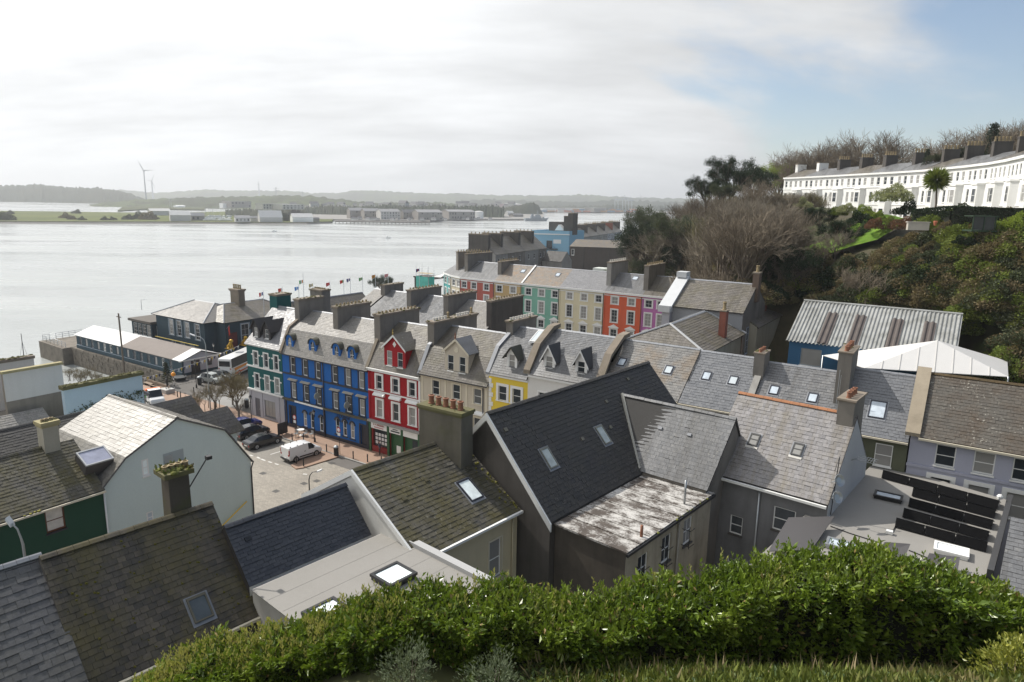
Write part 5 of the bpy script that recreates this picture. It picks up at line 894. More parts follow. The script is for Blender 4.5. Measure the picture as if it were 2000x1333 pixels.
# square: light setts, brick footpath with kerb along the row, brick build-out under the van, parking strip
sq = [(-33, -12), (-8, -5.6), (31, -5.6), (48, -5.6), (50, -44), (21, -44), (21, -20), (4, -17), (-10, -19), (-24, -35)]
sheet('square', [T(t, s, 3.47) for t, s in sq], 0, PAVE)
fp = [T(-34, -3.4, 3.5), T(38, -3.4, 3.5), T(38, 0.2, 3.5), T(-34, 0.2, 3.5)]; MB().prism([p+EZ*0.09 for p in fp], -EZ*0.2).obj('footpath', BRICKP)['kind'] = 'structure'
MB().prism([p+EZ*0.1 for p in [T(-30, -3.62, 3.5), T(38, -3.62, 3.5), T(38, -3.4, 3.5), T(-30, -3.4, 3.5)]], -EZ*0.2).obj('kerb', CONC_L)['kind'] = 'structure'
bo = [at_z(u, v, 3.5) for u, v in ((566, 917), (575, 908), (580, 900), (600, 893), (660, 893), (655, 897), (600, 912), (575, 917))]
MB().prism([p+EZ*0.085 for p in [at_z(568, 910, 3.5), at_z(578, 917, 3.5), at_z(592, 915, 3.5), at_z(662, 893, 3.5), at_z(628, 880, 3.5)]], -EZ*0.2).obj('kerb_buildout', BRICKP)['kind'] = 'structure'
pk = [at_z(u, v, 3.474) for u, v in ((455, 838), (490, 889), (543, 905), (568, 912), (628, 882), (560, 858), (500, 838), (470, 828))]; sheet('parking_bays', pk, 0, TARP)
PAINTW = plain('road_paint', (0.62, 0.61, 0.58), 0.7, var=0.15)
def stripe(u0, v0, u1, v1, wd, z=3.482, name='road_marking'):
 a, b = at_z(u0, v0, z), at_z(u1, v1, z); d = (b-a).normalized(); n = Vector((-d.y, d.x, 0))*wd/2; MB().poly([a-n, b-n, b+n, a+n]).obj(name, PAINTW)['kind'] = 'structure'
for q in ((528, 888, 548, 882, 0.14), (488, 889, 494, 891, 0.2), (502, 893, 508, 896, 0.22), (510, 897, 518, 900, 0.22), (524, 902, 531, 904, 0.2), (537, 906, 544, 908, 0.2), (592, 926, 600, 927, 0.2)): stripe(*q)
for u, v in ((585, 945), (530, 960), (640, 905), (505, 925), (610, 940)): a = at_z(u, v, 3.48); MB().poly([a, a+D0*0.7, a+D0*0.7+N0*0.6, a+N0*0.6]).obj('manhole_cover', plain('cast_iron', (0.07, 0.065, 0.06), 0.6))['kind'] = 'structure'
road = [T(t, s, 3.478) for t, s in ((-30, -9.5), (-8, -6.0), (-7.9, -3.62), (-13, -3.62), (-13.2, 12), (-14, 26), (-24, 26), (-22, 4), (-23, -4), (-31, -8))]
sheet('road', road, 0, render_mat('pale_asphalt', (0.27, 0.265, 0.255), 0.35, (0.16, 0.155, 0.15), 0.2, 0.0, 0.6))
# sea
m, t_, b_ = newmat('sea_water'); n = NT(t_); b_.inputs['Base Color'].default_value = (0.20, 0.27, 0.26, 1); b_.inputs['Roughness'].default_value = 0.12; b_.inputs['IOR'].default_value = 1.33
w1 = n.noise(0.55, 6, 0.62, stretch=(1, 1.6, 1)); w2 = n.noise(0.06, 5, 0.6); w3 = n.noise(2.2, 3, 0.6)
hh = n.math('ADD', n.math('MULTIPLY', w1, 0.9), n.math('ADD', n.math('MULTIPLY', w2, 2.0), n.math('MULTIPLY', w3, 0.25))); n.bump(hh, 0.30, 0.6, b_); n.l(n.ramp(n.noise(0.012, 5, 0.6, stretch=(0.35, 1.6, 1)), 0.42, 0.6, (0.07, 0.07, 0.07, 1), (0.30, 0.30, 0.30, 1)), b_.inputs['Roughness'])
n.l(n.mix(n.ramp(n.noise(0.004, 4, 0.6, stretch=(1, 3, 1)), 0.4, 0.65), (0.375, 0.395, 0.385), (0.43, 0.445, 0.44)), b_.inputs['Base Color'])
sheet('sea', [(-16000, -400), (16000, -400), (16000, 20000), (-16000, 20000)], 0.0, m)
# hill: height field through known heights
CTRL = []
def cp(p, z=None): CTRL.append((p[0], p[1], p[2] if z is None else z))
EAVE = 41.2
ter_px = [(1532, 348), (1586, 345.5), (1640, 342.5), (1690, 339.5), (1737, 337), (1790, 334), (1840, 329), (1885, 324.5), (1925, 320), (1965, 313), (2003, 304)]
ter = [at_z(u, v, EAVE) for u, v in ter_px]
d_ = (ter[-1]-ter[-2]).normalized(); ter += [ter[-1]+d_*9, ter[-1]+d_*18]
for i, p in enumerate(ter):
 q = ter[min(i+1, len(ter)-1)]-ter[max(i-1, 0)]; nn = Vector((-q.y, q.x, 0)).normalized()
 if nn.x > 0: nn = -nn         # nn points out of the facades, towards the harbour
 cp((p.x, p.y, 31.3)); cp((p.x+nn.x*7, p.y+nn.y*7, 30.6)); cp((p.x-nn.x*12, p.y-nn.y*12, 32)); cp((p.x-nn.x*50, p.y-nn.y*50, 33+i*1.1)); cp((p.x-nn.x*100, p.y-nn.y*100, 36+i*2.2))
for u, v, y in ((1330, 415, 170), (1430, 403, 152), (1490, 402, 150), (1240, 520, 135), (1300, 540, 112), (1400, 545, 102), (1500, 560, 90), (1300, 470, 142), (1400, 462, 128), (1500, 472, 112), (1300, 425, 166), (1400, 420, 145), (1500, 412, 128), (1560, 522, 97), (1640, 497, 98), (1600, 512, 97), (1740, 450, 94), (1700, 470, 95), (1800, 455, 90), (1900, 455, 82), (1980, 450, 78), (1600, 410, 120), (1560, 455, 110), (1640, 560, 84), (1750, 560, 80), (1850, 560, 76), (1950, 560, 72), (1990, 640, 66), (1700, 520, 88), (1820, 510, 82), (1940, 500, 77), (1680, 425, 104), (1850, 425, 88)): cp(at_y(u, v, y))
for t, s, z in ((20, 40, 3.2), (40, 40, 4), (56, 36, 8), (60, 33, 12), (66, 33, 14), (72, 32, 16), (76, 26, 16), (76, 14, 13), (90, 10, 14), (100, 10, 22), (30, 95, 5), (22, 100, 4), (30, 110, 8), (10, 110, 3), (-20, 140, 2), (-40, 190, 2), (-25, 220, 6), (-80, 330, 4), (-60, 420, 8), (0, 330, 26), (-30, 300, 14), (0, 0, 1), (20, -20, 1), (50, 0, 4), (55, -35, 6), (72, -20, 8), (85, -20, 12), (100, -10, 20), (60, -45, 12)): cp(T(t, s, z))
for x, y, z in ((0, 4, 26.5), (-8, 4, 26.0), (8, 4, 26.5), (0, -8, 30), (-20, -5, 28), (20, 0, 28), (25, 12, 22), (-22, 8, 22)): cp((x, y, z))
CA = np.array(CTRL)
def hill_z(x, y):
 x = np.asarray(x, float); y = np.asarray(y, float); d2 = (x[..., None]-CA[:, 0])**2+(y[..., None]-CA[:, 1])**2; w_ = 1/(d2+9.0)**2.0; z = (w_*CA[:, 2]).sum(-1)/w_.sum(-1); t = (x-B0.x)*D0.x+(y-B0.y)*D0.y; s = (x-B0.x)*N0.x+(y-B0.y)*N0.y
 f = np.maximum(np.clip((t-(73.6-0.3626*(s+55.8))-2)/7, 0, 1)*(s < 200), np.clip((s-95)/14, 0, 1)); f = np.where(s > 94, f*np.clip((x-(0.172*y-3))/12, 0, 1), f); f = f*f*(3-2*f); return np.where(y > 40, -3+(z+3)*f, z)
gx = np.arange(-60, 330, 4.0); gy = np.arange(20, 620, 4.0); X, Y = np.meshgrid(gx, gy); Zh = hill_z(X, Y)
Zh += 0.5*np.sin(X*0.21+Y*0.13)*np.clip((Zh-6)/10, 0, 1)
# the flat town keeps its own level
q = np.stack([X-B0.x, Y-B0.y], -1); TT_ = q @ np.array([D0.x, D0.y]); SS_ = q @ np.array([N0.x, N0.y])
town = (TT_ < 82) & (SS_ < 31) | (TT_ < 24) & (SS_ < 94) | (TT_ < 50) & (SS_ < 36) | (TT_ < -25) & (SS_ < 150)
Zh = np.where(town, -3.0+0*Zh, Zh); Zh = np.where((TT_ >= 60) & (TT_ < 84) & (SS_ < 31) & (SS_ > 10), 13.0, Zh)
ny, nx = X.shape; idx = np.arange(nx*ny).reshape(ny, nx); F_ = np.stack([idx[:-1, :-1], idx[:-1, 1:], idx[1:, 1:], idx[1:, :-1]], -1).reshape(-1, 4)
m, t_, b_ = newmat('hill_ground'); n = NT(t_); c = n.mix(n.ramp(n.noise(0.05, 5, 0.6), 0.42, 0.6), (0.075, 0.062, 0.035), (0.06, 0.085, 0.022)); c = n.mix(n.ramp(n.noise(0.6, 5, 0.6), 0.4, 0.7), c, (0.05, 0.042, 0.024)); n.l(c, b_.inputs['Base Color']); b_.inputs['Roughness'].default_value = 0.95
hm = np_mesh('hill', np.stack([X, Y, Zh], -1).reshape(-1, 3), F_); o = link('hill', hm, m, None, 'structure', True)
# near bank that carries the hedge: falls away from the viewer
HX = np.arange(-26, 40, 0.6); HY = np.arange(1, 21, 0.5)
def bank_z(x, y): return np.interp(y, [-5, 4, 9, 13, 15.5, 17, 20.5], [31.0, 27.6, 24.6, 22.55, 22.1, 21.4, 15.0])+np.interp(y, [5, 8, 11, 12.5, 13.6, 14.8], [0, 0.7, 1.1, 1.0, 0.55, 0])*np.clip((x-0.5)/4, 0, 1)-np.clip(-3.0-x, 0, 20)*0.30+np.clip(x-9, 0, 20)*0.0
X2, Y2 = np.meshgrid(HX, HY); Z2 = bank_z(X2, Y2)+0.12*np.sin(X2*1.3)*np.cos(Y2*0.9)
ny, nx = X2.shape; idx = np.arange(nx*ny).reshape(ny, nx); F2 = np.stack([idx[:-1, :-1], idx[:-1, 1:], idx[1:, 1:], idx[1:, :-1]], -1).reshape(-1, 4)
m, t_, b_ = newmat('bank_soil'); n = NT(t_); n.l(n.mix(n.noise(1.5, 5), (0.05, 0.05, 0.018), (0.08, 0.09, 0.028)), b_.inputs['Base Color']); b_.inputs['Roughness'].default_value = 1
link('bank', np_mesh('bank', np.stack([X2, Y2, Z2], -1).reshape(-1, 3), F2), m, None, 'structure', True)
# ---------------------------------------------------------------- second row of houses, behind the main row
for i, (t0, t1, lab) in enumerate(((-10.5, -7.2, 'narrow pale slate roofed house at the left end of the second row'), (-6.8, 1.0, 'slate roofed house between the first two broad chimneys of the second row'), (1.0, 9.2, 'slate roofed house between the second and third broad chimneys of the second row'), (9.2, 17.4, 'slate roofed end house with dark rendered gable in the second row'))):
 fr = Frame(T(t0, 21, 0), D0, N0); W = t1-t0; h = thing('rear_house', lab, 'house', fr.P(W/2, 0, 3.5), 'houses of the second row'); shell(h, fr, W, 13, 3.5, 15.2, [], CONC_D, (6.5, 18.3)); mm = (SL_OLD, SL_GREY, SL_GREY, SL_OLD)[i]
 s1, i1 = slope(h, [fr.P(0, -0.2, 15.1), fr.P(W, -0.2, 15.1), fr.P(W, 6.5, 18.4), fr.P(0, 6.5, 18.4)], mm, 0.36, 0.3); slope(h, [fr.P(W, 13.2, 15.1), fr.P(0, 13.2, 15.1), fr.P(0, 6.5, 18.4), fr.P(W, 6.5, 18.4)], mm, 0.36, 0.3); ridge(s1, fr.P(0, 6.5, 18.4), fr.P(W, 6.5, 18.4), LEAD, 0.5, 0.16)
 cs = {0: (26.0, 30.5, 19.5), 1: (23.4, 30.8, 19.6), 2: (22.5, 29.5, 19.6), 3: (22.2, 30.4, 19.6)}[i]
 chimney(h, fr, W-0.45, W+0.45, cs[0]-21, cs[1]-21, 12 if i < 3 else 3.6, cs[2], CONC if i < 3 else CONC_D, (0, 10, 8, 12)[i], POT_Y, 'y', cap=0.28, moss=16, over=0.14, ph=0.3, pr=0.14)
fr = Frame(T(-9.6, 12.5, 0), N0, -D0); W = 15.0; h = thing('rear_house', 'long dark slate roof running back towards the harbour behind the teal house', 'house', fr.P(W/2, 0, 3.5)); shell(h, fr, W, 8, 3.5, 14.4, [], CONC, (4, 17.4)); s1, i1 = slope(h, [fr.P(0, -0.2, 14.3), fr.P(W, -0.2, 14.3), fr.P(W, 4, 17.5), fr.P(0, 4, 17.5)], SL_BROWN, 0.36, 0.3); slope(h, [fr.P(W, 8.2, 14.3), fr.P(0, 8.2, 14.3), fr.P(0, 4, 17.5), fr.P(W, 4, 17.5)], SL_BROWN, 0.36, 0.3); ridge(s1, fr.P(0, 4, 17.5), fr.P(W, 4, 17.5), LEAD)
chimney(h, Frame(T(-12.6, 15.4, 0), D0, N0), 0, 2.7, 0, 1.7, 14, 19.4, CONC, 6, POT_Y, 'x', cap=0.3, moss=14, over=0.16, ph=0.25)
# ---------------------------------------------------------------- crescent of coloured houses
OW = {}
def ocol(n, c, d=0.32): OW[n] = render_mat(n+'_crescent_wall', c, d, tuple(x*0.55 for x in c))
for n_, c_ in (('mint', (0.22, 0.46, 0.36)), ('butter', (0.70, 0.63, 0.44)), ('orange', (0.66, 0.13, 0.06)), ('pink', (0.50, 0.18, 0.42)), ('tan', (0.56, 0.40, 0.20)), ('salmon', (0.46, 0.13, 0.10)), ('ivory', (0.62, 0.56, 0.42)), ('turquoise', (0.10, 0.36, 0.36))): ocol(n_, c_)
ped = MB().prism([Vector((-1.25, 0, 0)), Vector((1.25, 0, 0)), Vector((0, 0, 0.62))], (0, -0.22, 0)).box(WF, -1.25, 1.25, -0.26, 0, -0.16, 0).mesh('pediment')
def cres(p0, p1, mat, label, cols, chim=None, roofm=SL_GREY, wcols=2, eave=14.0, lead=False):
 ex = (p1-p0).normalized(); fr = Frame(Vector((p0.x, p0.y, 0)), ex, Vector((-ex.y, ex.x, 0))); W = (p1-p0).length; h = thing('crescent_house', label, 'house', fr.P(W/2, 0, 3.5), 'coloured houses of the crescent'); ops = []
 for x in cols: ops += [(x-0.8, x+0.8, 11.4, 13.1), (x-0.75, x+0.75, 7.3, 10.2), (x-0.8, x+0.8, 3.9, 5.8)]
 shell(h, fr, W, 11, 3.4, eave, ops, mat)
 for x in cols:
  window(h, fr, x, 11.4, 1.6, 1.7, surround=WHITE, sb=0.24, cols=wcols, rows=2, fw=0.13); window(h, fr, x, 7.3, 1.5, 2.9, surround=WHITE, sb=0.24, cols=2, rows=4, fw=0.12)
  o = window(h, fr, x, 3.9, 1.6, 1.9, surround=WHITE, sb=0.24, cols=2, rows=2, fw=0.12); pd = link('pediment', ped, [WHITE], o); pd.location = (0, 0, 2.35)
 bar(h, fr, 0, W, -0.35, 0, eave-0.3, eave+0.12, WHITE, 'eaves_cornice'); bar(h, fr, 0, W, -0.08, 0, eave-0.75, eave-0.6, WHITE, 'frieze'); bar(h, fr, -0.12, 0.12, -0.1, 0, 3.4, eave-0.8, WHITE if lead else mat, 'party_strip')
 s1, i1 = slope(h, [fr.P(0, -0.2, eave+0.1), fr.P(W, -0.2, eave+0.1), fr.P(W, 6, 17.8), fr.P(0, 6, 17.8)], roofm, 0.45, 0.38); slope(h, [fr.P(W, 11.2, eave), fr.P(0, 11.2, eave), fr.P(0, 6, 17.8), fr.P(W, 6, 17.8)], roofm, 0.45, 0.38); ridge(s1, fr.P(0, 6, 17.8), fr.P(W, 6, 17.8), LEAD, 0.6, 0.18)
 if chim: chimney(h, fr, -0.55, 0.55, chim[0], chim[1], 14, chim[2], CONC if not (len(chim) > 3) else chim[3], 9, POT_Y if not (len(chim) > 3) else POT_W, 'y', cap=0.3, moss=10, over=0.12, ph=0.5, pr=0.17)
 pipe(h, [fr.P(W-0.25, -0.15, eave-0.4), fr.P(W-0.25, -0.15, 3.5)], 0.08, CONC_D)
 return h, fr, i1
O0 = 81.6; bx = [-34.97, -23.8, -15.67, -5.2, 6.4, 15.5, 24.0]
SL_TERR = slate_mat('slate_patched_orange', (0.17, 0.15, 0.13), (0.27, 0.23, 0.19), streak=0.8, scol=(0.30, 0.18, 0.09), rough=0.5)
tp = lambda t, s: T(t, s, 0)
h, fr, i1 = cres(tp(bx[0], 82.3), tp(bx[1], O0), OW['salmon'], 'salmon pink crescent house with curved front', [1.1, 4.4, 8.5], (2, 12, 20.0)); h, fr, i1 = cres(tp(bx[1], O0), tp(bx[2], O0), OW['tan'], 'tan crescent house between salmon and mint ones', [1.4, 5.5], (2, 10, 18.7), SL_TERR); a, b = slope_uv(i1, 1022, 530); skylight(h, i1, a, b, 1.2, 1.3)
h, fr, i1 = cres(tp(bx[2], O0), tp(bx[3], O0), OW['mint'], 'mint green crescent house with patched orange brown slates', [1.8, 5.5, 9.2], None, SL_TERR); a, b = slope_uv(i1, 1090, 537); skylight(h, i1, a, b, 1.2, 1.3); coping(h, [fr.P(0, -0.2, 14.1), fr.P(0, 6, 17.9)], 0.4, WHITE, hgt=0.2)
h, fr, i1 = cres(tp(bx[3], O0), tp(bx[4], O0), OW['butter'], 'butter yellow crescent house with smooth grey roof', [2.65, 6.4, 10.1], None, SL_PALE); MB().box(fr, 5, 8.0, 6.5, 9.5, 17.6, 18.4).box(fr, 8.5, 11.2, 7.5, 10, 17.6, 18.9).obj('roof_lantern', plain('white_lantern', (0.62, 0.65, 0.6), 0.4), h)
h, fr, i1 = cres(tp(bx[4], O0), tp(bx[5], O0), OW['orange'], 'bright orange crescent house with pedimented windows', [2.5, 6.5], (1.6, 10.5, 20.5, CONC_L), SL_GREY); a, b = slope_uv(i1, 1241, 544); skylight(h, i1, a, b, 1.3, 1.3)
h, fr, i1 = cres(tp(bx[5], O0), tp(bx[6], O0), OW['pink'], 'lilac pink crescent house at the right end of the crescent', [1.4, 4.2], (1.2, 10.5, 20.4), SL_BROWN)
h, fr, i1 = cres(tp(-40.0, 84.5), tp(bx[0], 82.3), OW['ivory'], 'ivory crescent house left of the salmon one', [1.5, 4.1], (1.8, 9.0, 20.2)); h, fr, i1 = cres(tp(-45.5, 88.3), tp(-40.0, 84.5), OW['turquoise'], 'turquoise and white crescent house beside the scaffolding', [1.6, 4.8], None)
# scaffolding in green netting
sf = T(-53.6, 86.0, 0); h = thing('scaffolding', 'scaffold tower wrapped in turquoise netting at the water end of the crescent', 'scaffolding', Vector((sf.x, sf.y, 3.5))); mb = MB()
for dx_ in (0, 2.2, 4.4):
 for dy_ in (0, 2.4): pipe(h, [sf+D0*dx_+N0*dy_+EZ*3.5, sf+D0*dx_+N0*dy_+EZ*(15.4+random.random())], 0.05, GREYMET, 'standard')
for z in (5.5, 7.5, 9.5, 11.5, 13.5): MB().prism([sf+EZ*z, sf+D0*4.4+EZ*z, sf+D0*4.4+N0*2.4+EZ*z, sf+N0*2.4+EZ*z], EZ*0.06).obj('deck', plain('scaffold_board', (0.4, 0.32, 0.2), 0.8), h)
for z0_ in (3.8, 6.8, 9.8):
 for a_, b_ in ((sf-N0*.08, sf+D0*4.4-N0*.08), (sf-D0*.08, sf-D0*.08+N0*2.4), (sf+D0*4.5, sf+D0*4.5+N0*2.4)): MB().prism([a_+EZ*z0_, b_+EZ*z0_, b_+EZ*(z0_+2.9), a_+EZ*(z0_+2.9)], Vector((0.01, 0.01, 0))).obj('netting', plain('green_netting', (0.10, 0.46, 0.38), 0.8, var=0.3), h)
# ---------------------------------------------------------------- hall with pediment, hipped roof in front
fr = Frame(T(43.6, 24.2, 0), D0, N0); W = 8.7; h = thing('hall', 'grey classical hall with white raked pediment coping and brown slate roof', 'hall', fr.P(W/2, 0, 5)); GREYB = render_mat('blue_grey_render', (0.30, 0.31, 0.33), 0.4, (0.14, 0.14, 0.14))
ops = []; shell(h, fr, W, 10, 4, 21.3, ops, GREYB, (5, 24.0), mat2=CONC); s1, i1 = slope(h, [fr.P(0, -0.3, 21.2), fr.P(W+0.1, -0.3, 21.2), fr.P(W+0.1, 5, 24.1), fr.P(0, 5, 24.1)], SL_BROWN, 0.42, 0.34); slope(h, [fr.P(W, 10.3, 21.2), fr.P(0, 10.3, 21.2), fr.P(0, 5, 24.1), fr.P(W, 5, 24.1)], SL_BROWN, 0.42, 0.34); ridge(s1, fr.P(0, 5, 24.1), fr.P(W, 5, 24.1), LEAD, 0.6, 0.16)
mb = MB()
for ya, yb in ((-0.9, 5), (10.9, 5)): mb.prism([fr.P(-1.3, ya, 20.9), fr.P(0.3, ya, 20.9), fr.P(0.3, yb, 24.2), fr.P(-1.3, yb, 24.2)], EZ*0.3)
mb.box(fr, -1.3, 0.2, -1.1, 0.2, 20.5, 21.3).box(fr, -1.2, 0.1, 4.3, 5.7, 24.3, 25.0).obj('pediment_coping', plain('pale_coping', (0.55, 0.56, 0.57), 0.6, var=0.1), h); MB().box(fr, -0.9, 0.1, -0.7, 10.7, 5, 20.6).obj('portico', LILAC, h)
gf = Frame(fr.P(W+0.01, 0, 0), N0, -D0)
for x_ in (2.4, 6.6): window(h, gf, x_, 16.0, 1.0, 3.2, frame=plain('bluegrey_frame', (0.35, 0.4, 0.48), 0.5), cols=2, rows=4, sill=True, y=-0.05, inset=0.0)
chimney(h, fr, W-0.4, W+0.35, 4.4, 5.5, 22, 25.6, render_mat('brown_stack', (0.17, 0.12, 0.09), 0.5), 1, POT_Y, cap=0.2, ph=0.8, pr=0.2)
fr = Frame(T(53.2, 27.5, 0), N0, -D0); h = thing('hall_annexe', 'long cream walled annexe with brown slate roof and red chimney behind the hall', 'house', fr.P(6, 0, 5)); W = 17; shell(h, fr, W, 8, 4, 19.2, [], render_mat('dirty_cream', (0.42, 0.40, 0.33), 0.5, (0.18, 0.15, 0.07), 0.4, 0.8), (4, 21.6)); slope(h, [fr.P(0, -0.2, 19.1), fr.P(W, -0.2, 19.1), fr.P(W, 4, 21.7), fr.P(0, 4, 21.7)], SL_BROWN, 0.42, 0.34); chimney(h, fr, 8, 8.9, 1.2, 2.0, 19.2, 22.3, BRICK_R, 1, POT_Y, ph=0.9, pr=0.2)
def hip(root, fr, W, D, ze, zr, inset, mat, oh=0.3, ridgem=LEAD, w=0.42, e=0.34, along='y'):
 # hipped roof; ridge runs along y (depth) or x
 a, b, c, d = fr.P(-oh, -oh, ze), fr.P(W+oh, -oh, ze), fr.P(W+oh, D+oh, ze), fr.P(-oh, D+oh, ze)
 r0, r1 = (fr.P(W/2, inset[0], zr), fr.P(W/2, D-inset[1], zr)) if along == 'y' else (fr.P(inset[0], D/2, zr), fr.P(W-inset[1], D/2, zr))
 if along == 'y': pl = [[a, b, r0], [b, c, r1, r0], [c, d, r1], [d, a, r0, r1]]
 else: pl = [[a, b, r1, r0], [b, c, r1], [c, d, r0, r1], [d, a, r0]]
 for p_ in pl: s_, i_ = slope(root, p_, mat, w, e)
 ridge(s_, r0, r1, ridgem, 0.5, 0.16)
 for p_, q_ in ((a, r0), (b, r0 if along == 'y' else r1), (c, r1), (d, r1 if along == 'y' else r0)): MB().tube([p_+EZ*0.05, q_+EZ*0.05], 0.12, 5).obj('hip_flashing', ridgem, root)
fr = Frame(T(43.2, 10.6, 0), D0, N0); h = thing('hall_wing', 'hip roofed wing with red brick chimney in front of the grey hall', 'house', fr.P(4, 4, 5)); shell(h, fr, 9.3, 13.5, 4, 18.9, [], render_mat('dirty_cream', (0.42, 0.40, 0.33), 0.5)); hip(h, fr, 9.3, 13.5, 18.8, 21.0, (2.2, 0), SL_BROWN, ridgem=plain('pale_flashing', (0.48, 0.49, 0.5), 0.6))
chimney(h, fr, 8.2, 8.9, 7.6, 8.5, 18, 22.2, BRICK_R, 1, POT_Y, ph=0.9, pr=0.2, over=0.08); pipe(h, [fr.P(9.42, 13.0, 18.7), fr.P(9.42, 13.0, 10)], 0.1, plain('brown_pipe', (0.2, 0.15, 0.12), 0.6))
# ---------------------------------------------------------------- blue shed with corrugated roof, white tent
fr = Frame(T(58.9, 18, 0), D0, N0); W = 14.3; h = thing('shed', 'blue walled shed with corrugated grey metal roof and brown rooflight strips', 'shed', fr.P(7, 0, 10)); SB = render_mat('shed_blue', (0.045, 0.13, 0.24), 0.2, (0.02, 0.05, 0.1)); ops = [(1.2, 3.2, 17.4, 19.2), (6.3, 8.8, 16.9, 19.0)]
shell(h, fr, W, 14, 10, 19.9, ops, SB, (7, 23.0), mat2=CONC_D); window(h, fr, 2.2, 17.4, 2.0, 1.8, frame=plain('shed_frame', (0.3, 0.36, 0.42), 0.5), rows=1, sillmat=WHITE); window(h, fr, 7.55, 16.9, 2.5, 2.1, frame=plain('shed_frame', (0.3, 0.36, 0.42), 0.5), rows=1, cols=2, sillmat=WHITE)
m, t_, b_ = newmat('corrugated_metal'); n = NT(t_); n.l(n.mix(n.ramp(n.noise(0.7, 6, 0.7, stretch=(1, 1, 0.3)), 0.4, 0.7), (0.34, 0.345, 0.335), (0.18, 0.18, 0.165)), b_.inputs['Base Color']); b_.inputs['Roughness'].default_value = 0.5; CORR = m
def corr(fr, x0, x1, y0, z0, y1, z1, mat, name, root, pitch=0.36, amp=0.06):
 v = []; nst = int((x1-x0)/pitch)*4
 for i in range(nst+1):
  x = x0+(x1-x0)*i/nst; dz = amp*(1 if (i % 4) in (1, 2) else -1); v += [fr.P(x, y0, z0+dz), fr.P(x, y1, z1+dz)]
 return MB().add(v, [(2*i, 2*i+2, 2*i+3, 2*i+1) for i in range(nst)]).obj(name, mat, root)
corr(fr, -0.3, W+0.3, -0.4, 19.85, 7, 23.2, CORR, 'roof', h); corr(fr, -0.3, W+0.3, 14.4, 19.85, 7, 23.2, CORR, 'roof', h); MB().tube([fr.P(-0.3, 7, 23.2), fr.P(W+0.3, 7, 23.2)], 0.16, 6).obj('ridge_cap', CORR, h)
for x in (2.6, 5.3, 8.7, 11.5): corr(fr, x, x+1.05, -0.35, 20.0, 5.0, 22.45, plain('brown_rooflight', (0.085, 0.068, 0.06), 0.5, var=0.3), 'rooflight_strip', h)
apx = T(71.9, 16, 21.8); FL, FRr, BL, BR = T(66.9, 10.3, 19.6), T(77.3, 13, 19.9), T(62.4, 17.0, 18.9), T(77.5, 22, 19.6); TENT = plain('white_membrane', (0.58, 0.57, 0.555), 0.6, var=0.05); h = thing('marquee', 'white membrane marquee roof with seams in front of the blue shed', 'marquee', T(71, 16, 13)); 
for q in ((FL, FRr, apx), (FRr, BR, apx), (BR, BL, apx), (BL, FL, apx)): MB().prism(q, -EZ*0.05).obj('canopy', TENT, h)
for k_ in range(1, 8):
 f_ = k_/8; e0_ = FL.lerp(FRr, f_); e1_ = FL.lerp(apx, f_*2) if f_ < 0.5 else FRr.lerp(apx, (1-f_)*2); MB().tube([e0_+EZ*0.02, e1_+EZ*0.02], 0.035, 4).obj('seam', plain('tent_seam', (0.5, 0.49, 0.47), 0.7), h)
for p_ in (FL, FRr, BL, BR): pipe(h, [p_, Vector((p_.x, p_.y, 10))], 0.07, GREYMET, 'pole')
# ---------------------------------------------------------------- houses towards the far end of the town
for i, (s0_, s1_) in enumerate(((140, 149.5), (149.5, 164), (164, 176), (176, 184))):
 fr = Frame(T(-65-(s0_-140)*0.13, s0_, 0), (N0-D0*0.13), Vector((0, 0, 1)).cross(N0-D0*0.13)); W = s1_-s0_; lab = ('first', 'second', 'third', 'fourth')[i]
 h = thing('rear_terrace_house', f'dark backed terrace house beyond the crescent, {lab} from the near end', 'house', fr.P(W/2, 0, 3.5), 'terrace seen from behind beyond the crescent'); ops = [(W*k_-0.6, W*k_+0.6, z, z+2.0) for k_ in (0.28, 0.7) for z in (11.6, 7.6)]; shell(h, fr, W, 13, 3.4, 15, ops, CONC if i % 2 else CONC_L, (6.5, 20.2))
 for q in ops: window(h, fr, (q[0]+q[1])/2, q[2], 1.2, 2.0, fw=0.12)
 s1, i1 = slope(h, [fr.P(0, -0.2, 14.9), fr.P(W, -0.2, 14.9), fr.P(W, 6.5, 20.3), fr.P(0, 6.5, 20.3)], SL_BROWN, 0.6, 0.45); slope(h, [fr.P(W, 13.2, 14.9), fr.P(0, 13.2, 14.9), fr.P(0, 6.5, 20.3), fr.P(W, 6.5, 20.3)], SL_BROWN, 0.6, 0.45); chimney(h, fr, -0.8, 0.8, 2.5, 10.5, 14, 22.0, CONC_D, 5, POT_Y, 'y', cap=0.4, ph=0.6, pr=0.2)
fr = Frame(T(-115.7, 243, 0), (T(-97.4, 250, 0)-T(-115.7, 243, 0)), N0); h = thing('town_building', 'light blue flat parapet building with tall dark chimneys towards the harbour', 'building', fr.P(9, 0, 3.5)); LBLUE = render_mat('sky_blue_wall', (0.25, 0.47, 0.62), 0.15, (0.2, 0.3, 0.36)); ops = [(8.0, 11.0, 10.2, 14.0), (4.0, 5.2, 11.5, 13.5)]; shell(h, fr, 19.6, 16, 3.4, 19.0, ops, LBLUE, top=18.4)
window(h, fr, 9.5, 10.2, 3.0, 3.8, frame=BLACK_P, fw=0.2, cols=2); window(h, fr, 4.6, 11.5, 1.2, 2.0, fw=0.15); bar(h, fr, 11.6, 15.5, -0.1, 0, 12.6, 14.6, WHITE, 'signboard'); bar(h, fr, -0.3, 19.9, -0.4, 0, 17.0, 17.5, WHITE, 'cornice'); bar(h, fr, 7.0, 14, -3.0, 0, 9.6, 10.0, BLACK_P, 'balcony')
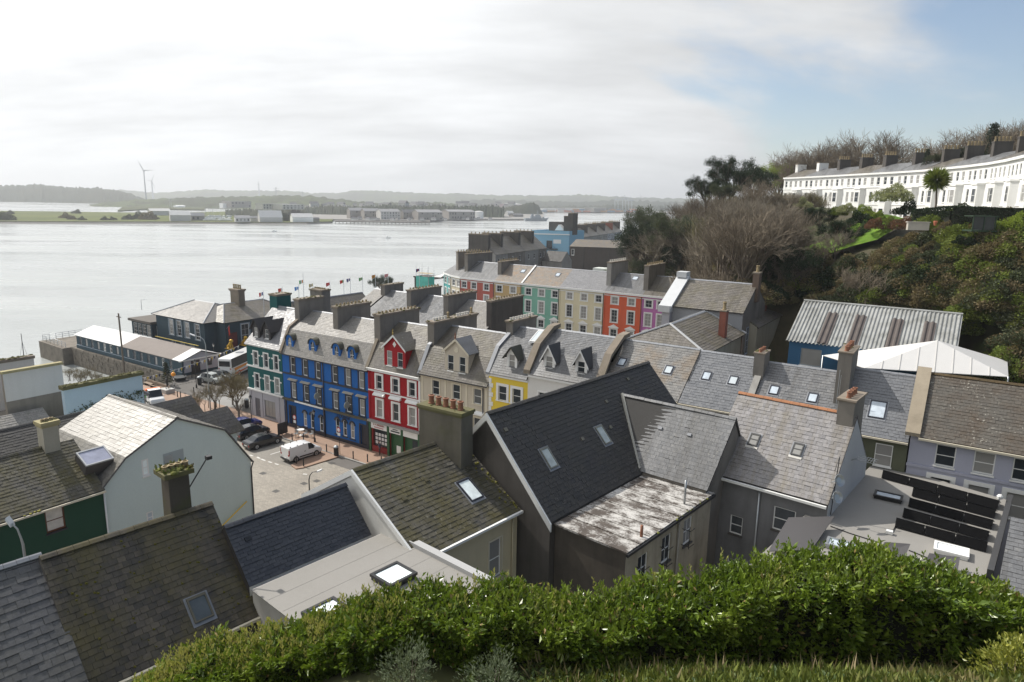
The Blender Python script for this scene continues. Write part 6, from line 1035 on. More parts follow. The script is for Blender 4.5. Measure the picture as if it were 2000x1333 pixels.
for i in range(12): bar(h, fr, 7.0+i*0.6, 7.08+i*0.6, -3.0, -2.92, 10.0, 11.2, BLACK_P, 'baluster')
chimney(h, fr, 14.6, 16.9, 4, 9, 17, 26.5, CONC_D, 0, cap=0.4); chimney(h, fr, 17.2, 19.8, 3, 8, 17, 28.0, CONC_D, 2, POT_Y, cap=0.4, ph=0.7); MB().box(fr, 3.8, 14.4, 10, 14, 18.4, 23.2).obj('rear_block', CONC_D, h); MB().prism([fr.P(9, 6, 19), fr.P(14.4, 6, 19), fr.P(11, 6, 22)], N0*3).obj('white_lantern', WHITE, h)
fr = Frame(T(-77.6, 215.3, 0), T(-53, 224.3, 0)-T(-77.6, 215.3, 0), N0); W = 26.2; h = thing('warehouse', 'long dark rendered warehouse with lichen edged brown roof before the hill', 'warehouse', fr.P(W/2, 0, 3.5)); shell(h, fr, W, 12, 3.4, 14, [(0.8, 2.2, 10, 12.8)], render_mat('brown_black_render', (0.095, 0.082, 0.074), 0.5, (0.05, 0.045, 0.04)), (6, 16.8)); window(h, fr, 1.5, 10, 1.4, 2.8, fw=0.2)
SLW = slate_mat('slate_lichen_brown', (0.16, 0.14, 0.12), (0.22, 0.195, 0.17), streak=0.5, scol=(0.32, 0.24, 0.10), rough=0.6); s1, i1 = slope(h, [fr.P(0, -0.3, 13.9), fr.P(W, -0.3, 13.9), fr.P(W, 6, 16.9), fr.P(0, 6, 16.9)], SLW, 0.6, 0.45); slope(h, [fr.P(W, 12.3, 13.9), fr.P(0, 12.3, 13.9), fr.P(0, 6, 16.9), fr.P(W, 6, 16.9)], SLW, 0.6, 0.45)
for x in (6.2, 17.5): bar(h, fr, x, x+0.5, -0.25, 0, 3.4, 13.5, CONC_D, 'buttress')
fr = Frame(T(-69, 178, 0), D0, N0); h = thing('rear_cottage', 'small grey house with dark slate roof in the yard behind the crescent', 'house', fr.P(4, 0, 3.5)); shell(h, fr, 9, 8, 3.4, 10.5, [(2.2, 6.2, 5.0, 7.6)], CONC_L, (4, 14)); window(h, fr, 4.2, 5.0, 4.0, 2.6, frame=WHITE, fw=0.15, cols=3); slope(h, [fr.P(0, -0.3, 10.4), fr.P(9, -0.3, 10.4), fr.P(9, 4, 14.1), fr.P(0, 4, 14.1)], DK if False else SL_BLACK, 0.5, 0.4); slope(h, [fr.P(9, 8.3, 10.4), fr.P(0, 8.3, 10.4), fr.P(0, 4, 14.1), fr.P(9, 4, 14.1)], SL_BLACK, 0.5, 0.4)
for i in range(6):
 s0_ = 268+i*20; fr = Frame(T(-107-(s0_-268)*0.21, s0_, 0), N0-D0*0.21, EZ.cross(N0-D0*0.21)); W = 19.9; h = thing('far_terrace_house', 'house of the far grey terrace, number %s from the light blue building' % ('one', 'two', 'three', 'four', 'five', 'six')[i], 'house', fr.P(W/2, 0, 3.5), 'far grey terrace'); ops = [(W*k_-0.7, W*k_+0.7, z, z+2.2) for k_ in (0.12, 0.31, 0.5, 0.69, 0.88) for z in (10.6, 6.4)]; shell(h, fr, W, 12, 3.4, 14, ops, LILAC if i > 3 else CONC_L, (6, 18.5))
 for q in ops: window(h, fr, (q[0]+q[1])/2, q[2], 1.4, 2.2, fw=0.16)
 slope(h, [fr.P(0, -0.2, 13.9), fr.P(W, -0.2, 13.9), fr.P(W, 6, 18.6), fr.P(0, 6, 18.6)], SL_BROWN, slates=False); slope(h, [fr.P(W, 12.2, 13.9), fr.P(0, 12.2, 13.9), fr.P(0, 6, 18.6), fr.P(W, 6, 18.6)], SL_BROWN, slates=False); chimney(h, fr, W-1.0, W+1.0, 2, 10, 13, 20.6, CONC_D if i != 4 else BRICK_R, 7, POT_Y, 'y', cap=0.4, ph=0.9, pr=0.25)
# ---------------------------------------------------------------- pier buildings
PIERB = render_mat('slate_blue_wall', (0.045, 0.075, 0.095), 0.15, (0.02, 0.03, 0.04)); PRF = slate_mat('pier_slate', (0.16, 0.15, 0.14), (0.24, 0.225, 0.21), rough=0.4, streak=0.3)
fr = Frame(T(-71.4, 6.0, 0), D0, N0); W = 36.9; h = thing('pier_shed', 'long low slate blue pier shed with many windows and part white roof', 'shed', fr.P(W/2, 0, 3.5)); ops = []; xs = [1.6+i*2.35 for i in range(7)]+[19.4+i*2.35 for i in range(7)]
for x in xs: ops.append((x-0.45, x+0.45, 4.3, 5.8))
shell(h, fr, W, 7, 3.4, 6.15, ops, PIERB, (3.5, 7.3))
for i, x in enumerate(xs): window(h, fr, x, 4.3, 0.9, 1.5, frame=WHITE if i in (4, 5, 12) else plain('grey_frame', (0.2, 0.2, 0.22), 0.5), fw=0.1, sill=False)
for x0, x1, mm, nn_ in ((-0.2, 17.5, plain('white_felt_roof', (0.62, 0.62, 0.61), 0.6, var=0.06), 'white_roof'), (17.5, 34.5, render_mat('grey_brown_felt', (0.24, 0.21, 0.19), 0.4, (0.15, 0.13, 0.12)), 'felt_roof'), (34.5, W+0.3, plain('white_felt_roof', (0.62, 0.62, 0.61), 0.6), 'white_roof')):
 MB().prism([fr.P(x0, -0.3, 6.1), fr.P(x1, -0.3, 6.1), fr.P(x1, 3.5, 7.4), fr.P(x0, 3.5, 7.4)], EZ*0.1).prism([fr.P(x0, 7.3, 6.1), fr.P(x1, 7.3, 6.1), fr.P(x1, 3.5, 7.4), fr.P(x0, 3.5, 7.4)], EZ*0.1).obj(nn_, mm, h)
bar(h, fr, 0, W, -0.12, 0, 3.5, 4.15, PIERB, 'plinth_band'); bar(h, fr, 0, W, -0.1, 0.0, 4.16, 4.24, plain('pale_blue_trim', (0.3, 0.36, 0.42), 0.6), 'trim_line')
gf = Frame(fr.P(W, 0, 0), N0, -D0); MB().poly([gf.P(0.3, -0.06, 4.0), gf.P(6.7, -0.06, 4.0), gf.P(6.7, -0.06, 6.1), gf.P(3.5, -0.06, 7.25), gf.P(0.3, -0.06, 6.1)]).obj('entrance_front', LILAC, h); MB().box(gf, 1.6, 3.2, -0.1, -0.02, 3.6, 5.9).obj('door', BLACK_P, h); window(h, gf, 5.0, 4.6, 0.8, 1.4, y=-0.12, inset=0.0, frame=BLACK_P, sill=False)
bar(h, gf, -0.4, 7.4, -0.2, 0.3, 6.05, 6.25, WHITE, 'fascia')
# stone quay wall under the shed, railing on the pier head
qf = Frame(T(-72.5, 5.9, 0), D0, N0); QST = render_mat('quay_rubble', (0.20, 0.175, 0.145), 0.7, (0.08, 0.075, 0.06), 0.8, 0.1); h = thing('quay_wall', 'rubble stone quay wall below the slate blue pier shed', 'wall', qf.P(20, 0, -1)); MB().box(qf, 0, 39.5, -0.35, 2.0, -3, 3.5).obj('masonry_core', QST, h); st = MB()
for j in range(8):
 x = random.random()*0.5
 while x < 39:
  w_ = random.uniform(0.6, 1.4); st.box(qf, x+0.03, x+w_-0.03, -0.35-random.uniform(0.06, 0.2), -0.3, -0.1+j*0.45, 0.3+j*0.45, taper=0.03); x += w_
st.obj('stones', QST, h, 'stuff')
h = thing('railing', 'pale metal railing round the pier head left of the shed', 'railing', T(-73, 4, 3.5)); pts_ = [T(-72.3, 4.3, 0), T(-84, 5.0, 0), T(-84, 12.5, 0), T(-72.3, 13, 0)]
pw = MB().prism([T(-73, 3.9, 3.45), T(-84.5, 4.4, 3.45), T(-84.5, 13, 3.45), T(-73, 13.5, 3.45)], -EZ*6).obj('pier_head', QST); pw['kind'] = 'structure'
for a_, b_ in zip(pts_[:-1], pts_[1:]):
 for z in (3.9, 4.3, 4.7): pipe(h, [a_+EZ*z, b_+EZ*z], 0.04, GREYMET, 'rail')
 for k_ in range(6): p_ = a_.lerp(b_, k_/6); pipe(h, [p_+EZ*3.4, p_+EZ*4.75], 0.045, GREYMET, 'post')
# main pier building
fr = Frame(T(-64, 18.2, 0), D0, N0); W = 17; h = thing('pier_building', 'slate blue two storey pier building with hipped pale slate roof and tall windows', 'building', fr.P(W/2, 0, 3.5)); ops = [(x-0.75, x+0.75, 5.9, 9.0) for x in (5.5, 8.3, 11.1, 14.6)]+[(x-0.6, x+0.6, 3.7, 4.6) for x in (6, 9.2, 12.4)]; shell(h, fr, W, 12, 3.4, 9.6, ops, PIERB)
for q in ops[:4]: window(h, fr, (q[0]+q[1])/2, 5.9, 1.5, 3.1, surround=plain('pale_blue_trim', (0.3, 0.36, 0.42), 0.6), sb=0.2, cols=2, rows=4, fw=0.12)
for q in ops[4:]: window(h, fr, (q[0]+q[1])/2, 3.7, 1.2, 0.9, surround=plain('pale_blue_trim', (0.3, 0.36, 0.42), 0.6), sb=0.15)
hip(h, fr, W, 12, 9.6, 12.2, (4.5, 5.5), PRF, oh=0.6, along='x', w=0.45, e=0.38, ridgem=plain('pale_flashing', (0.48, 0.49, 0.5), 0.6)); chimney(h, fr, 12.5, 15.3, 9.0, 10.4, 9, 15.0, STONE_C, 4, POT_Y, cap=0.5, ph=0.9, pr=0.2, over=0.25); bar(h, fr, 2, W, -1.6, -1.4, 5.3, 5.4, plain('yellow_rail', (0.5, 0.38, 0.08), 0.5), 'terrace_rail')
fr = Frame(T(-72.5, 17.5, 0), D0, N0); g_ = thing('glazed_lookout', 'glass walled lookout room with flat roof on the pier', 'building', fr.P(4, 2, 3.5)); ops = [(0.6+i*1.75, 2.1+i*1.75, 4.6, 7.0) for i in range(4)]; shell(g_, fr, 7.8, 6, 3.4, 7.4, ops, PIERB)
for q in ops: window(g_, fr, (q[0]+q[1])/2, 4.6, 1.5, 2.4, frame=WHITE, cols=2, rows=3, fw=0.1)
gf = Frame(fr.P(7.8, 0, 0), N0, -D0); window(g_, gf, 2.8, 4.8, 3.6, 2.1, y=-0.06, inset=0.0, cols=2, rows=1, frame=WHITE); MB().box(fr, -0.5, 8.3, -0.5, 6.5, 7.4, 7.9).obj('flat_roof', render_mat('brown_flat_roof', (0.14, 0.125, 0.11), 0.4), g_)
fr = Frame(T(-44.3, 20.8, 0), N0, -D0); W = 17; h2 = thing('pier_building', 'slate blue ticket hall range with red pennants and two gold lions before it', 'building', fr.P(W/2, 0, 3.5)); ops = [(x-0.9, x+0.9, 5.4, 8.8) for x in (4.4, 8.0, 11.6)]+[(0.6, 2.6, 3.6, 7.4)]; shell(h2, fr, W, 12, 3.4, 9.6, ops, PIERB)
for q in ops[:3]: window(h2, fr, (q[0]+q[1])/2, 5.4, 1.8, 3.4, surround=plain('pale_blue_trim', (0.3, 0.36, 0.42), 0.6), sb=0.2, fw=0.14, cols=2, rows=3)
MB().box(fr, 0.6, 2.6, 0.1, 0.2, 3.6, 7.4).obj('door', plain('dark_red_door', (0.14, 0.02, 0.02), 0.6), h2); hip(h2, fr, W, 12, 9.6, 12.2, (4, 4), SL_BROWN, oh=0.5, along='x', w=0.45, e=0.38)
for x in (0.3, 6.2): f_ = MB().tube([fr.P(x, -0.1, 8.4), fr.P(x, -1.0, 9.2)], 0.04, 5).obj('flag_arm', GREYMET, h2); MB().prism([fr.P(x, -0.95, 9.1), fr.P(x+0.1, -0.35, 8.5), fr.P(x+0.15, -0.5, 7.0), fr.P(x+0.05, -1.0, 7.3)], fr.ex*0.03).obj('pennant', plain('red_cloth', (0.5, 0.04, 0.03), 0.8), h2)
MB().box(fr, -2.5, W, -3.6, -3.2, 3.4, 4.9).box(fr, 1.2, 5, -3.2, 0, 3.4, 4.2).obj('forecourt_wall', PIERB, h2)
GOLD = plain('gold_paint', (0.55, 0.33, 0.03), 0.4, 0.3)
for i, (u, v) in enumerate(((449, 682), (477, 675))):
 c = at_z(u, v, 4.9); L_ = Frame(c, N0, -D0); mb = MB()
 mb.box(L_, -0.5, 0.5, -0.9, 0.9, 0, 0.15); mb.tube([L_.P(0, 0.6, 0.4), L_.P(0, 0.1, 0.65), L_.P(0, -0.35, 1.1), L_.P(0, -0.45, 1.45)], [0.32, 0.36, 0.34, 0.2], 8); mb.lathe(L_.P(0, -0.55, 1.35), [(0.2, 0), (0.36, 0.15), (0.36, 0.4), (0.18, 0.58)], 8); mb.box(L_, -0.14, 0.14, -1.0, -0.7, 1.45, 1.72)
 for sx in (-0.2, 0.2): mb.tube([L_.P(sx, -0.4, 1.0), L_.P(sx, -0.7, 0.5), L_.P(sx, -0.72, 0.15)], 0.1, 6); mb.tube([L_.P(sx, 0.5, 0.45), L_.P(sx*1.6, 0.0, 0.3), L_.P(sx*1.6, -0.3, 0.2)], 0.12, 6)
 one('lion_statue', mb, GOLD, ('gold lion statue on the low wall nearer the pier shed', 'gold lion statue half hidden beside the teal house')[i], 'statue', c, 'gold lions', True)
# ---------------------------------------------------------------- white terrace on the hill
TWH = render_mat('terrace_white', (0.82, 0.82, 0.80), 0.06, (0.6, 0.6, 0.57)); poly = ter; seg = [(poly[i], poly[i+1]) for i in range(len(poly)-1)]; tot = sum((b-a).length for a, b in seg)
def along(d):
 for a, b in seg:
  l = (b-a).length
  if d <= l: return a.lerp(b, d/l)
  d -= l
 return poly[-1]
NH = max(10, round(tot/9.2)); ordn = ['first', 'second', 'third', 'fourth', 'fifth', 'sixth', 'seventh', 'eighth', 'ninth', 'tenth', 'eleventh', 'twelfth', 'thirteenth', 'fourteenth', 'fifteenth', 'sixteenth', 'seventeenth', 'eighteenth', 'nineteenth', 'twentieth']
for i in range(NH):
 a, b = along(tot*i/NH), along(tot*(i+1)/NH-0.001); ex = Vector((b.x-a.x, b.y-a.y, 0)); W = ex.length; ex.normalize(); fr = Frame(Vector((a.x, a.y, 0)), ex, Vector((-ex.y, ex.x, 0))); z0 = 30.4
 h = thing('white_terrace_house', f'white stuccoed house of the hillside terrace, {ordn[i]} from its far left end', 'house', fr.P(W/2, 0, z0), 'white terrace on the hill')
 cx = [W*0.13, W*0.36]; bxc = W*0.72; ops = []
 for x in (W*0.13, W*0.36, W*0.61, W*0.84): ops.append((x-0.5, x+0.5, 38.5, 40.2))
 for x in cx: ops += [(x-0.5, x+0.5, 34.6, 37.0), (x-0.5, x+0.5, 31.4, 33.2)]
 shell(h, fr, W, 10, z0, EAVE, ops, TWH, (5, 43.3))
 for q in ops: window(h, fr, (q[0]+q[1])/2, q[2], q[1]-q[0], q[3]-q[2], fw=0.09, surround=None)
 bay = MB(); bp = [(bxc-1.7, 0), (bxc-1.1, -1.0), (bxc+1.1, -1.0), (bxc+1.7, 0)]; bo_ = MB().prism([fr.P(x, y, z0) for x, y in bp], EZ*(37.6-z0)).obj('bay_window', TWH, h); MB().prism([fr.P(x*1.0+(x-bxc)*0.08, y*1.12, 37.6) for x, y in bp], EZ*0.3).obj('bay_cornice', TWH, bo_)
 for z_, hh in ((34.6, 2.4), (31.4, 1.9)):
  window(h, fr, bxc, z_, 1.5, hh, y=-1.03, inset=0.0, fw=0.09, sill=False)
  for sg, (xa, ya), (xb, yb) in ((-1, bp[0], bp[1]), (1, bp[2], bp[3])):
   f2 = Frame(fr.P(xa, ya, 0), fr.P(xb, yb, 0)-fr.P(xa, ya, 0), (fr.P(xb, yb, 0)-fr.P(xa, ya, 0)).cross(-EZ)*-1); l = math.hypot(xb-xa, yb-ya); window(h, f2, l/2, z_, 0.6, hh, y=-0.03, inset=0.0, fw=0.08, sill=False)
 bar(h, fr, 0, W, -0.4, 0, EAVE-0.35, EAVE+0.05, TWH, 'eaves_cornice'); bar(h, fr, 0, W, -0.12, 0, 37.9, 38.1, TWH, 'string_course'); bar(h, fr, 0, W, -0.12, 0, 34.0, 34.2, TWH, 'string_course')
 s1, i1 = slope(h, [fr.P(0, -0.3, EAVE), fr.P(W, -0.3, EAVE), fr.P(W, 5, 43.4), fr.P(0, 5, 43.4)], SL_GREY if i % 3 else SL_BROWN, 0.6, 0.5); slope(h, [fr.P(W, 10.3, EAVE), fr.P(0, 10.3, EAVE), fr.P(0, 5, 43.4), fr.P(W, 5, 43.4)], SL_GREY, slates=False)
 if i < 2: chimney(h, fr, -0.5, 0.6, 3.6, 6.4, 41.5, 45.2, TWH, 0, cap=0.25)
 else: chimney(h, fr, -0.55, 0.55, 3.4, 6.4, 41.5, 45.4, CONC_D, 5, POT_Y, 'y', cap=0.3, ph=0.85, pr=0.2, capmat=CONC_D)
# ---------------------------------------------------------------- across the water
def far_pt(u, v, z=0.0): return at_z(u, v, z)
def mound(name, ridge_px, dist, depth, mat, rough_=0.0, sub=6, base_z=0.0, label=None, front_px=None, zmin=1.0):
 # a ridge of land: crest follows the skyline at that distance, slopes to the water on both sides
 us = []; 
 for (u0, v0), (u1, v1) in zip(ridge_px[:-1], ridge_px[1:]):
  n = max(1, int(abs(u1-u0)/sub))
  for k in range(n): us.append((u0+(u1-u0)*k/n, v0+(v1-v0)*k/n))
 us.append(ridge_px[-1]); V = []; R = 9; rg = np.random.default_rng(int(dist))
 prof = [0.0, 0.12, 0.3, 0.55, 0.8, 1.0, 0.9, 0.6, 0.0]; offs = [-1.0, -0.9, -0.72, -0.5, -0.25, 0.0, 0.3, 0.6, 1.0]
 for u, v in us:
  d = ray(u, v); c = CO+d*(dist/d.y); hgt = max(zmin, c.z); dirh = Vector((d.x, d.y, 0)).normalized()
  for k in range(R):
   j = rg.normal()*rough_ if 0 < k < 8 else 0
   p = Vector((c.x, c.y, 0))+dirh*offs[k]*depth; V.append((p.x, p.y, base_z-1.0 if k in (0, 8) else base_z+hgt*prof[k]*(1 if k == 5 else 1)+j))
 n = len(us); F = np.array([(i*R+k, (i+1)*R+k, (i+1)*R+k+1, i*R+k+1) for i in range(n-1) for k in range(R-1)]); o = link(name, np_mesh(name, np.array(V), F), mat, None, 'structure', True); return o
def land_mat(name, c1, c2, sc=0.004, c3=None):
 m, t, b = newmat(name); n = NT(t); c = n.mix(n.ramp(n.noise(sc, 5, 0.6, stretch=(1, 0.5, 1)), 0.42, 0.58), c1, c2)
 if c3: c = n.mix(n.ramp(n.noise(sc*4, 4, 0.7), 0.5, 0.6), c, c3)
 n.l(c, b.inputs['Base Color']); b.inputs['Roughness'].default_value = 1; b.inputs['Specular IOR Level'].default_value = 0.1; return m
WOOD = land_mat('far_woods', (0.05, 0.055, 0.035), (0.035, 0.045, 0.03), 0.01); FIELDS = land_mat('far_fields', (0.085, 0.105, 0.045), (0.05, 0.058, 0.036), 0.006, (0.045, 0.05, 0.03)); SCRUB = land_mat('near_island_scrub', (0.07, 0.08, 0.03), (0.10, 0.11, 0.05), 0.02, (0.05, 0.05, 0.03))
mound('hills', [(-60, 376), (235, 371), (300, 376), (350, 375), (400, 370), (430, 372), (500, 373), (560, 373), (610, 378), (660, 377), (700, 372), (745, 373), (800, 377), (850, 378), (900, 378), (960, 382), (1010, 381), (1080, 383), (1130, 380), (1180, 383), (1240, 386), (1330, 388), (1420, 390), (1560, 392), (1800, 396), (2100, 402)], 5200, 900, FIELDS, 2.5, 5)
mound('hills', [(-80, 366), (0, 362), (30, 363), (70, 359.5), (95, 363), (130, 365), (165, 367), (195, 368), (225, 372), (250, 377), (275, 386), (300, 394)], 2700, 330, WOOD, 3.0, 3)
mound('hills', [(175, 402), (200, 396), (260, 391), (320, 388), (400, 386), (470, 384), (540, 383), (600, 383), (640, 387), (690, 393), (740, 397), (800, 396), (860, 395), (900, 400)], 2050, 260, FIELDS, 1.6, 5)
mound('hills', [(900, 392), (960, 390), (1050, 393), (1120, 395), (1190, 392), (1240, 393), (1340, 395), (1460, 396)], 3600, 320, WOOD, 3.0, 5)
mound('tree_belt', [(590, 406), (640, 402), (700, 404), (760, 401), (800, 404), (850, 400), (900, 403), (960, 401), (985, 405)], 1350, 60, WOOD, 1.8, 1.5)
mound('tree_belt', [(440, 411), (480, 408), (520, 411), (560, 409), (600, 411)], 1150, 40, WOOD, 1.5, 1.5)
mound('tree_belt', [(1050, 406), (1110, 403), (1160, 404), (1200, 401), (1260, 403), (1330, 402)], 2750, 80, WOOD, 3.0, 2)
# low island in front: flat grass behind a stone revetment
def flat_land(name, near, far, z, mat, edge=None):
 a = [at_z(u, v, 0) for u, v in near]; b = [at_z(u, v, 0) for u, v in far]; pts = [Vector((p.x, p.y, z)) for p in a]+[Vector((p.x, p.y, z)) for p in b[::-1]]
 MB().prism(pts, -EZ*(z+1)).obj(name, mat)['kind'] = 'structure'
 if edge:
  mb = MB()
  for p, q in zip(a[:-1], a[1:]):
   d = (Vector((p.x+q.x, p.y+q.y, 0))/2).normalized(); mb.poly([p-d*6-EZ*0.5, q-d*6-EZ*0.5, q+d*2+EZ*(z+0.25), p+d*2+EZ*(z+0.25)])
  mb.obj('shore_revetment', edge)['kind'] = 'structure'
GRASS_F = land_mat('island_grass', (0.125, 0.145, 0.045), (0.09, 0.11, 0.04), 0.02, (0.12, 0.13, 0.04)); REV = render_mat('revetment_stone', (0.17, 0.16, 0.15), 0.5, (0.08, 0.08, 0.075)); DOCK = render_mat('dockyard_concrete', (0.27, 0.26, 0.245), 0.4, (0.15, 0.14, 0.13), 0.02)
flat_land('island_grass', [(-60, 436), (0, 437), (180, 437.5), (350, 437.5), (500, 438.5), (600, 438.5), (648, 436.5)], [(-60, 414), (0, 415), (150, 417), (330, 419), (480, 415), (600, 413), (655, 425)], 2.5, GRASS_F, REV)
flat_land('dockyard', [(610, 431.5), (700, 433), (840, 435), (842, 433), (940, 431.5), (1062, 431)], [(600, 412), (700, 410), (800, 410), (900, 410), (1000, 410), (1062, 416)], 2.6, DOCK, REV)
flat_land('far_quay', [(1050, 414.5), (1130, 416), (1245, 417), (1420, 420)], [(1050, 409), (1130, 409), (1245, 411), (1420, 414)], 3.5, DOCK, CONC_D)
flat_land('point', [(230, 414), (300, 410), (400, 412)], [(240, 406), (300, 404), (400, 404)], 2.5, SCRUB)
def far_house(u0, u1, vb, vt, wall, roof, label, name='far_building', cat='building', group='buildings across the water', gable=0.3, depth=None, wins=0, base_z=2.6, side=0.0, flat=False):
 a, b = at_z(u0, vb, base_z), at_z(u1, vb, base_z); ex = Vector((b.x-a.x, b.y-a.y, 0)); 
 if side: ex = (ex.normalized()+Vector((0, side, 0)))*ex.length
 W = ex.length; ex.normalize(); fr = Frame(Vector((a.x, a.y, 0)), ex, Vector((-ex.y, ex.x, 0))); Hh = (vb-vt)/CAM_F*a.length; he = base_z+Hh*(1-gable); D = depth or W*0.6; h = thing(name, label, cat, fr.P(W/2, 0, base_z), group); ops = []
 if wins:
  for r in range(wins[1]):
   for c in range(wins[0]):
    x = W*(c+0.5)/wins[0]; zz = base_z+(he-base_z)*(r+0.25)/wins[1]; ops.append((x-W/wins[0]*0.22, x+W/wins[0]*0.22, zz, zz+(he-base_z)/wins[1]*0.55))
 shell(h, fr, W, D, base_z-0.5, he, ops, wall, None if flat else (D/2, base_z+Hh), top=he if flat else None, reveal=0.4)
 for q in ops: MB().box(fr, q[0], q[1], 0.3, 0.38, q[2], q[3]).obj('window', GLASS, h)
 if not flat:
  for s_ in (0, 1): MB().prism([fr.P(-0.4, -0.4 if not s_ else D+0.4, he-0.2), fr.P(W+0.4, -0.4 if not s_ else D+0.4, he-0.2), fr.P(W+0.4, D/2, base_z+Hh), fr.P(-0.4, D/2, base_z+Hh)], EZ*0.4).obj('roof', roof, h)
 else: MB().box(fr, -0.3, W+0.3, -0.3, D+0.3, he, he+0.5).obj('roof', roof, h)
 return h
W1 = render_mat('far_pale_wall', (0.55, 0.54, 0.52), 0.2); W2 = render_mat('far_stone_wall', (0.30, 0.28, 0.26), 0.3); R1 = render_mat('far_grey_roof', (0.30, 0.30, 0.31), 0.3); R2 = render_mat('far_pale_roof', (0.55, 0.55, 0.54), 0.2); R3 = render_mat('far_dark_roof', (0.14, 0.14, 0.15), 0.3)
FB = [(333, 373, 432, 416, W1, R2, 'grey gabled boat shed, left of a pair on the island shore', 0.4, 0), (374, 400, 431, 418, W2, R1, 'darker gabled boat shed, right of a pair on the island shore', 0.4, (3, 1)), (294, 334, 421, 410, W1, R2, 'long pale shed beyond the paired boat sheds', 0.35, 0), (346, 362, 405, 402, WHITE, WHITE, 'small white cabin on the wooded point', 0.3, 0),
(460, 489, 434, 423, W1, R1, 'low white shed right of the marina', 0.35, (4, 1)), (490, 505, 433, 424, W1, R1, 'small shed between the marina and the long sloped shed', 0.35, 0), (508, 552, 434, 414, W1, R2, 'large sloped roof shed on the island shore', 0.6, 0), (572, 612, 434, 419, WHITE, R2, 'white gabled shed right of the round tree', 0.45, 0), (612, 624, 433, 426, W2, R3, 'small dark store at the end of the island', 0.3, 0),
(436, 452, 407, 398, WHITE, WHITE, 'bright white block before the grey factory', 0.1, 0), (452, 491, 406, 394, W2, R1, 'grey factory block with roof plant', 0.1, (6, 2)), (514, 548, 409, 399, W1, R1, 'pale office block on the rise', 0.1, (6, 2)), (552, 594, 409, 400, W1, R2, 'white factory block beside the pale offices', 0.1, (6, 2)),
(684, 711, 427, 408, W2, R1, 'first stone storehouse of the dockyard', 0.25, (5, 3)), (712, 742, 428, 409, W2, R1, 'second stone storehouse of the dockyard', 0.25, (6, 3)), (744, 782, 429, 410, W1, R1, 'third, broadest pale storehouse of the dockyard', 0.25, (7, 3)), (788, 814, 429, 411, W2, R3, 'fourth, darker storehouse of the dockyard', 0.3, (5, 3)), (817, 864, 430, 411, W2, R1, 'fifth storehouse with a row of roof vents', 0.25, (9, 3)), (877, 928, 429, 411, W2, R1, 'long grey dockyard shed before the tanks', 0.2, (10, 2)),
(992, 1003, 421, 413, W1, R2, 'small pale gable below the green mound', 0.4, 0), (1003, 1022, 424, 418, W2, R3, 'low brown sheds behind the grey ship', 0.4, 0), (998, 1022, 405, 398.5, render_mat('striped_wall', (0.5, 0.4, 0.42), 0.2), R2, 'striped building on top of the green mound', 0.2, (7, 1))]
for q in FB: far_house(*q[:7], gable=q[7], wins=q[8] or 0, base_z=(2.6 if q[2] > 410 else max(2.6, at_y(q[0], q[2], 1500 if q[2] < 408 else 1100).z)) if q[0] != 998 else 17.0, flat=q[7] <= 0.1)
for i, (u0, u1, vb, vt) in enumerate(((1060, 1085, 413, 406), (1090, 1112, 413, 405.5), (1114, 1124, 413, 405), (1128, 1155, 414, 406), (1160, 1184, 414.5, 404))): far_house(u0, u1, vb, vt, (WHITE, W1, plain('rust_stack', (0.35, 0.15, 0.1), 0.7), W1, W2)[i], R2, ('white shed at the left of the far port', 'pale store in the far port', 'rust red stack in the far port', 'long low store in the far port', 'grey silo block beside the port cranes')[i], base_z=3.6, flat=True, depth=40, group='far port')
for i, (u, vt) in enumerate(((935, 411), (967, 408.5))):
 c = at_z(u, 427 if i == 0 else 424, 2.6); r = (9 if i == 0 else 11)/CAM_F*c.length; hh = (427-vt if i == 0 else 424-vt)/CAM_F*c.length*0.9; h = thing('storage_tank', ('white storage tank behind the long grey shed', 'larger white storage tank below the mound')[i], 'tank', c, 'dockyard tanks'); MB().lathe(c, [(r, 0), (r, hh*0.86)], 24).obj('shell', WHITE, h); MB().lathe(c, [(r*1.02, hh*0.86), (r*0.6, hh*0.95), (0.2, hh)], 24).obj('roof', R2, h)
mound('island_mound', [(975, 422), (985, 408), (998, 403), (1012, 402), (1030, 397), (1042, 396.5), (1052, 402), (1060, 416)], at_z(1015, 420, 0).y, 35, WOOD, 0.8, 2)
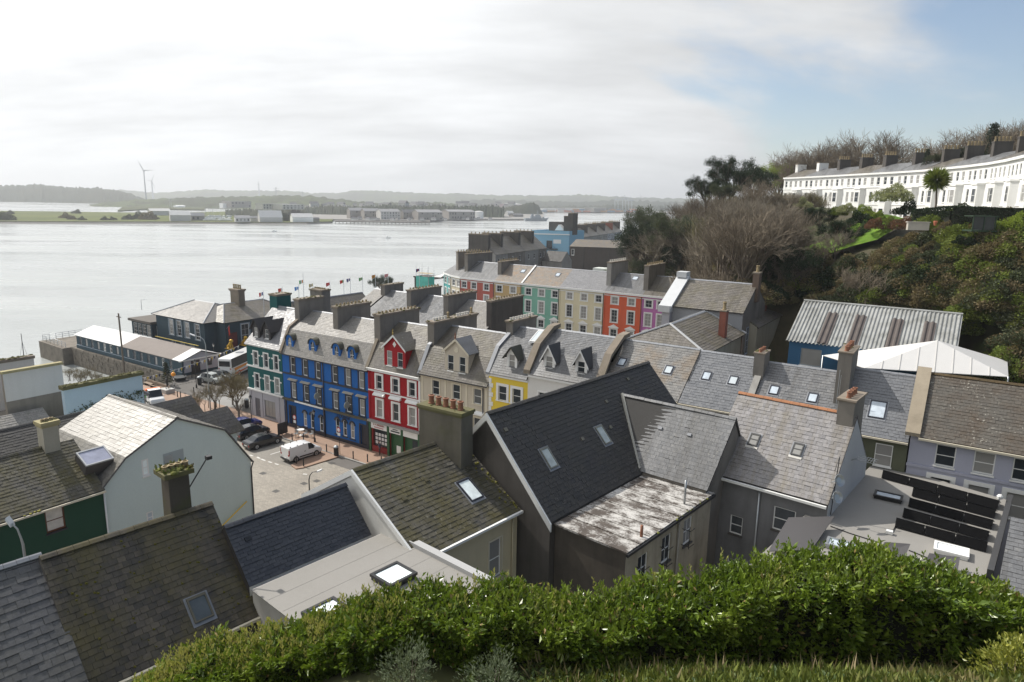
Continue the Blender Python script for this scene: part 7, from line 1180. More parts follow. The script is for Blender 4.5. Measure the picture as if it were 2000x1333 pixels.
# grey naval ship
c = at_z(1047, 432, 0.0); k = c.length/CAM_F; sh = thing('naval_ship', 'grey patrol ship moored at the end of the dockyard', 'ship', c); GS = plain('naval_grey', (0.25, 0.28, 0.31), 0.6, var=0.1); ax = Frame(c, (1, 0.25, 0), (-0.25, 1, 0))
L = 46*k; MB().add([ax.P(-L/2, -5, 0), ax.P(L*0.42, -4, 0), ax.P(L*0.42, 4, 0), ax.P(-L/2, 5, 0), ax.P(-L/2, -6, 5*k), ax.P(L*0.4, -5, 5.5*k), ax.P(L*0.56, 0, 7*k), ax.P(L*0.4, 5, 5.5*k), ax.P(-L/2, 6, 5*k)], [(0, 1, 5, 4), (1, 6, 5), (1, 2, 6), (2, 7, 6), (2, 3, 8, 7), (3, 0, 4, 8), (4, 5, 6, 7, 8)]).obj('hull', GS, sh)
MB().box(ax, -L*0.25, L*0.2, -4, 4, 5*k, 9*k).box(ax, -L*0.05, L*0.16, -3, 3, 9*k, 12*k).obj('superstructure', GS, sh); MB().box(ax, -L*0.22, -L*0.12, -2, 2, 9*k, 13*k).obj('funnel', GS, sh); MB().tube([ax.P(L*0.06, 0, 12*k), ax.P(L*0.06, 0, 19*k)], 0.6, 5).tube([ax.P(-L*0.02, 0, 15*k), ax.P(L*0.12, 0, 15*k)], 0.4, 4).obj('mast', GS, sh); MB().box(ax, L*0.27, L*0.34, -1.5, 1.5, 5.5*k, 7.5*k).obj('gun', GS, sh)
# jetty on piles
h = thing('jetty', 'low dark jetty on piles in front of the dockyard', 'jetty', at_z(760, 436, 0)); ja, jb = at_z(655, 434, 1.8), at_z(838, 436.5, 1.8); MB().prism([ja, jb, jb+Vector((0, 12, 0)), ja+Vector((0, 12, 0))], EZ*0.9).obj('deck', CONC_D, h)
for i in range(26): p = ja.lerp(jb, i/25); pipe(h, [Vector((p.x, p.y, -1)), Vector((p.x, p.y, 2))], 0.45, CONC_D, 'pile')
# wind turbines
TURB = plain('turbine_white', (0.66, 0.67, 0.68), 0.5)
def turbine(u, vh, vb, dist, tips, label):
 hub = at_y(u, vh, dist); base = at_y(u+(vb-vh)*0.03, vb, dist); base = Vector((hub.x, hub.y, base.z-6)); h = thing('wind_turbine', label, 'turbine', base, 'wind turbines'); s = dist/CAM_F
 MB().tube([base, hub], 2.6*s/1.65, 10, r2=1.4*s/1.65).obj('tower', TURB, h); MB().tube([hub+Vector((0, 4, 0)), hub-Vector((0, 3, 0))], 2.2, 8).obj('nacelle', TURB, h)
 for tu, tv in tips: tip = at_y(tu, tv, dist); d = tip-hub; n = d.cross(Vector((0, 1, 0))).normalized(); MB().prism([hub+n*0.9, hub+d*0.2+n*2.0, tip, hub+d*0.2-n*1.2, hub-n*0.9], Vector((0, 0.6, 0))).obj('blade', TURB, h)
turbine(280.5, 333.5, 389, 2100, ((268, 312.5), (301, 333), (282, 357)), 'nearest, tallest wind turbine on the left shore'); turbine(296, 354, 387, 3100, ((302.5, 338.5), (285, 352), (304, 371)), 'second wind turbine just right of the tallest'); turbine(505, 359, 386, 4600, ((504, 351), (509.5, 362), (501, 363)), 'small distant wind turbine above the factory')
turbine(1252, 384, 399, 5200, ((1250, 377), (1257, 386), (1248, 387)), 'faint turbine above the far port')
# pylons and port cranes
def lattice(name, label, cat, u, vt, vb, dist, group, arms=True):
 t_ = at_y(u, vt, dist); b_ = at_y(u, vb, dist); h = thing(name, label, cat, b_, group); s = dist/CAM_F; mb = MB()
 for sx in (-1, 1): mb.tube([b_+Vector((sx*2.6*s, 0, 0)), t_+Vector((sx*0.4*s, 0, 0))], 0.35*s, 4)
 for k in range(7): f = k/7; g = (k+1)/7; sg = 1 if k % 2 else -1; mb.tube([b_.lerp(t_, f)+Vector((sg*(2.6-2.2*f)*s, 0, 0)), b_.lerp(t_, g)-Vector((sg*(2.6-2.2*g)*s, 0, 0))], 0.22*s, 4)
 mb.obj('mast', GREYMET, h)
 if arms:
  for f in (0.78, 0.9): p = b_.lerp(t_, f); MB().tube([p-Vector((5*s, 0, 0)), p+Vector((5*s, 0, 0))], 0.3*s, 4).obj('arm', GREYMET, h)
lattice('pylon', 'tall power pylon behind the factory', 'pylon', 539, 366, 398, 2500, 'pylons'); lattice('pylon', 'power pylon right of the pale office block', 'pylon', 591, 374, 396, 2500, 'pylons'); lattice('pylon', 'slim pylon on the wooded point', 'pylon', 333, 388, 406, 1700, 'pylons')
for i, (u, vt) in enumerate(((1204, 384), (1219, 383), (1231, 386))):
 d_ = 2500; s = d_/CAM_F; b_ = at_y(u, 413, d_); t_ = at_y(u, vt+6, d_); h = thing('port_crane', ('left', 'middle', 'right')[i]+' container crane of the far port', 'crane', b_, 'far port'); CRM = plain('crane_grey', (0.4, 0.45, 0.5), 0.6)
 for dx_ in (-3, 3):
  pipe(h, [b_+Vector((dx_*s, 0, 0)), t_+Vector((dx_*s, 0, 0))], 0.5*s, CRM, 'leg')
 pipe(h, [t_-Vector((5*s, 0, 0)), t_+Vector((7*s, 0, 0))], 0.6*s, CRM, 'boom'); pipe(h, [t_, t_+EZ*7*s], 0.4*s, CRM, 'apex_mast'); pipe(h, [t_+EZ*7*s, t_+Vector((7*s, 0, 0))], 0.25*s, CRM, 'stay')
# marina boats and a few craft on the water
hull = MB().add([(-4, -1.3, 0), (3, -1.2, 0), (4.8, 0, 0.2), (3, 1.2, 0), (-4, 1.3, 0), (-4.2, -1.5, 1.2), (3.2, -1.4, 1.4), (5.6, 0, 1.7), (3.2, 1.4, 1.4), (-4.2, 1.5, 1.2)], [(0, 1, 6, 5), (1, 2, 7, 6), (2, 3, 8, 7), (3, 4, 9, 8), (4, 0, 5, 9), (5, 6, 7, 8, 9)]).box(WF, -1.5, 2, -0.9, 0.9, 1.2, 2.2, taper=0.15).mesh('hull'); mast_me = MB().tube([(0.8, 0, 1.5), (0.8, 0, 13)], 0.09, 5).mesh('mast'); hull.materials.append(WHITE); mast_me.materials.append(GREYMET); k_ = 0
for u in range(400, 452, 4):
 for v in (424.0, 427.5, 431.0):
  if random.random() < 0.3: continue
  o = bpy.data.objects.new('sailing_boat', hull); COL.objects.link(o); o.location = at_z(u+random.uniform(-2, 2), v, 2.6); o.rotation_euler = (0, 0, random.uniform(0, 6)); o.scale = (1.1, 1.1, 1.1); tag(o, 'white boat laid up in the crowded boatyard right of the paired sheds', 'boat', 'boats in the far boatyard'); m_ = bpy.data.objects.new('mast', mast_me); COL.objects.link(m_); m_.parent = o; k_ += 1
for (u, v, lab) in ((535, 453, 'small red buoy boat alone on the open water'), (757, 466, 'tiny white motor boat making for the harbour')): c = at_z(u, v, 0); mb = MB().add([c+Vector((-2, -0.7, 0)), c+Vector((2, -0.6, 0)), c+Vector((3, 0, 0.4)), c+Vector((2, 0.6, 0)), c+Vector((-2, 0.7, 0)), c+Vector((-2, -0.8, 0.8)), c+Vector((2.2, -0.7, 0.9)), c+Vector((3.3, 0, 1.1)), c+Vector((2.2, 0.7, 0.9)), c+Vector((-2, 0.8, 0.8))], [(0, 1, 6, 5), (1, 2, 7, 6), (2, 3, 8, 7), (3, 4, 9, 8), (4, 0, 5, 9), (5, 6, 7, 8, 9)]).box(Frame(c, (1, 0, 0), (0, 1, 0)), -0.8, 0.8, -0.5, 0.5, 0.8, 1.9); one('motor_boat', mb, WHITE, lab, 'boat', c)
# small houses and containers scattered on the far shores
hm_ = MB().box(WF, -5, 5, -3.5, 3.5, 0, 4.2).prism([Vector((-5.3, -3.9, 4.1)), Vector((-5.3, 3.9, 4.1)), Vector((-5.3, 0, 7))], (10.6, 0, 0), 1).mesh('cottage'); hm_.materials.append(W1); hm_.materials.append(R3); cm_ = MB().box(WF, -6, 6, -1.3, 1.3, 0, 2.6).mesh('container'); rq = random.Random(9)
def speck(name, me, p, s, label, cat, group):
 o = bpy.data.objects.new(name, me); COL.objects.link(o); o.location = p; o.rotation_euler = (0, 0, rq.uniform(-.5, .5)); o.scale = (s, s, s); tag(o, label, cat, group)
for i in range(64):
 u = rq.uniform(545, 1000); v = rq.uniform(399, 408); d = rq.uniform(1350, 1900); p = at_y(u, v, d); p.z = max(p.z-4, 2.0); speck('far_cottage', hm_, p, rq.uniform(0.9, 1.7), 'small pale house scattered on the shore beyond the dockyard', 'house', 'houses beyond the dockyard')
ccs = []
for c_ in ((0.35, 0.12, 0.08), (0.12, 0.2, 0.3), (0.5, 0.5, 0.48), (0.4, 0.22, 0.1)): m_ = cm_.copy(); m_.materials.append(plain('container_%.2f' % c_[0], c_, 0.7)); ccs.append(m_)
for i in range(70): u = rq.uniform(1060, 1240); p = at_z(u, rq.uniform(412.2, 415), 3.5); p.z = 3.5+2.6*1.8*rq.choice((0, 0, 1)); speck('shipping_container', ccs[i % 4], p, 1.8, 'stacked shipping container on the far port quay', 'container', 'containers in the far port')
for i in range(26): u = rq.uniform(690, 990); p = at_z(u, rq.uniform(428.5, 431.5), 2.6); speck('quay_shed', hm_, p, rq.uniform(0.35, 0.7), 'small store or hut on the dockyard quay', 'hut', 'huts on the dockyard quay')
# ---------------------------------------------------------------- plants
R3 = np.random.default_rng(5)
def leaf_cloud(name, P, D, size, aspect=0.5, droop=0.0, bend=0.25):
 # a leaf (two triangles folded along the midrib -> 4 corners) at every point P pointing along D
 n = len(P); size = size*(0.65+0.7*R3.random(n)**1.5)[:, None] if n > 50000 else size; D = D/np.linalg.norm(D, axis=1, keepdims=True); rv = R3.normal(size=(n, 3)); S = np.cross(D, rv); S /= np.linalg.norm(S, axis=1, keepdims=True)+1e-9; U = np.cross(S, D); L = size*(0.7+0.6*R3.random(n))[:, None]
 v = np.empty((n, 4, 3)); v[:, 0] = P; v[:, 1] = P+D*L*0.5+S*L*aspect*0.5+U*L*bend*0.3; v[:, 2] = P+D*L; v[:, 3] = P+D*L*0.5-S*L*aspect*0.5+U*L*bend*0.3
 b = np.arange(n)[:, None]*4; return np_mesh(name, v.reshape(-1, 3), np.concatenate([b+np.array([[0, 1, 2]]), b+np.array([[0, 2, 3]])]))
def branches(seed, height, spread=0.55, levels=5, n0=5, trunk=0.22, up=0.25, lean=0, start=0.3, split=3):
 r = random.Random(seed); segs = []; tips = []
 def grow(p, d, l, rad_, lev):
  q = p+d*l*0.5+Vector((r.uniform(-1, 1), r.uniform(-1, 1), r.uniform(-.5, .5)))*l*0.06; e = q+(d+Vector((0, 0, up*0.3))).normalized()*l*0.5; segs.append((p, q, rad_, rad_*0.85)); segs.append((q, e, rad_*0.85, rad_*0.65))
  if lev == 0: tips.append((e, d)); return
  for k in range(split if lev > 1 else split+1):
   a = r.uniform(0, 6.283); o = d.orthogonal().normalized(); s_ = (o*math.cos(a)+d.cross(o)*math.sin(a)); nd = (d+s_*spread*r.uniform(0.6, 1.3)+Vector((0, 0, up))).normalized(); f = r.uniform(0.35, 1.0) if k else 1.0; grow(p.lerp(e, f), nd, l*r.uniform(0.6, 0.82), rad_*0.58, lev-1)
 t = Vector((0, 0, 0)); top = Vector((lean, 0, height*start)); segs.append((t, top, trunk*1.25, trunk))
 for k in range(n0): a = 6.283*k/n0+r.uniform(-.4, .4); grow(top*(r.uniform(0.75, 1.0)), Vector((math.cos(a)*spread, math.sin(a)*spread, 1)).normalized(), height*(1-start)*0.36, trunk*0.62, levels-1)
 return segs, tips
def branch_mesh(name, segs, minr=0.012, n=3):
 A = np.array([s[0] for s in segs]); B = np.array([s[1] for s in segs]); ra = np.maximum(np.array([s[2] for s in segs]), minr); rb = np.maximum(np.array([s[3] for s in segs]), minr*0.8); d = B-A; d /= np.linalg.norm(d, axis=1, keepdims=True)+1e-9; o = np.cross(d, np.array([0.3, 0.5, 0.81])); o /= np.linalg.norm(o, axis=1, keepdims=True)+1e-9; q = np.cross(d, o); m = len(A); v = np.empty((m, 2*n, 3))
 for k in range(n): an = 2*math.pi*k/n; e = o*math.cos(an)+q*math.sin(an); v[:, k] = A+e*ra[:, None]; v[:, n+k] = B+e*rb[:, None]
 base = np.arange(m)[:, None]*2*n; F = np.concatenate([base+np.array([[k, (k+1) % n, n+(k+1) % n, n+k]]) for k in range(n)]); return np_mesh(name, v.reshape(-1, 3), F)
BARK = plain('bark_grey_brown', (0.13, 0.105, 0.08), 0.9, var=0.3); TWIG = leaf_mat('twigs_brown', (0.15, 0.125, 0.095), (0.24, 0.20, 0.15), rough=0.9, spec=0.1); TWIG_G = leaf_mat('twigs_greenish', (0.15, 0.135, 0.075), (0.22, 0.20, 0.11), rough=0.9, spec=0.1); TWIG_P = leaf_mat('twigs_pale', (0.20, 0.175, 0.14), (0.30, 0.26, 0.20), rough=0.9, spec=0.1)
EVERG = leaf_mat('evergreen_leaves', (0.012, 0.024, 0.012), (0.03, 0.05, 0.022), (0.04, 0.06, 0.03), trans=0.1, rough=0.7, spec=0.15); OLIVE = leaf_mat('olive_green_leaves', (0.045, 0.06, 0.03), (0.09, 0.105, 0.055), (0.11, 0.12, 0.07), trans=0.1, rough=0.7, spec=0.15); MIDG = leaf_mat('mid_green_leaves', (0.085, 0.12, 0.026), (0.18, 0.225, 0.052), (0.23, 0.25, 0.06), trans=0.2, rough=0.7, spec=0.15); LIME = leaf_mat('spring_green_leaves', (0.14, 0.20, 0.03), (0.26, 0.32, 0.06), trans=0.25, rough=0.7, spec=0.15); BRUSH = leaf_mat('brown_brush', (0.12, 0.098, 0.058), (0.23, 0.185, 0.105), (0.15, 0.16, 0.06), trans=0.15, rough=0.8, spec=0.1); RUST = leaf_mat('russet_leaves', (0.12, 0.065, 0.04), (0.20, 0.11, 0.07), trans=0.2, rough=0.7, spec=0.15); PALE = leaf_mat('pale_variegated_leaves', (0.22, 0.24, 0.12), (0.36, 0.37, 0.22), trans=0.2, rough=0.7, spec=0.15)
PROTO = {}
def proto(key):
 if key in PROTO: return PROTO[key]
 kind, i = key; r = random.Random(hash(key) % 1000)
 if kind == 'bare':          # unit height 1, scaled later; twigs thin
  segs, tips = branches(i*7+1, 10.0, 0.66+0.08*i, 5, 6, 0.2, 0.10, start=0.2, split=4); tr = branch_mesh('trunk', [s for s in segs if s[2] > 0.045], 0.03, 5); cr = branch_mesh('crown', [s for s in segs if s[2] <= 0.045], 0.013, 3); out = (tr, cr)
 elif kind == 'thicket':     # many stems from the ground
  allseg = []
  for k in range(7): sg, tp_ = branches(i*31+k, 8.5, 0.62, 4, 4, 0.08, 0.16, start=0.3, split=3); ox, oy = r.uniform(-1.8, 1.8), r.uniform(-1.8, 1.8); f = r.uniform(0.7, 1.05); allseg += [(s[0]*f+Vector((ox, oy, 0)), s[1]*f+Vector((ox, oy, 0)), s[2], s[3]) for s in sg]
  out = (branch_mesh('trunk', [s for s in allseg if s[2] > 0.04], 0.03, 4), branch_mesh('crown', [s for s in allseg if s[2] <= 0.04], 0.014, 3))
 elif kind == 'leafy':       # broad crown of leaf clumps
  segs, tips = branches(i*13+3, 10.0, 0.62, 4, 6, 0.28, 0.12, start=0.2, split=3); tr = branch_mesh('trunk', segs, 0.03, 5); C = np.array([t[0] for t in tips]); P = np.repeat(C, 95, 0)+R3.normal(size=(len(C)*95, 3))*0.33; cen = C.mean(0); D = (P-cen)+R3.normal(size=P.shape)*1.2; out = (tr, leaf_cloud('crown', P, D, 0.19, 0.6))
 elif kind == 'conifer':
  segs = [(Vector((0, 0, 0)), Vector((0, 0, 10)), 0.3, 0.04)]; P = []; D = []
  for k in range(70):
   z = 0.8+9.0*(k/70); L = (10.4-z)*0.30*r.uniform(0.7, 1.15)+0.2; a = k*2.4; e = Vector((math.cos(a)*L, math.sin(a)*L, z-0.25*L)); segs.append((Vector((0, 0, z)), e, 0.05, 0.02))
   for q in range(60): f = r.random()**0.6; P.append(Vector((0, 0, z)).lerp(e, f)+Vector((r.gauss(0, .16), r.gauss(0, .16), r.gauss(0, .12)))); D.append((math.cos(a)+r.gauss(0, .5), math.sin(a)+r.gauss(0, .5), -0.2+r.gauss(0, .4)))
  out = (branch_mesh('trunk', segs, 0.02, 5), leaf_cloud('crown', np.array(P), np.array(D), 0.32, 0.4))
 elif kind == 'shrub':       # rounded bush about 2 m
  n = 3600; d = R3.normal(size=(n, 3)); d[:, 2] = np.abs(d[:, 2]); d /= np.linalg.norm(d, axis=1, keepdims=True); lump = 1+0.22*np.sin(d[:, 0]*5+i)+0.2*np.sin(d[:, 1]*6+2*i)+0.15*np.sin(d[:, 2]*7); P = d*(lump*(0.72+0.28*R3.random(n)**0.5))[:, None]*np.array([1.1, 1.1, 1.0]); segs = [(Vector((0, 0, 0)), Vector((math.cos(k)*0.7, math.sin(k)*0.7, 0.9)), 0.04, 0.015) for k in range(9)]; out = (branch_mesh('stem', segs, 0.01, 4), leaf_cloud('foliage', P, d+R3.normal(size=d.shape)*0.6, 0.13, 0.6))
 PROTO[key] = out; return out
PC = {}
def HT(kind, i):
 k = ('h', kind, i)
 if k not in PC: PC[k] = max(max(v.co.z for v in m.vertices) for m in proto((kind, i)))
 return PC[k]
def plant(kind, i, loc, scale, mats, name, label, cat, group=None, rz=None, sz=None):
 tr, cr = proto((kind, i)); k = (kind, i, mats[0].name, mats[1].name)
 if k not in PC:
  a, b = tr.copy(), cr.copy(); a.materials.clear(); b.materials.clear(); a.materials.append(mats[0]); b.materials.append(mats[1]); PC[k] = (a, b)
 a, b = PC[k]; e = thing(name, label, cat, loc, group, rz if rz is not None else random.uniform(0, 6.28)); e.scale = (scale, scale, scale*(sz or 1.0))
 n1_, n2_ = ('trunk', 'crown') if kind != 'shrub' else ('stem', 'foliage')
 for nm, me in ((n1_, a), (n2_, b)): o = bpy.data.objects.new(nm, me); COL.objects.link(o); o.parent = e
 return e
def on_hill(u, v, y0=55, y1=330):
 d = ray(u, v); ys = np.arange(y0, y1, 1.5); xs = d.x/d.y*ys; zs = CAM_Z+d.z/d.y*ys; hz = hill_z(xs, ys); k = np.where(zs < hz)[0]
 if len(k) == 0: return None
 y = ys[k[0]]; return Vector((d.x/d.y*y, y, float(hz[k[0]])))
def ground_at(u, y):       # the hill surface under a picture column at distance y
 d = ray(u, 667); x = (u-1000)/CAM_F*y/1.025; return Vector((x, y, float(hill_z(np.array(x), np.array(y)))))
# leafless wood on the slope behind the hall: individual trees
LWN = [(u, v) for u in range(1560, 1770, 15) for v in range(440, 530, 10) if abs(v-np.interp(u, [1550, 1600, 1650, 1700, 1740, 1770], [520, 505, 489, 468, 454, 446])) < 14]
def hides_lawn(p, r, hgt, ly=93):
 if p.y > ly: return False
 x0, y0, d = proj(p); x1, y1, _ = proj(p+EZ*hgt); w_ = r*CAM_F/d
 return any(abs(u-x0) < w_ and y1 < v < y0 for u, v in LWN)
spots = []; rr = random.Random(4)
for u in range(1225, 1600, 12):
 for y in (98, 109, 121, 133, 146, 160, 175, 190):
  uu = u+rr.uniform(-9, 9); yy = y+rr.uniform(-6, 6); p = ground_at(uu, yy); t_, s_ = to_ts(p)
  if (s_ < 37 and t_ < 60) or (s_ < 94 and t_ < 73.6-0.3626*(s_+55.8)+4) or (s_ < 97 and t_ < 26): continue
  px_, py_, _ = proj(p+EZ*0.5)
  if p.z < 2.5: continue
  if (px_ > 1540 and 430 < py_ < 560) or hides_lawn(p, 3.5, 7, 200): continue
  spots.append((p, yy))
for i, (p, yy) in enumerate(spots):
 px_, py_, _ = proj(p); top = 398 if px_ < 1320 else 378+max(0, px_-1480)*0.15; dist = p.y; want = (py_-top)/CAM_F*dist*1.02; hgt = max(4.0, min(12.5, want*rr.uniform(0.75, 1.02)))
 kind = 'thicket' if i % 3 else 'bare'; mt = (BARK, (TWIG, TWIG_P, TWIG, TWIG_G)[i % 4]); plant(kind, i % 3, p-EZ*0.3, hgt/HT(kind, i % 3), mt, 'leafless_tree', 'grey brown leafless tree of the wood on the slope behind the hall', 'tree', 'leafless wood on the slope')
for i, (t_, s_) in enumerate(((31, 100), (33, 88), (38, 80), (40, 72), (44, 66), (46, 58), (50, 52), (52, 46), (54, 42), (56, 44), (30, 93))): p = T(t_, s_, 0); p.z = float(hill_z(np.array(p.x), np.array(p.y)))-0.3; plant('thicket', i % 3, p, (5+i % 4)/HT('thicket', i % 3), (BARK, TWIG), 'leafless_tree', 'low leafless thicket tree between the crescent end and the hall', 'tree', 'thicket behind the crescent end'); plant('shrub', i % 4, p+Vector((1.5, 1, 0)), 2.4, (BARK, (BRUSH, OLIVE, EVERG)[i % 3]), 'undergrowth_bush', 'undergrowth bush between the crescent end and the hall', 'bush', 'thicket behind the crescent end')
for i in range(46):
 u = 1222+(i*37 % 130); y = 150+(i*53 % 48); p = ground_at(u, y); t_, s_ = to_ts(p)
 if s_ < 97: continue
 v0 = np.interp(y, [150, 198], [545, 470])+rr.uniform(-8, 8); b_ = at_y(u, v0, y); p.z = min(max(p.z, 3.3), b_.z) if p.z > 3 else 3.3; tt = at_y(u, 405+rr.uniform(0, 60), y); kd = ('thicket', 'leafy', 'thicket', 'bare')[i % 4]; plant(kd, i % 3, p-EZ*0.3, max(4, min(13, tt.z-p.z))/HT(kd, i % 3), (BARK, (TWIG, OLIVE, TWIG_G, TWIG_P)[i % 4]), 'woodland_tree', ('ivy clad tree' if i % 4 == 1 else 'leafless tree')+' at the left edge of the wood above the crescent', 'tree', 'left edge of the wood')
# ivy and undergrowth filling the wood's floor
def scatter_shrubs(region, n, mats, lab, grp, smin, smax, ymin=70, ymax=200, kinds=4, name='shrub', cat='shrub', squash=0.9):
 c = 0; tries = 0
 while c < n and tries < n*30:
  tries += 1; u = rr.uniform(region[0], region[2]); v = rr.uniform(region[1], region[3]); p = on_hill(u, v, ymin, ymax)
  if p is None: continue
  t_, s_ = to_ts(p)
  sz_ = rr.uniform(smin, smax)
  if (s_ < 31 and t_ < 77) or (s_ < 94 and t_ < 73.6-0.3626*(s_+55.8)+3) or hides_lawn(p, sz_, sz_*0.8, 110) or p.z < 2: continue
  plant('shrub', c % kinds, p-EZ*0.2, sz_, (BARK, mats[c % len(mats)]), name, lab, cat, grp, sz=squash); c += 1
scatter_shrubs((1240, 430, 1570, 570), 60, (BRUSH, BRUSH, OLIVE, EVERG), 'low undergrowth bush among the leafless trees', 'undergrowth in the wood', 1.1, 2.0)
scatter_shrubs((1500, 560, 1960, 610), 40, (EVERG, BRUSH, OLIVE, BRUSH), 'dark bramble bush on the bank behind the blue shed', 'brambles behind the shed', 1.3, 2.4, 60)
scatter_shrubs((1560, 520, 1960, 600), 60, (BRUSH, BRUSH, OLIVE, MIDG), 'brown bramble bush on the slope above the blue shed', 'brambles on the slope', 1.2, 2.2, 60)
scatter_shrubs((1840, 430, 2000, 560), 50, (MIDG, BRUSH, OLIVE, MIDG), 'overgrown bush on the right hand slope', 'bushes on the right slope', 1.3, 2.4, 55)
scatter_shrubs((1990, 430, 2160, 700), 44, (MIDG, BRUSH, OLIVE), 'bush on the slope beyond the right edge', 'bushes beyond the right edge', 1.3, 2.4, 50)
scatter_shrubs((1700, 460, 1900, 540), 34, (BRUSH, MIDG, OLIVE), 'scrubby bush below the terrace gardens', 'scrub below the gardens', 1.0, 1.9, 60)
scatter_shrubs((1850, 560, 2010, 740), 60, (BRUSH, MIDG, OLIVE), 'bramble covered face of the bank at right', 'bramble face at right', 1.3, 2.3, 55, 120)
scatter_shrubs((1225, 520, 1500, 600), 50, (BRUSH, OLIVE, BRUSH), 'scrub bush at the foot of the wood', 'scrub at the foot of the wood', 1.2, 2.2, 80, 150)
for i in range(50):         # big ivy covered face at the right edge
 t_ = 79+rr.random()*16; s_ = 9+rr.random()*22; z_ = 13+max(0, (t_-79))*0.75+(s_-9)*0.22; plant('shrub', i % 4, T(t_, s_, z_-0.6), rr.uniform(1.3, 2.3), (BARK, (MIDG, BRUSH, LIME if i % 5 == 0 else OLIVE)[i % 3]), 'ivy_bush', 'ivy and bramble bush clothing the steep bank at right', 'bush', 'steep bank at right')
for i, (u, y, hgt, lab) in enumerate(((1550, 96, 8, 'leafless tree by the lawn edge, left of the yew'), (1770, 84, 7, 'tangled leafless shrub tree below the lawn'), (1700, 82, 6.5, 'twiggy thicket under the lawn, middle'), (1640, 80, 7, 'twiggy thicket under the lawn, left'), (1735, 78, 7, 'twiggy thicket behind the shed ridge'), (1880, 74, 3.5, 'bramble tangled tree at the foot of the right slope'), (1940, 72, 3.5, 'thicket tree at right above the lilac house'))): p = ground_at(u, y); hgt = hgt if not hides_lawn(p, 2, hgt) else 2.5; plant('thicket', i % 3, p-EZ*0.3, hgt/HT('thicket', i % 3), (BARK, (TWIG, TWIG_G)[i % 2]), 'leafless_tree', lab, 'tree', rz=i)
# named trees
def big(kind, i, u, v_top, v_base, y, mats, name, label, sz=1.0, z=None):
 p = at_y(u, v_base, y); g_ = ground_at(u, y).z; p.z = max(g_, p.z-2.5) if abs(g_-p.z) < 6 else p.z-0.5
 t_ = at_y(u, v_top, y); hgt = max(2.0, t_.z-p.z); return plant(kind, i, p-EZ*0.2, hgt/HT(kind, i), mats, name, label, 'tree', sz=sz)
big('leafy', 0, 1425, 298, 400, 150, (BARK, EVERG), 'pine_tree', 'tall dark spreading pine at the left end of the white terrace'); big('leafy', 1, 1378, 338, 408, 152, (BARK, EVERG), 'evergreen_oak', 'dark evergreen oak left of the tall pine'); big('leafy', 2, 1470, 320, 402, 160, (BARK, EVERG), 'pine_tree', 'dark pine between the tall pine and the terrace'); big('leafy', 1, 1405, 350, 410, 146, (BARK, OLIVE), 'evergreen_oak', 'rounded evergreen oak in front of the tall pine')
big('leafy', 2, 1262, 396, 490, 185, (BARK, OLIVE), 'evergreen_oak', 'broad grey green oak at the left edge of the wood'); big('leafy', 0, 1250, 425, 540, 178, (BARK, EVERG), 'evergreen_oak', 'ivy clad oak behind the end of the crescent'); big('leafy', 1, 1325, 470, 545, 165, (BARK, EVERG), 'ivy_tree', 'ivy clad tree at the foot of the wood')
big('leafy', 1, 1520, 308, 390, 215, (BARK, LIME), 'spring_tree', 'fresh green tree touching the left end of the white terrace')
for i, (u, v, y, lab) in enumerate(((1562, 292, 215, 'leafless tree behind the far left of the white terrace'), (1598, 282, 205, 'broad leafless tree behind the third terrace chimney'), (1632, 284, 205, 'leafless tree right of the broad one behind the terrace'), (1680, 268, 195, 'large leafless tree rising over the terrace'), (1712, 262, 190, 'tallest leafless tree rising over the terrace'), (1548, 305, 210, 'small leafless tree next to the fresh green one'))): p = ground_at(u, y); t_ = at_y(u, v, y); plant('bare', i % 3, p, 1.12*(t_.z-p.z)/HT('bare', i % 3), (BARK, TWIG), 'leafless_tree', lab, 'tree')
for i, u in enumerate(range(1775, 2030, 17)):
 y = 165+rr.uniform(-8, 8); v = np.interp(u, [1770, 1830, 1880, 1940, 2030], [302, 282, 272, 262, 238]); p = ground_at(u, y); t_ = at_y(u, v, y); kd = 'thicket' if i % 2 else 'bare'; plant(kd, i % 3, p, np.interp(u, [1770, 1850], [0.7, 1.15])*max(4, (t_.z-p.z))/HT(kd, i % 3), (BARK, TWIG), 'leafless_tree', 'leafless tree of the brown wood above the right of the terrace', 'tree', 'brown wood above the terrace')
 p = ground_at(u+8, y-12); plant('shrub', i % 4, p, 3.4, (BARK, BRUSH), 'undergrowth_bush', 'brown bush of the wood above the terrace', 'bush', 'brown wood above the terrace', sz=1.2)
big('conifer', 0, 1930, 236, 330, 150, (BARK, EVERG), 'conifer', 'dark pointed conifer above the right end of the terrace'); big('conifer', 0, 1808, 288, 330, 150, (BARK, EVERG), 'conifer', 'small dark conifer behind the terrace chimneys'); big('leafy', 0, 1885, 280, 330, 148, (BARK, EVERG), 'evergreen_oak', 'dark evergreen beside the pointed conifer'); big('leafy', 2, 1835, 292, 330, 148, (BARK, OLIVE), 'evergreen_oak', 'olive green tree behind the terrace roofs')
big('leafy', 1, 1600, 398, 450, 112, (BARK, EVERG), 'yew_tree', 'dark yew in front of the left of the terrace'); big('leafy', 2, 1565, 400, 470, 116, (BARK, EVERG), 'yew_tree', 'broad dark yew left of the flat topped cypress'); big('leafy', 0, 1536, 468, 548, 92, (BARK, EVERG), 'yew_tree', 'nearly black yew at the lower edge of the lawn'); big('leafy', 0, 1645, 412, 495, 96, (plain('red_bark', (0.15, 0.09, 0.065), 0.9), EVERG), 'flat_cypress', 'flat topped cypress with bare reddish branches on the lawn', 0.9); big('bare', 1, 1632, 440, 495, 94, (BARK, TWIG_P), 'bare_cypress', 'half dead tree with bare pale branches on the lawn')
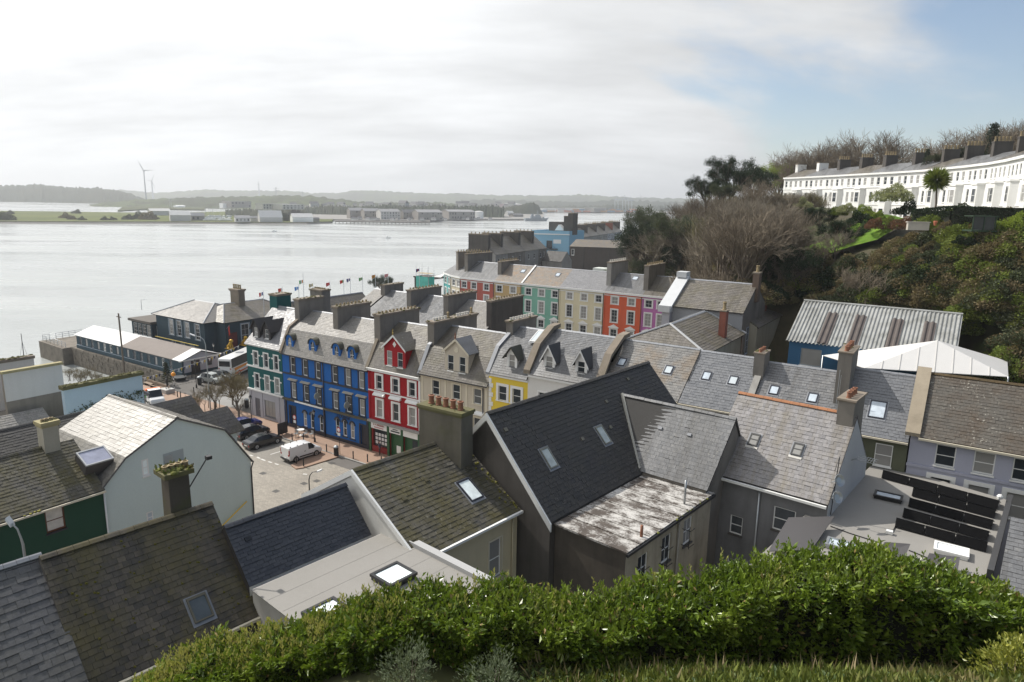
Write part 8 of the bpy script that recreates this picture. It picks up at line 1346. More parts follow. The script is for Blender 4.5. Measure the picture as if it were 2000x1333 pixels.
# terrace gardens: shrubs, palm, clipped hedges, glass pavilion
for i, (u, v, y, s_, m_, lab) in enumerate(((1747, 372, 100, 2.6, PALE, 'large pale variegated bush in front of the terrace'), (1775, 398, 98, 2.0, EVERG, 'dark bush right of the pale variegated one'), (1690, 402, 104, 1.7, LIME, 'lime green bush in the terrace gardens'), (1715, 408, 100, 1.3, LIME, 'small lime bush beside the larger lime one'), (1658, 396, 108, 1.5, PALE, 'pale grassy bush before the terrace, left'), (1570, 388, 120, 1.7, PALE, 'yellowish bush before the first terrace houses'), (1712, 425, 92, 1.5, RUST, 'russet shrub by the top of the lawn'), (1765, 425, 90, 1.7, RUST, 'pinkish shrub in the middle of the gardens'), (1735, 418, 92, 1.3, MIDG, 'fresh green bush above the lawn'), (1808, 405, 92, 1.4, PALE, 'cream bush beside the palm'), (1850, 430, 84, 1.5, BRUSH, 'brown bush before the clipped hedge'), (1900, 432, 82, 1.2, RUST, 'dull red bush before the pavilion'), (1985, 425, 78, 2.3, LIME, 'yellow green mound at the right edge of the gardens'), (1830, 425, 86, 1.6, MIDG, 'rounded green bush below the palm'), (1880, 450, 78, 1.0, EVERG, 'left clipped box ball'), (1896, 452, 78, 0.9, EVERG, 'second clipped box ball'), (1912, 454, 78, 1.0, EVERG, 'third clipped box ball'), (1930, 452, 78, 1.0, EVERG, 'right clipped box ball'), (1640, 402, 110, 1.6, MIDG, 'green bush before the third terrace house'), (1680, 415, 100, 1.8, EVERG, 'dark bush at the back of the lawn'), (1795, 415, 94, 1.7, EVERG, 'dark rounded bush left of the palm'))):
 c = at_y(u, v, y); p = ground_at(u, y); z_ = max(p.z, c.z-0.6)-0.5; s_ *= 0.72; plant('shrub', i % 4, Vector((c.x, c.y, z_-0.4)), s_, (BARK, m_), 'garden_shrub', lab, 'shrub')
p = ground_at(1826, 88); top = at_y(1830, 352, 88); e = thing('palm', 'cabbage palm with thin trunk and round crown in front of the terrace', 'palm', p); MB().tube([p, p.lerp(top, 0.5)+Vector((0.15, 0, 0)), top], 0.14, 7, r2=0.1).obj('trunk', BARK, e); n = 1500; d = R3.normal(size=(n, 3)); d[:, 2] = d[:, 2]*0.8+0.25; d /= np.linalg.norm(d, axis=1, keepdims=True); me = leaf_cloud('crown', np.array(top-p)+d*0.25, d, 1.25, 0.09, bend=0.0); link('crown', me, MIDG, e)
def hedge_box(a, b, hgt, th, mat, label, n=5000, size=0.09, name='clipped_hedge'):
 h = thing(name, label, 'hedge', a); d = (b-a); L = Vector((d.x, d.y, 0)).length; q = R3.random((n, 3)); face = R3.integers(0, 3, n); P = np.empty((n, 3)); ex = np.array([d.x, d.y, d.z])/L; nx_ = np.array([-d.y, d.x, 0])/L
 off = np.where(face == 0, -th/2, np.where(face == 1, th/2, (q[:, 1]-0.5)*th)); zz = np.where(face == 2, hgt, q[:, 2]*hgt); P = np.outer(q[:, 0]*L, ex)+np.outer(off, nx_)+np.outer(zz, [0, 0, 1]); D = R3.normal(size=(n, 3))+np.outer(np.sign(off), nx_); me = leaf_cloud('foliage', P, D, size*1.7, 0.6); link('foliage', me, mat, h); fr = Frame(a, d, Vector((-d.y, d.x, 0))); MB().box(Frame(a, Vector((d.x, d.y, 0)), Vector((-d.y, d.x, 0))), 0.05, L-0.05, -th/2+0.06, th/2-0.06, -0.5, hgt-0.06).obj('branches', plain('hedge_shade', (0.012, 0.014, 0.008), 1), h); return h  # plain dark box inside, shade between the leaves put into its colour
ga = at_y(1790, 412, 92); gb = at_y(1865, 405, 84); hedge_box(Vector((ga.x, ga.y, ga.z-1.2)), Vector((gb.x, gb.y, gb.z-1.2)), 1.3, 1.0, EVERG, 'clipped dark hedge in front of the terrace, left part'); ga = at_y(1865, 405, 84); gb = at_y(2010, 412, 78); hedge_box(Vector((ga.x, ga.y, ga.z-2.2)), Vector((gb.x, gb.y, gb.z-2.2)), 2.3, 1.2, EVERG, 'tall clipped dark hedge around the glass pavilion')
c = at_y(1922, 440, 77.0); h = thing('garden_pavilion', 'small glass walled pavilion set in the clipped hedge', 'pavilion', Vector((c.x, c.y, c.z-0.6))); pf = Frame(Vector((c.x-1.0, c.y+0.4, 0)), (1, -0.1, 0), (0.1, 1, 0)); MB().box(pf, -0.1, 2.6, -0.1, 1.8, c.z+0.9, c.z+1.0).obj('roof', plain('pavilion_green', (0.02, 0.045, 0.02), 0.6), h)
for x in (0, 1.15, 2.35): bar(h, pf, x, x+0.1, 0, 0.1, c.z-0.6, c.z+0.9, plain('pavilion_green', (0.02, 0.045, 0.02), 0.6), 'post')
for x in (0.1, 1.25): MB().box(pf, x, x+1.05, 0.05, 0.09, c.z-0.55, c.z+0.9).obj('pane', GLASS, h)
bar(h, pf, -0.1, 2.6, -0.15, 1.8, c.z-0.75, c.z-0.58, plain('pavilion_green', (0.02, 0.045, 0.02), 0.6), 'floor_slab')
for i, (u, v) in enumerate(((1795, 437), (1860, 445), (1905, 447))): c = at_y(u, v, 84); L_ = 2.4; f_ = Frame(c, (1, -0.15, 0), (0.15, 1, 0)); one('garden_wall', MB().box(f_, -L_/2, L_/2, 0, 0.5, -0.8, 0.1).box(f_, -L_/2-0.1, L_/2+0.1, -0.08, 0.58, 0.1, 0.2), plain('pale_garden_stone', (0.5, 0.46, 0.4), 0.8, var=0.2), ('low white garden wall left of the palm foot', 'pale stone terrace wall below the palm', 'pale stone wall before the box balls')[i], 'wall', c-EZ*0.8)
c = at_y(1827, 436, 82); one('garden_chest', MB().lathe(c, [(0.12, -0.3), (0.2, 0), (0.24, 0.2), (0.16, 0.24)], 10), plain('terracotta_orange', (0.5, 0.16, 0.08), 0.7), 'small orange object on the garden terrace', 'planter', c)
# lawn
L_pts = [(1548, 528), (1562, 508), (1600, 498), (1650, 478), (1700, 452), (1740, 440), (1765, 446), (1750, 474), (1710, 496), (1660, 514), (1612, 526), (1575, 534)]
vv = []; G = []
lp = [on_hill(u, v) for u, v in L_pts]; cen = sum(lp, Vector())/len(lp); mbv = []; rings = 8
for k in range(rings+1):
 for p in lp: q = cen.lerp(p, k/rings); mbv.append((q.x, q.y, float(hill_z(np.array(q.x), np.array(q.y)))+1.3))
n = len(lp); F = [(k*n+i, k*n+(i+1) % n, (k+1)*n+(i+1) % n, (k+1)*n+i) for k in range(rings) for i in range(n)]; LAWN = land_mat('lawn_grass', (0.10, 0.19, 0.025), (0.15, 0.25, 0.035), 0.4, (0.13, 0.2, 0.04)); o = MB().add(mbv, F).obj('lawn', LAWN); o['kind'] = 'structure'
# bushes on the island across the water
for i, (u, v, s_) in enumerate(((558, 433, 9), (128, 427, 6), (140, 430, 5), (10, 431, 8), (250, 430, 6), (270, 429, 8), (290, 430, 9), (205, 431, 4), (220, 431, 4), (160, 431, 4), (300, 429, 6), (20, 419, 5), (150, 418, 6))): plant('shrub', i % 4, at_z(u, v, 2.0), s_*0.9, (BARK, BRUSH if i in (6, 1, 2) else OLIVE if i else EVERG), 'shore_bush', ('round dark tree on the island shore' if i == 0 else 'bush on the grassy island across the water'), 'bush', None if i == 0 else 'bushes on the island')
# ---------------------------------------------------------------- vehicles
TYRE = plain('tyre_rubber', (0.02, 0.02, 0.021), 0.8); RIM = plain('alloy_rim', (0.45, 0.46, 0.48), 0.35, 0.8); CGLASS = plain('car_glass', (0.02, 0.025, 0.03), 0.05)
def paint(name, c, r=0.22):
 m = plain(name, c, r); m.node_tree.nodes['Principled BSDF'].inputs['Coat Weight'].default_value = 0.6; m.node_tree.nodes['Principled BSDF'].inputs['Coat Roughness'].default_value = 0.05; return m
def vehicle(name, label, cat, pos, rz, st, paintm, wheels, wr=0.32, glass_x=(), screens=(), group=None, bumper=None, lights=True):
 # st: stations (x, z_low, z_belt, z_roof, half width, half width at roof); glass_x: side glass spans; screens: station spans whose top faces are glass
 h = thing(name, label, cat, pos, group, rz); V = []; ring = 10
 for x, zl, zb, zr, w, wr_ in st:
  side = [(w*0.90, zl), (w, zl+0.18), (w, (zl+zb)/2+0.05), (w*0.97, zb), (wr_, zr)]
  V += [(x, y, z) for y, z in side]+[(x, -y, z) for y, z in side[::-1]]
 F = []; G = []; n = len(st)
 for i in range(n-1):
  for k in range(ring):
   q = (i*ring+k, i*ring+(k+1) % ring, (i+1)*ring+(k+1) % ring, (i+1)*ring+k); a, b = st[i][0], st[i+1][0]; up = st[i][3]-st[i][2] > 0.15 or st[i+1][3]-st[i+1][2] > 0.15
   gl = (k in (3, 5) and up and any(g0-1e-3 <= a and b <= g1+1e-3 for g0, g1 in glass_x)) or (k == 4 and any(abs(g0-a) < 1e-3 and abs(g1-b) < 1e-3 for g0, g1 in screens)); (G if gl else F).append(q)
 F += [tuple(range(ring-1, -1, -1)), tuple((n-1)*ring+k for k in range(ring))]
 me = bpy.data.meshes.new('body'); me.from_pydata(V, [], F); b = link('body', me, [paintm], h); bv = None
 if G:
  gm = bpy.data.meshes.new('windows'); used = sorted({i for q in G for i in q}); mp = {o: i for i, o in enumerate(used)}; gm.from_pydata([V[i] for i in used], [], [tuple(mp[i] for i in q) for q in G]); link('windows', gm, [CGLASS], h)
 for x, w in wheels:
  for sg in (-1, 1):
   wl = link('wheel', MB().tube([(0, -0.11, 0), (0, 0.11, 0)], wr, 18).mesh('wheel'), [TYRE], h); wl.location = (x, sg*(w-0.09), wr); rm = link('rim', MB().tube([(0, sg*0.10, 0), (0, sg*0.122, 0)], wr*0.66, 14).mesh('rim'), [RIM], wl)
   link('hub', MB().tube([(0, sg*0.12, 0), (0, sg*0.13, 0)], wr*0.2, 8).mesh('hub'), [TYRE], wl)
   MB_arch = MB().tube([(x, sg*(w-0.02), wr), (x, sg*(w+0.006), wr)], wr*1.17, 18).mesh('wheel_arch'); link('wheel_arch', MB_arch, [TYRE], h)
 if lights:
  x0, x1 = st[0], st[-1]
  for sg in (-1, 1):
   hl = MB().box(WF, x1[0]-0.28, x1[0]+0.02, sg*x1[4]*0.78-0.16, sg*x1[4]*0.78+0.16, x1[2]-0.13, x1[2]+0.01).mesh('headlight'); link('headlight', hl, [plain('lamp_glass', (0.6, 0.62, 0.62), 0.1)], h)
   tl = MB().box(WF, x0[0]-0.02, x0[0]+0.12, sg*x0[4]*0.84-0.1, sg*x0[4]*0.84+0.1, x0[2]-0.24, x0[2]-0.04).mesh('tail_light'); link('tail_light', tl, [plain('red_lens', (0.35, 0.02, 0.02), 0.2)], h)
  link('number_plate', MB().box(WF, x0[0]-0.025, x0[0]+0.02, -0.26, 0.26, 0.5, 0.61).mesh('number_plate'), [WHITE], h)
 for sg in (-1, 1):
  mx_ = [s for s in st if s[3]-s[2] > 0.2][-1]; link('wing_mirror', MB().box(WF, mx_[0]+0.25, mx_[0]+0.42, sg*(mx_[4]+0.08)-0.08, sg*(mx_[4]+0.08)+0.08, mx_[2]-0.02, mx_[2]+0.14).mesh('wing_mirror'), [paintm], h)
 link('underbody', MB().box(WF, st[0][0]+0.1, st[-1][0]-0.1, -st[1][4]*0.85, st[1][4]*0.85, 0.14, 0.34).mesh('underbody'), [BLACK_P], h)
 return h
SALOON = [(-2.32, 0.34, 0.72, 0.76, 0.80, 0.72), (-2.24, 0.24, 0.90, 0.96, 0.86, 0.76), (-1.72, 0.22, 0.95, 1.02, 0.90, 0.74), (-1.05, 0.22, 0.96, 1.38, 0.91, 0.60), (-0.25, 0.22, 0.95, 1.45, 0.91, 0.62), (0.45, 0.22, 0.94, 1.40, 0.91, 0.60), (1.15, 0.22, 0.93, 0.99, 0.90, 0.74), (1.95, 0.24, 0.80, 0.86, 0.87, 0.70), (2.26, 0.30, 0.62, 0.66, 0.78, 0.62)]
HATCH = [(-2.10, 0.34, 0.80, 0.86, 0.80, 0.70), (-2.02, 0.26, 0.96, 1.06, 0.86, 0.72), (-1.62, 0.24, 1.0, 1.48, 0.90, 0.62), (-0.8, 0.24, 1.0, 1.58, 0.91, 0.64), (0.1, 0.24, 0.98, 1.56, 0.91, 0.63), (0.55, 0.24, 0.97, 1.46, 0.91, 0.61), (1.2, 0.24, 0.95, 1.03, 0.90, 0.74), (1.9, 0.26, 0.84, 0.90, 0.87, 0.70), (2.15, 0.32, 0.66, 0.70, 0.78, 0.62)]
VAN = [(-2.22, 0.36, 1.10, 1.74, 0.88, 0.78), (-2.16, 0.28, 1.12, 1.80, 0.91, 0.80), (-0.6, 0.26, 1.12, 1.86, 0.92, 0.80), (0.35, 0.26, 1.10, 1.84, 0.92, 0.78), (0.82, 0.26, 1.08, 1.74, 0.92, 0.74), (1.42, 0.26, 1.04, 1.14, 0.91, 0.78), (2.0, 0.28, 0.90, 0.97, 0.88, 0.74), (2.22, 0.34, 0.70, 0.74, 0.80, 0.66)]
def pose(u0, v0, u1, v1, z=3.48):
 a, b = at_z(u0, v0, z), at_z(u1, v1, z); c = (a+b)/2; return Vector((c.x, c.y, z)), math.atan2(b.y-a.y, b.x-a.x)
vp, vr = pose(562, 898, 622, 885); vr = math.atan2((N0*0.98+D0*0.0).y, (N0*0.98+D0*0.0).x)-0.10
vc = at_z(590, 893, 3.5); h = vehicle('van', 'white panel van parked on the brick build-out', 'van', Vector((vc.x, vc.y, 3.5)), vr, VAN, paint('van_white', (0.80, 0.80, 0.80)), ((-1.38, 0.93), (1.35, 0.93)), 0.33, ((0.35, 1.42),), ((0.82, 1.42),))
for sg in (-1, 1): link('side_strip', MB().box(WF, -0.9, 0.95, sg*0.925-0.02, sg*0.925+0.02, 0.45, 0.58).mesh('side_strip'), [BLACK_P], h); link('door_handle', MB().box(WF, -0.25, -0.05, sg*0.925-0.02, sg*0.925+0.03, 1.0, 1.05).mesh('door_handle'), [BLACK_P], h); link('tall_tail_light', MB().box(WF, -2.24, -2.14, sg*0.84-0.05, sg*0.84+0.05, 0.95, 1.55).mesh('tall_tail_light'), [plain('red_lens', (0.35, 0.02, 0.02), 0.2)], h)
for x in (-1.9, -1.0, -0.2):
 for sg in (-1, 1): link('roof_mount', MB().box(WF, x-0.05, x+0.05, sg*0.7-0.04, sg*0.7+0.04, 1.8, 1.92).mesh('roof_mount'), [BLACK_P], h)
link('rear_bumper', MB().box(WF, -2.3, -2.1, -0.86, 0.86, 0.34, 0.52).mesh('rear_bumper'), [BLACK_P], h)
c1 = at_z(514, 869, 3.5); vehicle('car', 'glossy black saloon car next to the white van', 'car', Vector((c1.x, c1.y, 3.48)), vr+0.03, SALOON, paint('black_car_paint', (0.008, 0.008, 0.01)), ((-1.38, 0.91), (1.42, 0.91)), 0.33, ((-1.05, 0.45),), ((-1.72, -1.05), (0.45, 1.15)), 'cars parked along the kerb')
c2 = at_z(492, 852, 3.5); vehicle('car', 'dark grey hatchback between the black saloon and the blue car', 'car', Vector((c2.x, c2.y, 3.48)), vr+0.03, HATCH, paint('charcoal_car_paint', (0.018, 0.018, 0.022)), ((-1.25, 0.91), (1.32, 0.91)), 0.33, ((-1.62, 0.55),), ((-2.02, -1.62), (0.55, 1.2)), 'cars parked along the kerb')
c3 = at_z(478, 838, 3.5); vehicle('car', 'blue car nearest the bare street trees', 'car', Vector((c3.x, c3.y, 3.48)), vr+0.03, HATCH, paint('blue_car_paint', (0.02, 0.03, 0.16)), ((-1.25, 0.91), (1.32, 0.91)), 0.33, ((-1.62, 0.55),), ((-2.02, -1.62), (0.55, 1.2)), 'cars parked along the kerb')
for u, v, col, lab in ((415, 747, (0.32, 0.34, 0.33), 'silver grey car waiting beyond the tall lamp post'), (436, 741, (0.10, 0.11, 0.11), 'grey car half hidden behind the tree by the coach')): c = at_z(u, v, 3.5); vehicle('car', lab, 'car', Vector((c.x, c.y, 3.49)), ROW_A+0.15, HATCH, paint('grey_car_paint_%d' % u, col), ((-1.25, 0.91), (1.32, 0.91)), 0.33, ((-1.62, 0.55),), ((-2.02, -1.62), (0.55, 1.2)))
# coach
COACH = [(-5.6, 0.5, 1.9, 3.3, 1.20, 1.1), (-5.5, 0.4, 1.9, 3.45, 1.25, 1.15), (4.6, 0.4, 1.9, 3.45, 1.25, 1.15), (5.4, 0.45, 1.7, 3.0, 1.2, 1.05), (5.6, 0.5, 1.3, 1.5, 1.15, 1.05)]
cc = at_z(462, 742, 3.5); cdir = at_z(500, 716, 3.5)-at_z(438, 746, 3.5); h = vehicle('coach', 'white coach with orange side stripes passing behind the teal house', 'bus', Vector((at_z(438, 742, 3.5)+cdir.normalized()*6.0)), math.atan2(cdir.y, cdir.x), COACH, paint('coach_white', (0.78, 0.78, 0.77)), ((-3.3, 1.25), (3.6, 1.25)), 0.5, ((-5.5, 4.6),), ((4.6, 5.4),), lights=True)
for sg in (-1, 1):
 for z0_, z1_, m_ in ((1.25, 1.75, plain('coach_orange', (0.75, 0.28, 0.03), 0.4)), (0.6, 0.95, plain('coach_red', (0.6, 0.12, 0.03), 0.4))): link('side_stripe', MB().prism([Vector((-4.6, sg*1.262, z0_)), Vector((3.0, sg*1.262, z0_+0.3)), Vector((3.6, sg*1.262, z1_)), Vector((-4.9, sg*1.262, z1_))], (0, sg*0.012, 0)).mesh('side_stripe'), [m_], h)
link('rear_window', MB().box(WF, -5.66, -5.55, -0.95, 0.95, 2.15, 3.05).mesh('rear_window'), [CGLASS], h); link('roof_hatch', MB().box(WF, -1, 0, -0.5, 0.5, 3.45, 3.55).mesh('roof_hatch'), [LEAD], h)
# delivery truck
tc_ = at_z(300, 786, 3.5); h = vehicle('truck', 'white cab flatbed truck with orange and green body behind the slate roof', 'truck', Vector((tc_.x, tc_.y, 3.49)), ROW_A-0.28, [(0.5, 0.4, 1.3, 2.1, 0.95, 0.8), (0.56, 0.38, 1.3, 2.25, 1.0, 0.85), (1.4, 0.38, 1.28, 2.2, 1.0, 0.82), (2.15, 0.38, 1.2, 1.32, 1.0, 0.85), (2.7, 0.4, 1.0, 1.1, 0.96, 0.8), (2.85, 0.42, 0.8, 0.84, 0.9, 0.75)], paint('van_white', (0.8, 0.8, 0.8)), ((-1.8, 1.0), (2.0, 1.0)), 0.38, ((0.56, 2.15),), ((1.4, 2.15),), lights=False)
link('load_bed', MB().box(WF, -3.0, 0.45, -1.0, 1.0, 0.75, 0.95).mesh('load_bed'), [BLACK_P], h); link('green_side', MB().box(WF, -3.0, 0.45, -1.03, -0.98, 0.95, 1.45).box(WF, -3.0, 0.45, 0.98, 1.03, 0.95, 1.45).mesh('green_side'), [plain('truck_green', (0.03, 0.25, 0.06), 0.5)], h, 'stuff'); link('orange_panel', MB().box(WF, -0.1, 0.45, -1.0, 1.0, 1.45, 2.2).mesh('orange_panel'), [plain('truck_orange', (0.75, 0.16, 0.03), 0.5)], h)
# ---------------------------------------------------------------- street furniture
bol = MB().lathe((0, 0, 0), [(0.075, 0), (0.07, 0.75), (0.085, 0.78), (0.085, 0.84), (0.06, 0.88), (0.08, 0.96), (0.05, 1.04)], 10).mesh('bollard'); bol.materials.append(BLACK_P)
bl = [((579, 907), 'left bollard behind the back of the white van'), ((593, 912), 'bollard at the tip of the brick build-out'), ((511, 842), 'bollard in front of the dark hatchback'), ((551, 851), 'bollard in front of the black saloon'), ((571, 862), 'bollard beside the cafe table'), ((593, 862), 'bollard behind the van roof'), ((638, 884), 'bollard between the van and the litter bin'), ((690, 898), 'first bollard right of the litter bin'), ((718, 904), 'second bollard right of the litter bin'), ((745, 908), 'last bollard before the mossy roof'), ((475, 795), 'bollard beside the grey shopfront corner'), ((347, 777), 'left of a pair of bollards right of the truck'), ((353, 778), 'right of a pair of bollards right of the truck'), ((379, 769), 'lone bollard between the truck and the tall lamp'), ((302, 745), 'bollard on the quay edge'), ((361, 742), 'bollard near the orange beacon'), ((375, 738), 'bollard right of the beacon')]
for (u, v), lab in bl: o = bpy.data.objects.new('bollard', bol); COL.objects.link(o); o.location = at_z(u, v, 3.5); tag(o, lab, 'bollard', 'black bollards')
def bin_(u, v, lab, s=1.0): c = at_z(u, v, 3.55); h = thing('litter_bin', lab, 'bin', c, 'black litter bins'); MB().lathe(c, [(0.27*s, 0), (0.3*s, 0.1), (0.3*s, 1.0*s), (0.24*s, 1.02*s)], 14).obj('body', BLACK_P, h); MB().lathe(c+EZ*1.02*s, [(0.31*s, 0), (0.31*s, 0.06), (0.22*s, 0.18), (0.05, 0.24)], 14).obj('lid', GREYMET, h)
bin_(657, 890, 'litter bin beside the speed sign'); bin_(482, 796, 'litter bin by the grey shopfront corner', 1.1); bin_(390, 751, 'litter bin behind the tall lamp post', 1.1)
def old_lamp(u, v, lab, hgt=4.2):
 c = at_z(u, v, 3.55); h = thing('street_lamp', lab, 'lamp', c, 'old style street lamps'); MB().lathe(c, [(0.14, 0), (0.12, 0.5), (0.06, 0.6), (0.05, hgt*0.75), (0.09, hgt*0.78), (0.04, hgt*0.86)], 8).obj('post', BLACK_P, h); MB().lathe(c+EZ*hgt*0.86, [(0.1, 0), (0.2, 0.35), (0.2, 0.38)], 6).obj('lantern', plain('lantern_glass', (0.3, 0.3, 0.28), 0.2), h); MB().lathe(c+EZ*(hgt*0.86+0.38), [(0.24, 0), (0.12, 0.15), (0.03, 0.32)], 6).obj('cap', BLACK_P, h)
old_lamp(492, 832, 'old style lamp beside the grey shopfront'); old_lamp(615, 864, 'old style lamp in front of the blue pub'); old_lamp(384, 758, 'old style lamp near the quay', 4.6); old_lamp(420, 718, 'old style lamp before the pier entrance', 4.4)
def sign_post(u, v, lab, round_=True, hgt=2.8):
 c = at_z(u, v, 3.55); h = thing('road_sign', lab, 'sign', c); MB().tube([c, c+EZ*hgt], 0.035, 6).obj('post', BLACK_P, h); f = Frame(c+EZ*(hgt-0.3), Vector((D0.x, D0.y, 0)), N0); d = link('disc', MB().lathe((0, 0, 0), [(0.3, 0), (0.3, 0.03)], 20).mesh('disc'), [plain('sign_red', (0.55, 0.03, 0.03), 0.5)], h); M_ = Frame(c+EZ*(hgt-0.3)-N0*0.05, D0, EZ, -N0).M(); d.matrix_local = Matrix.Translation(-c) @ M_; e = link('disc_face', MB().lathe((0, 0, 0.031), [(0.22, 0), (0.22, 0.008)], 20).mesh('disc_face'), [WHITE], d); MB().box(f, -0.22, 0.22, -0.07, -0.04, -0.75, -0.4).obj('plate', WHITE, h); return h, f
h, f = sign_post(664, 888, 'speed limit sign beside the litter bin', hgt=3.4); sign_post(578, 858, 'round sign on a post by the cafe screen', hgt=3.2)
def tall_lamp(base, top, arm, lab, mat=GREYMET, r=0.09, head=0.9):
 h = thing('lamp_post', lab, 'lamp', base); up = top-base; e = top+arm; MB().tube([base, base.lerp(top, 0.93), top-Vector((arm.x*-0.12, arm.y*-0.12, 0.05)), top+arm*0.4+EZ*0.12, e], [r, r*0.75, r*0.6, r*0.5, r*0.45], 8).obj('post', mat, h); d = arm.normalized(); f = Frame(e, d, Vector((-d.y, d.x, 0))); MB().box(f, -0.1, head*0.8, -0.15, 0.15, -0.06, 0.07, taper=0.03).obj('lamp_head', plain('lamp_white', (0.7, 0.7, 0.7), 0.4), h); return h
b_ = at_z(411, 802, 3.5); k = (at_z(411, 802, 3.5)-CO).length; tp_ = on_top = None
def top_above(base, u, v):
 d = ray(u, v); k = base.y/d.y; q = CO+d*k; return Vector((base.x, base.y, q.z))
t_ = top_above(b_, 403, 664); tall_lamp(b_, t_, at_y(380, 656, b_.y)-t_, 'tall pale lamp post with curved arm beside the bare trees')
t2 = at_y(603, 928, 55.0); b2 = Vector((t2.x, t2.y, 3.5)); tall_lamp(b2, t2, at_y(621, 921, 55.0)-t2, 'dark swan neck lamp standing in the square above the slate ridge', BLACK_P, 0.07, 0.5)
t3 = at_y(43, 1050, 27.0); b3 = Vector((t3.x, t3.y, 14)); tall_lamp(b3, t3, at_y(22, 1022, 27.0)-t3, 'near lamp post with white head in front of the dark green house', GREYMET, 0.07, 0.35)
b4 = at_z(277, 606, 3.5); t4 = top_above(b4, 276, 592); tall_lamp(b4, t4+EZ*0.8, Vector((0.9, 0, 0.15)), 'thin lamp post standing on the pier by the lookout', GREYMET, 0.08, 0.4)
c = at_z(341, 763, 3.5); tpb = top_above(c, 339, 733); h = thing('crossing_beacon', 'orange globe beacon on a striped crossing post', 'beacon', c); MB().tube([c, tpb], 0.05, 7).obj('post', BLACK_P, h)
for k in range(4): MB().tube([c+EZ*(0.3+k*0.7), c+EZ*(0.6+k*0.7)], 0.06, 7).obj('white_band', WHITE, h)
MB().lathe(tpb-EZ*0.2, [(0.05, 0), (0.3, 0.15), (0.34, 0.35), (0.25, 0.58), (0.03, 0.68)], 12).obj('globe', plain('beacon_orange', (0.85, 0.33, 0.02), 0.4), h, smooth=True)
# pole, plinth with statue, benches, conifer in a tub
c = at_z(327, 768, 3.5); h = thing('statue', 'dark bronze figure on a pale stone plinth near the quay', 'statue', c); PF = Frame(c, D0, N0); MB().box(PF, -0.9, 0.9, -0.7, 0.7, 0, 0.7).obj('plinth', plain('plinth_stone', (0.45, 0.44, 0.42), 0.7), h)
def figure(base, hgt, rz, cols, pose_=0, name='person', label='', cat='person', carry=False, arm=0.3):
 # one continuous skin over a posed skeleton; face colour groups by height
 k = hgt/1.75; J = {'pel': (0, 0, 0.95), 'che': (0.02, 0, 1.32), 'nec': (0.0, 0, 1.50), 'hea': (0.03, 0, 1.62), 'top': (0.02, 0, 1.74), 'lsh': (0, 0.19, 1.42), 'lel': (-0.02, 0.27, 1.15), 'lha': (0.12+arm*0.3, 0.25, 0.95), 'rsh': (0, -0.19, 1.42), 'rel': (-0.02, -0.27, 1.15), 'rha': (0.10, -0.25, 0.93), 'lhi': (0, 0.1, 0.9), 'lkn': (0.04+pose_*0.12, 0.11, 0.5), 'lan': (-0.02+pose_*0.2, 0.11, 0.08), 'lto': (0.13+pose_*0.2, 0.13, 0.04), 'rhi': (0, -0.1, 0.9), 'rkn': (0.03, -0.11, 0.5), 'ran': (-0.03-pose_*0.2, -0.11, 0.08), 'rto': (0.12-pose_*0.2, -0.13, 0.04)}
 E = [('pel', 'che'), ('che', 'nec'), ('nec', 'hea'), ('hea', 'top'), ('che', 'lsh'), ('lsh', 'lel'), ('lel', 'lha'), ('che', 'rsh'), ('rsh', 'rel'), ('rel', 'rha'), ('pel', 'lhi'), ('lhi', 'lkn'), ('lkn', 'lan'), ('lan', 'lto'), ('pel', 'rhi'), ('rhi', 'rkn'), ('rkn', 'ran'), ('ran', 'rto')]
 Rr = {'pel': .15, 'che': .17, 'nec': .06, 'hea': .095, 'top': .075, 'lsh': .075, 'lel': .05, 'lha': .04, 'rsh': .075, 'rel': .05, 'rha': .04, 'lhi': .095, 'lkn': .065, 'lan': .05, 'lto': .04, 'rhi': .095, 'rkn': .065, 'ran': .05, 'rto': .04}
 ks = list(J); me = bpy.data.meshes.new('figure'); me.from_pydata([J[a] for a in ks], [(ks.index(a), ks.index(b)) for a, b in E], []); tmp = bpy.data.objects.new('tmp', me); COL.objects.link(tmp); md = tmp.modifiers.new('s', 'SKIN'); tmp.modifiers.new('u', 'SUBSURF').levels = 1
 for i, a in enumerate(ks): me.skin_vertices[0].data[i].radius = (Rr[a], Rr[a]); me.skin_vertices[0].data[i].use_root = a == 'pel'
 dg = bpy.context.evaluated_depsgraph_get(); m2 = bpy.data.meshes.new_from_object(tmp.evaluated_get(dg)); bpy.data.objects.remove(tmp)
 for c_ in cols: m2.materials.append(c_)
 for p in m2.polygons:
  z = sum(m2.vertices[i].co.z for i in p.vertices)/len(p.vertices); y = abs(p.center.y); p.material_index = 0 if z < 0.1 else (1 if z < 0.92 and y < 0.23 else (2 if z < 1.5 and not (z < 1.0 and y >= 0.23) else (3 if z < 1.66 or p.center.x > 0.1 else 4))); p.use_smooth = True
 o = link(name, m2, [], None); o.location = base; o.rotation_euler = (0, 0, rz); o.scale = (k, k, k); return o
SKIN = plain('skin', (0.5, 0.3, 0.22), 0.6); BRONZE = plain('bronze', (0.03, 0.032, 0.03), 0.5); SHOE = plain('shoe', (0.02, 0.02, 0.02), 0.6); st = figure(Vector((0, 0, 0.7)), 2.0, 0.5, [BRONZE]*5, 0.6, 'figure'); st.parent = h
p_ = figure(at_z(742, 889, 3.6), 1.75, math.atan2(N0.y, N0.x)+2.7, [SHOE, plain('black_trousers', (0.012, 0.012, 0.015), 0.8), plain('navy_jacket', (0.02, 0.025, 0.05), 0.8), SKIN, plain('dark_hair', (0.03, 0.02, 0.015), 0.8)], 0.3); tag(p_, 'person in navy jacket and black trousers outside the red shop', 'person')
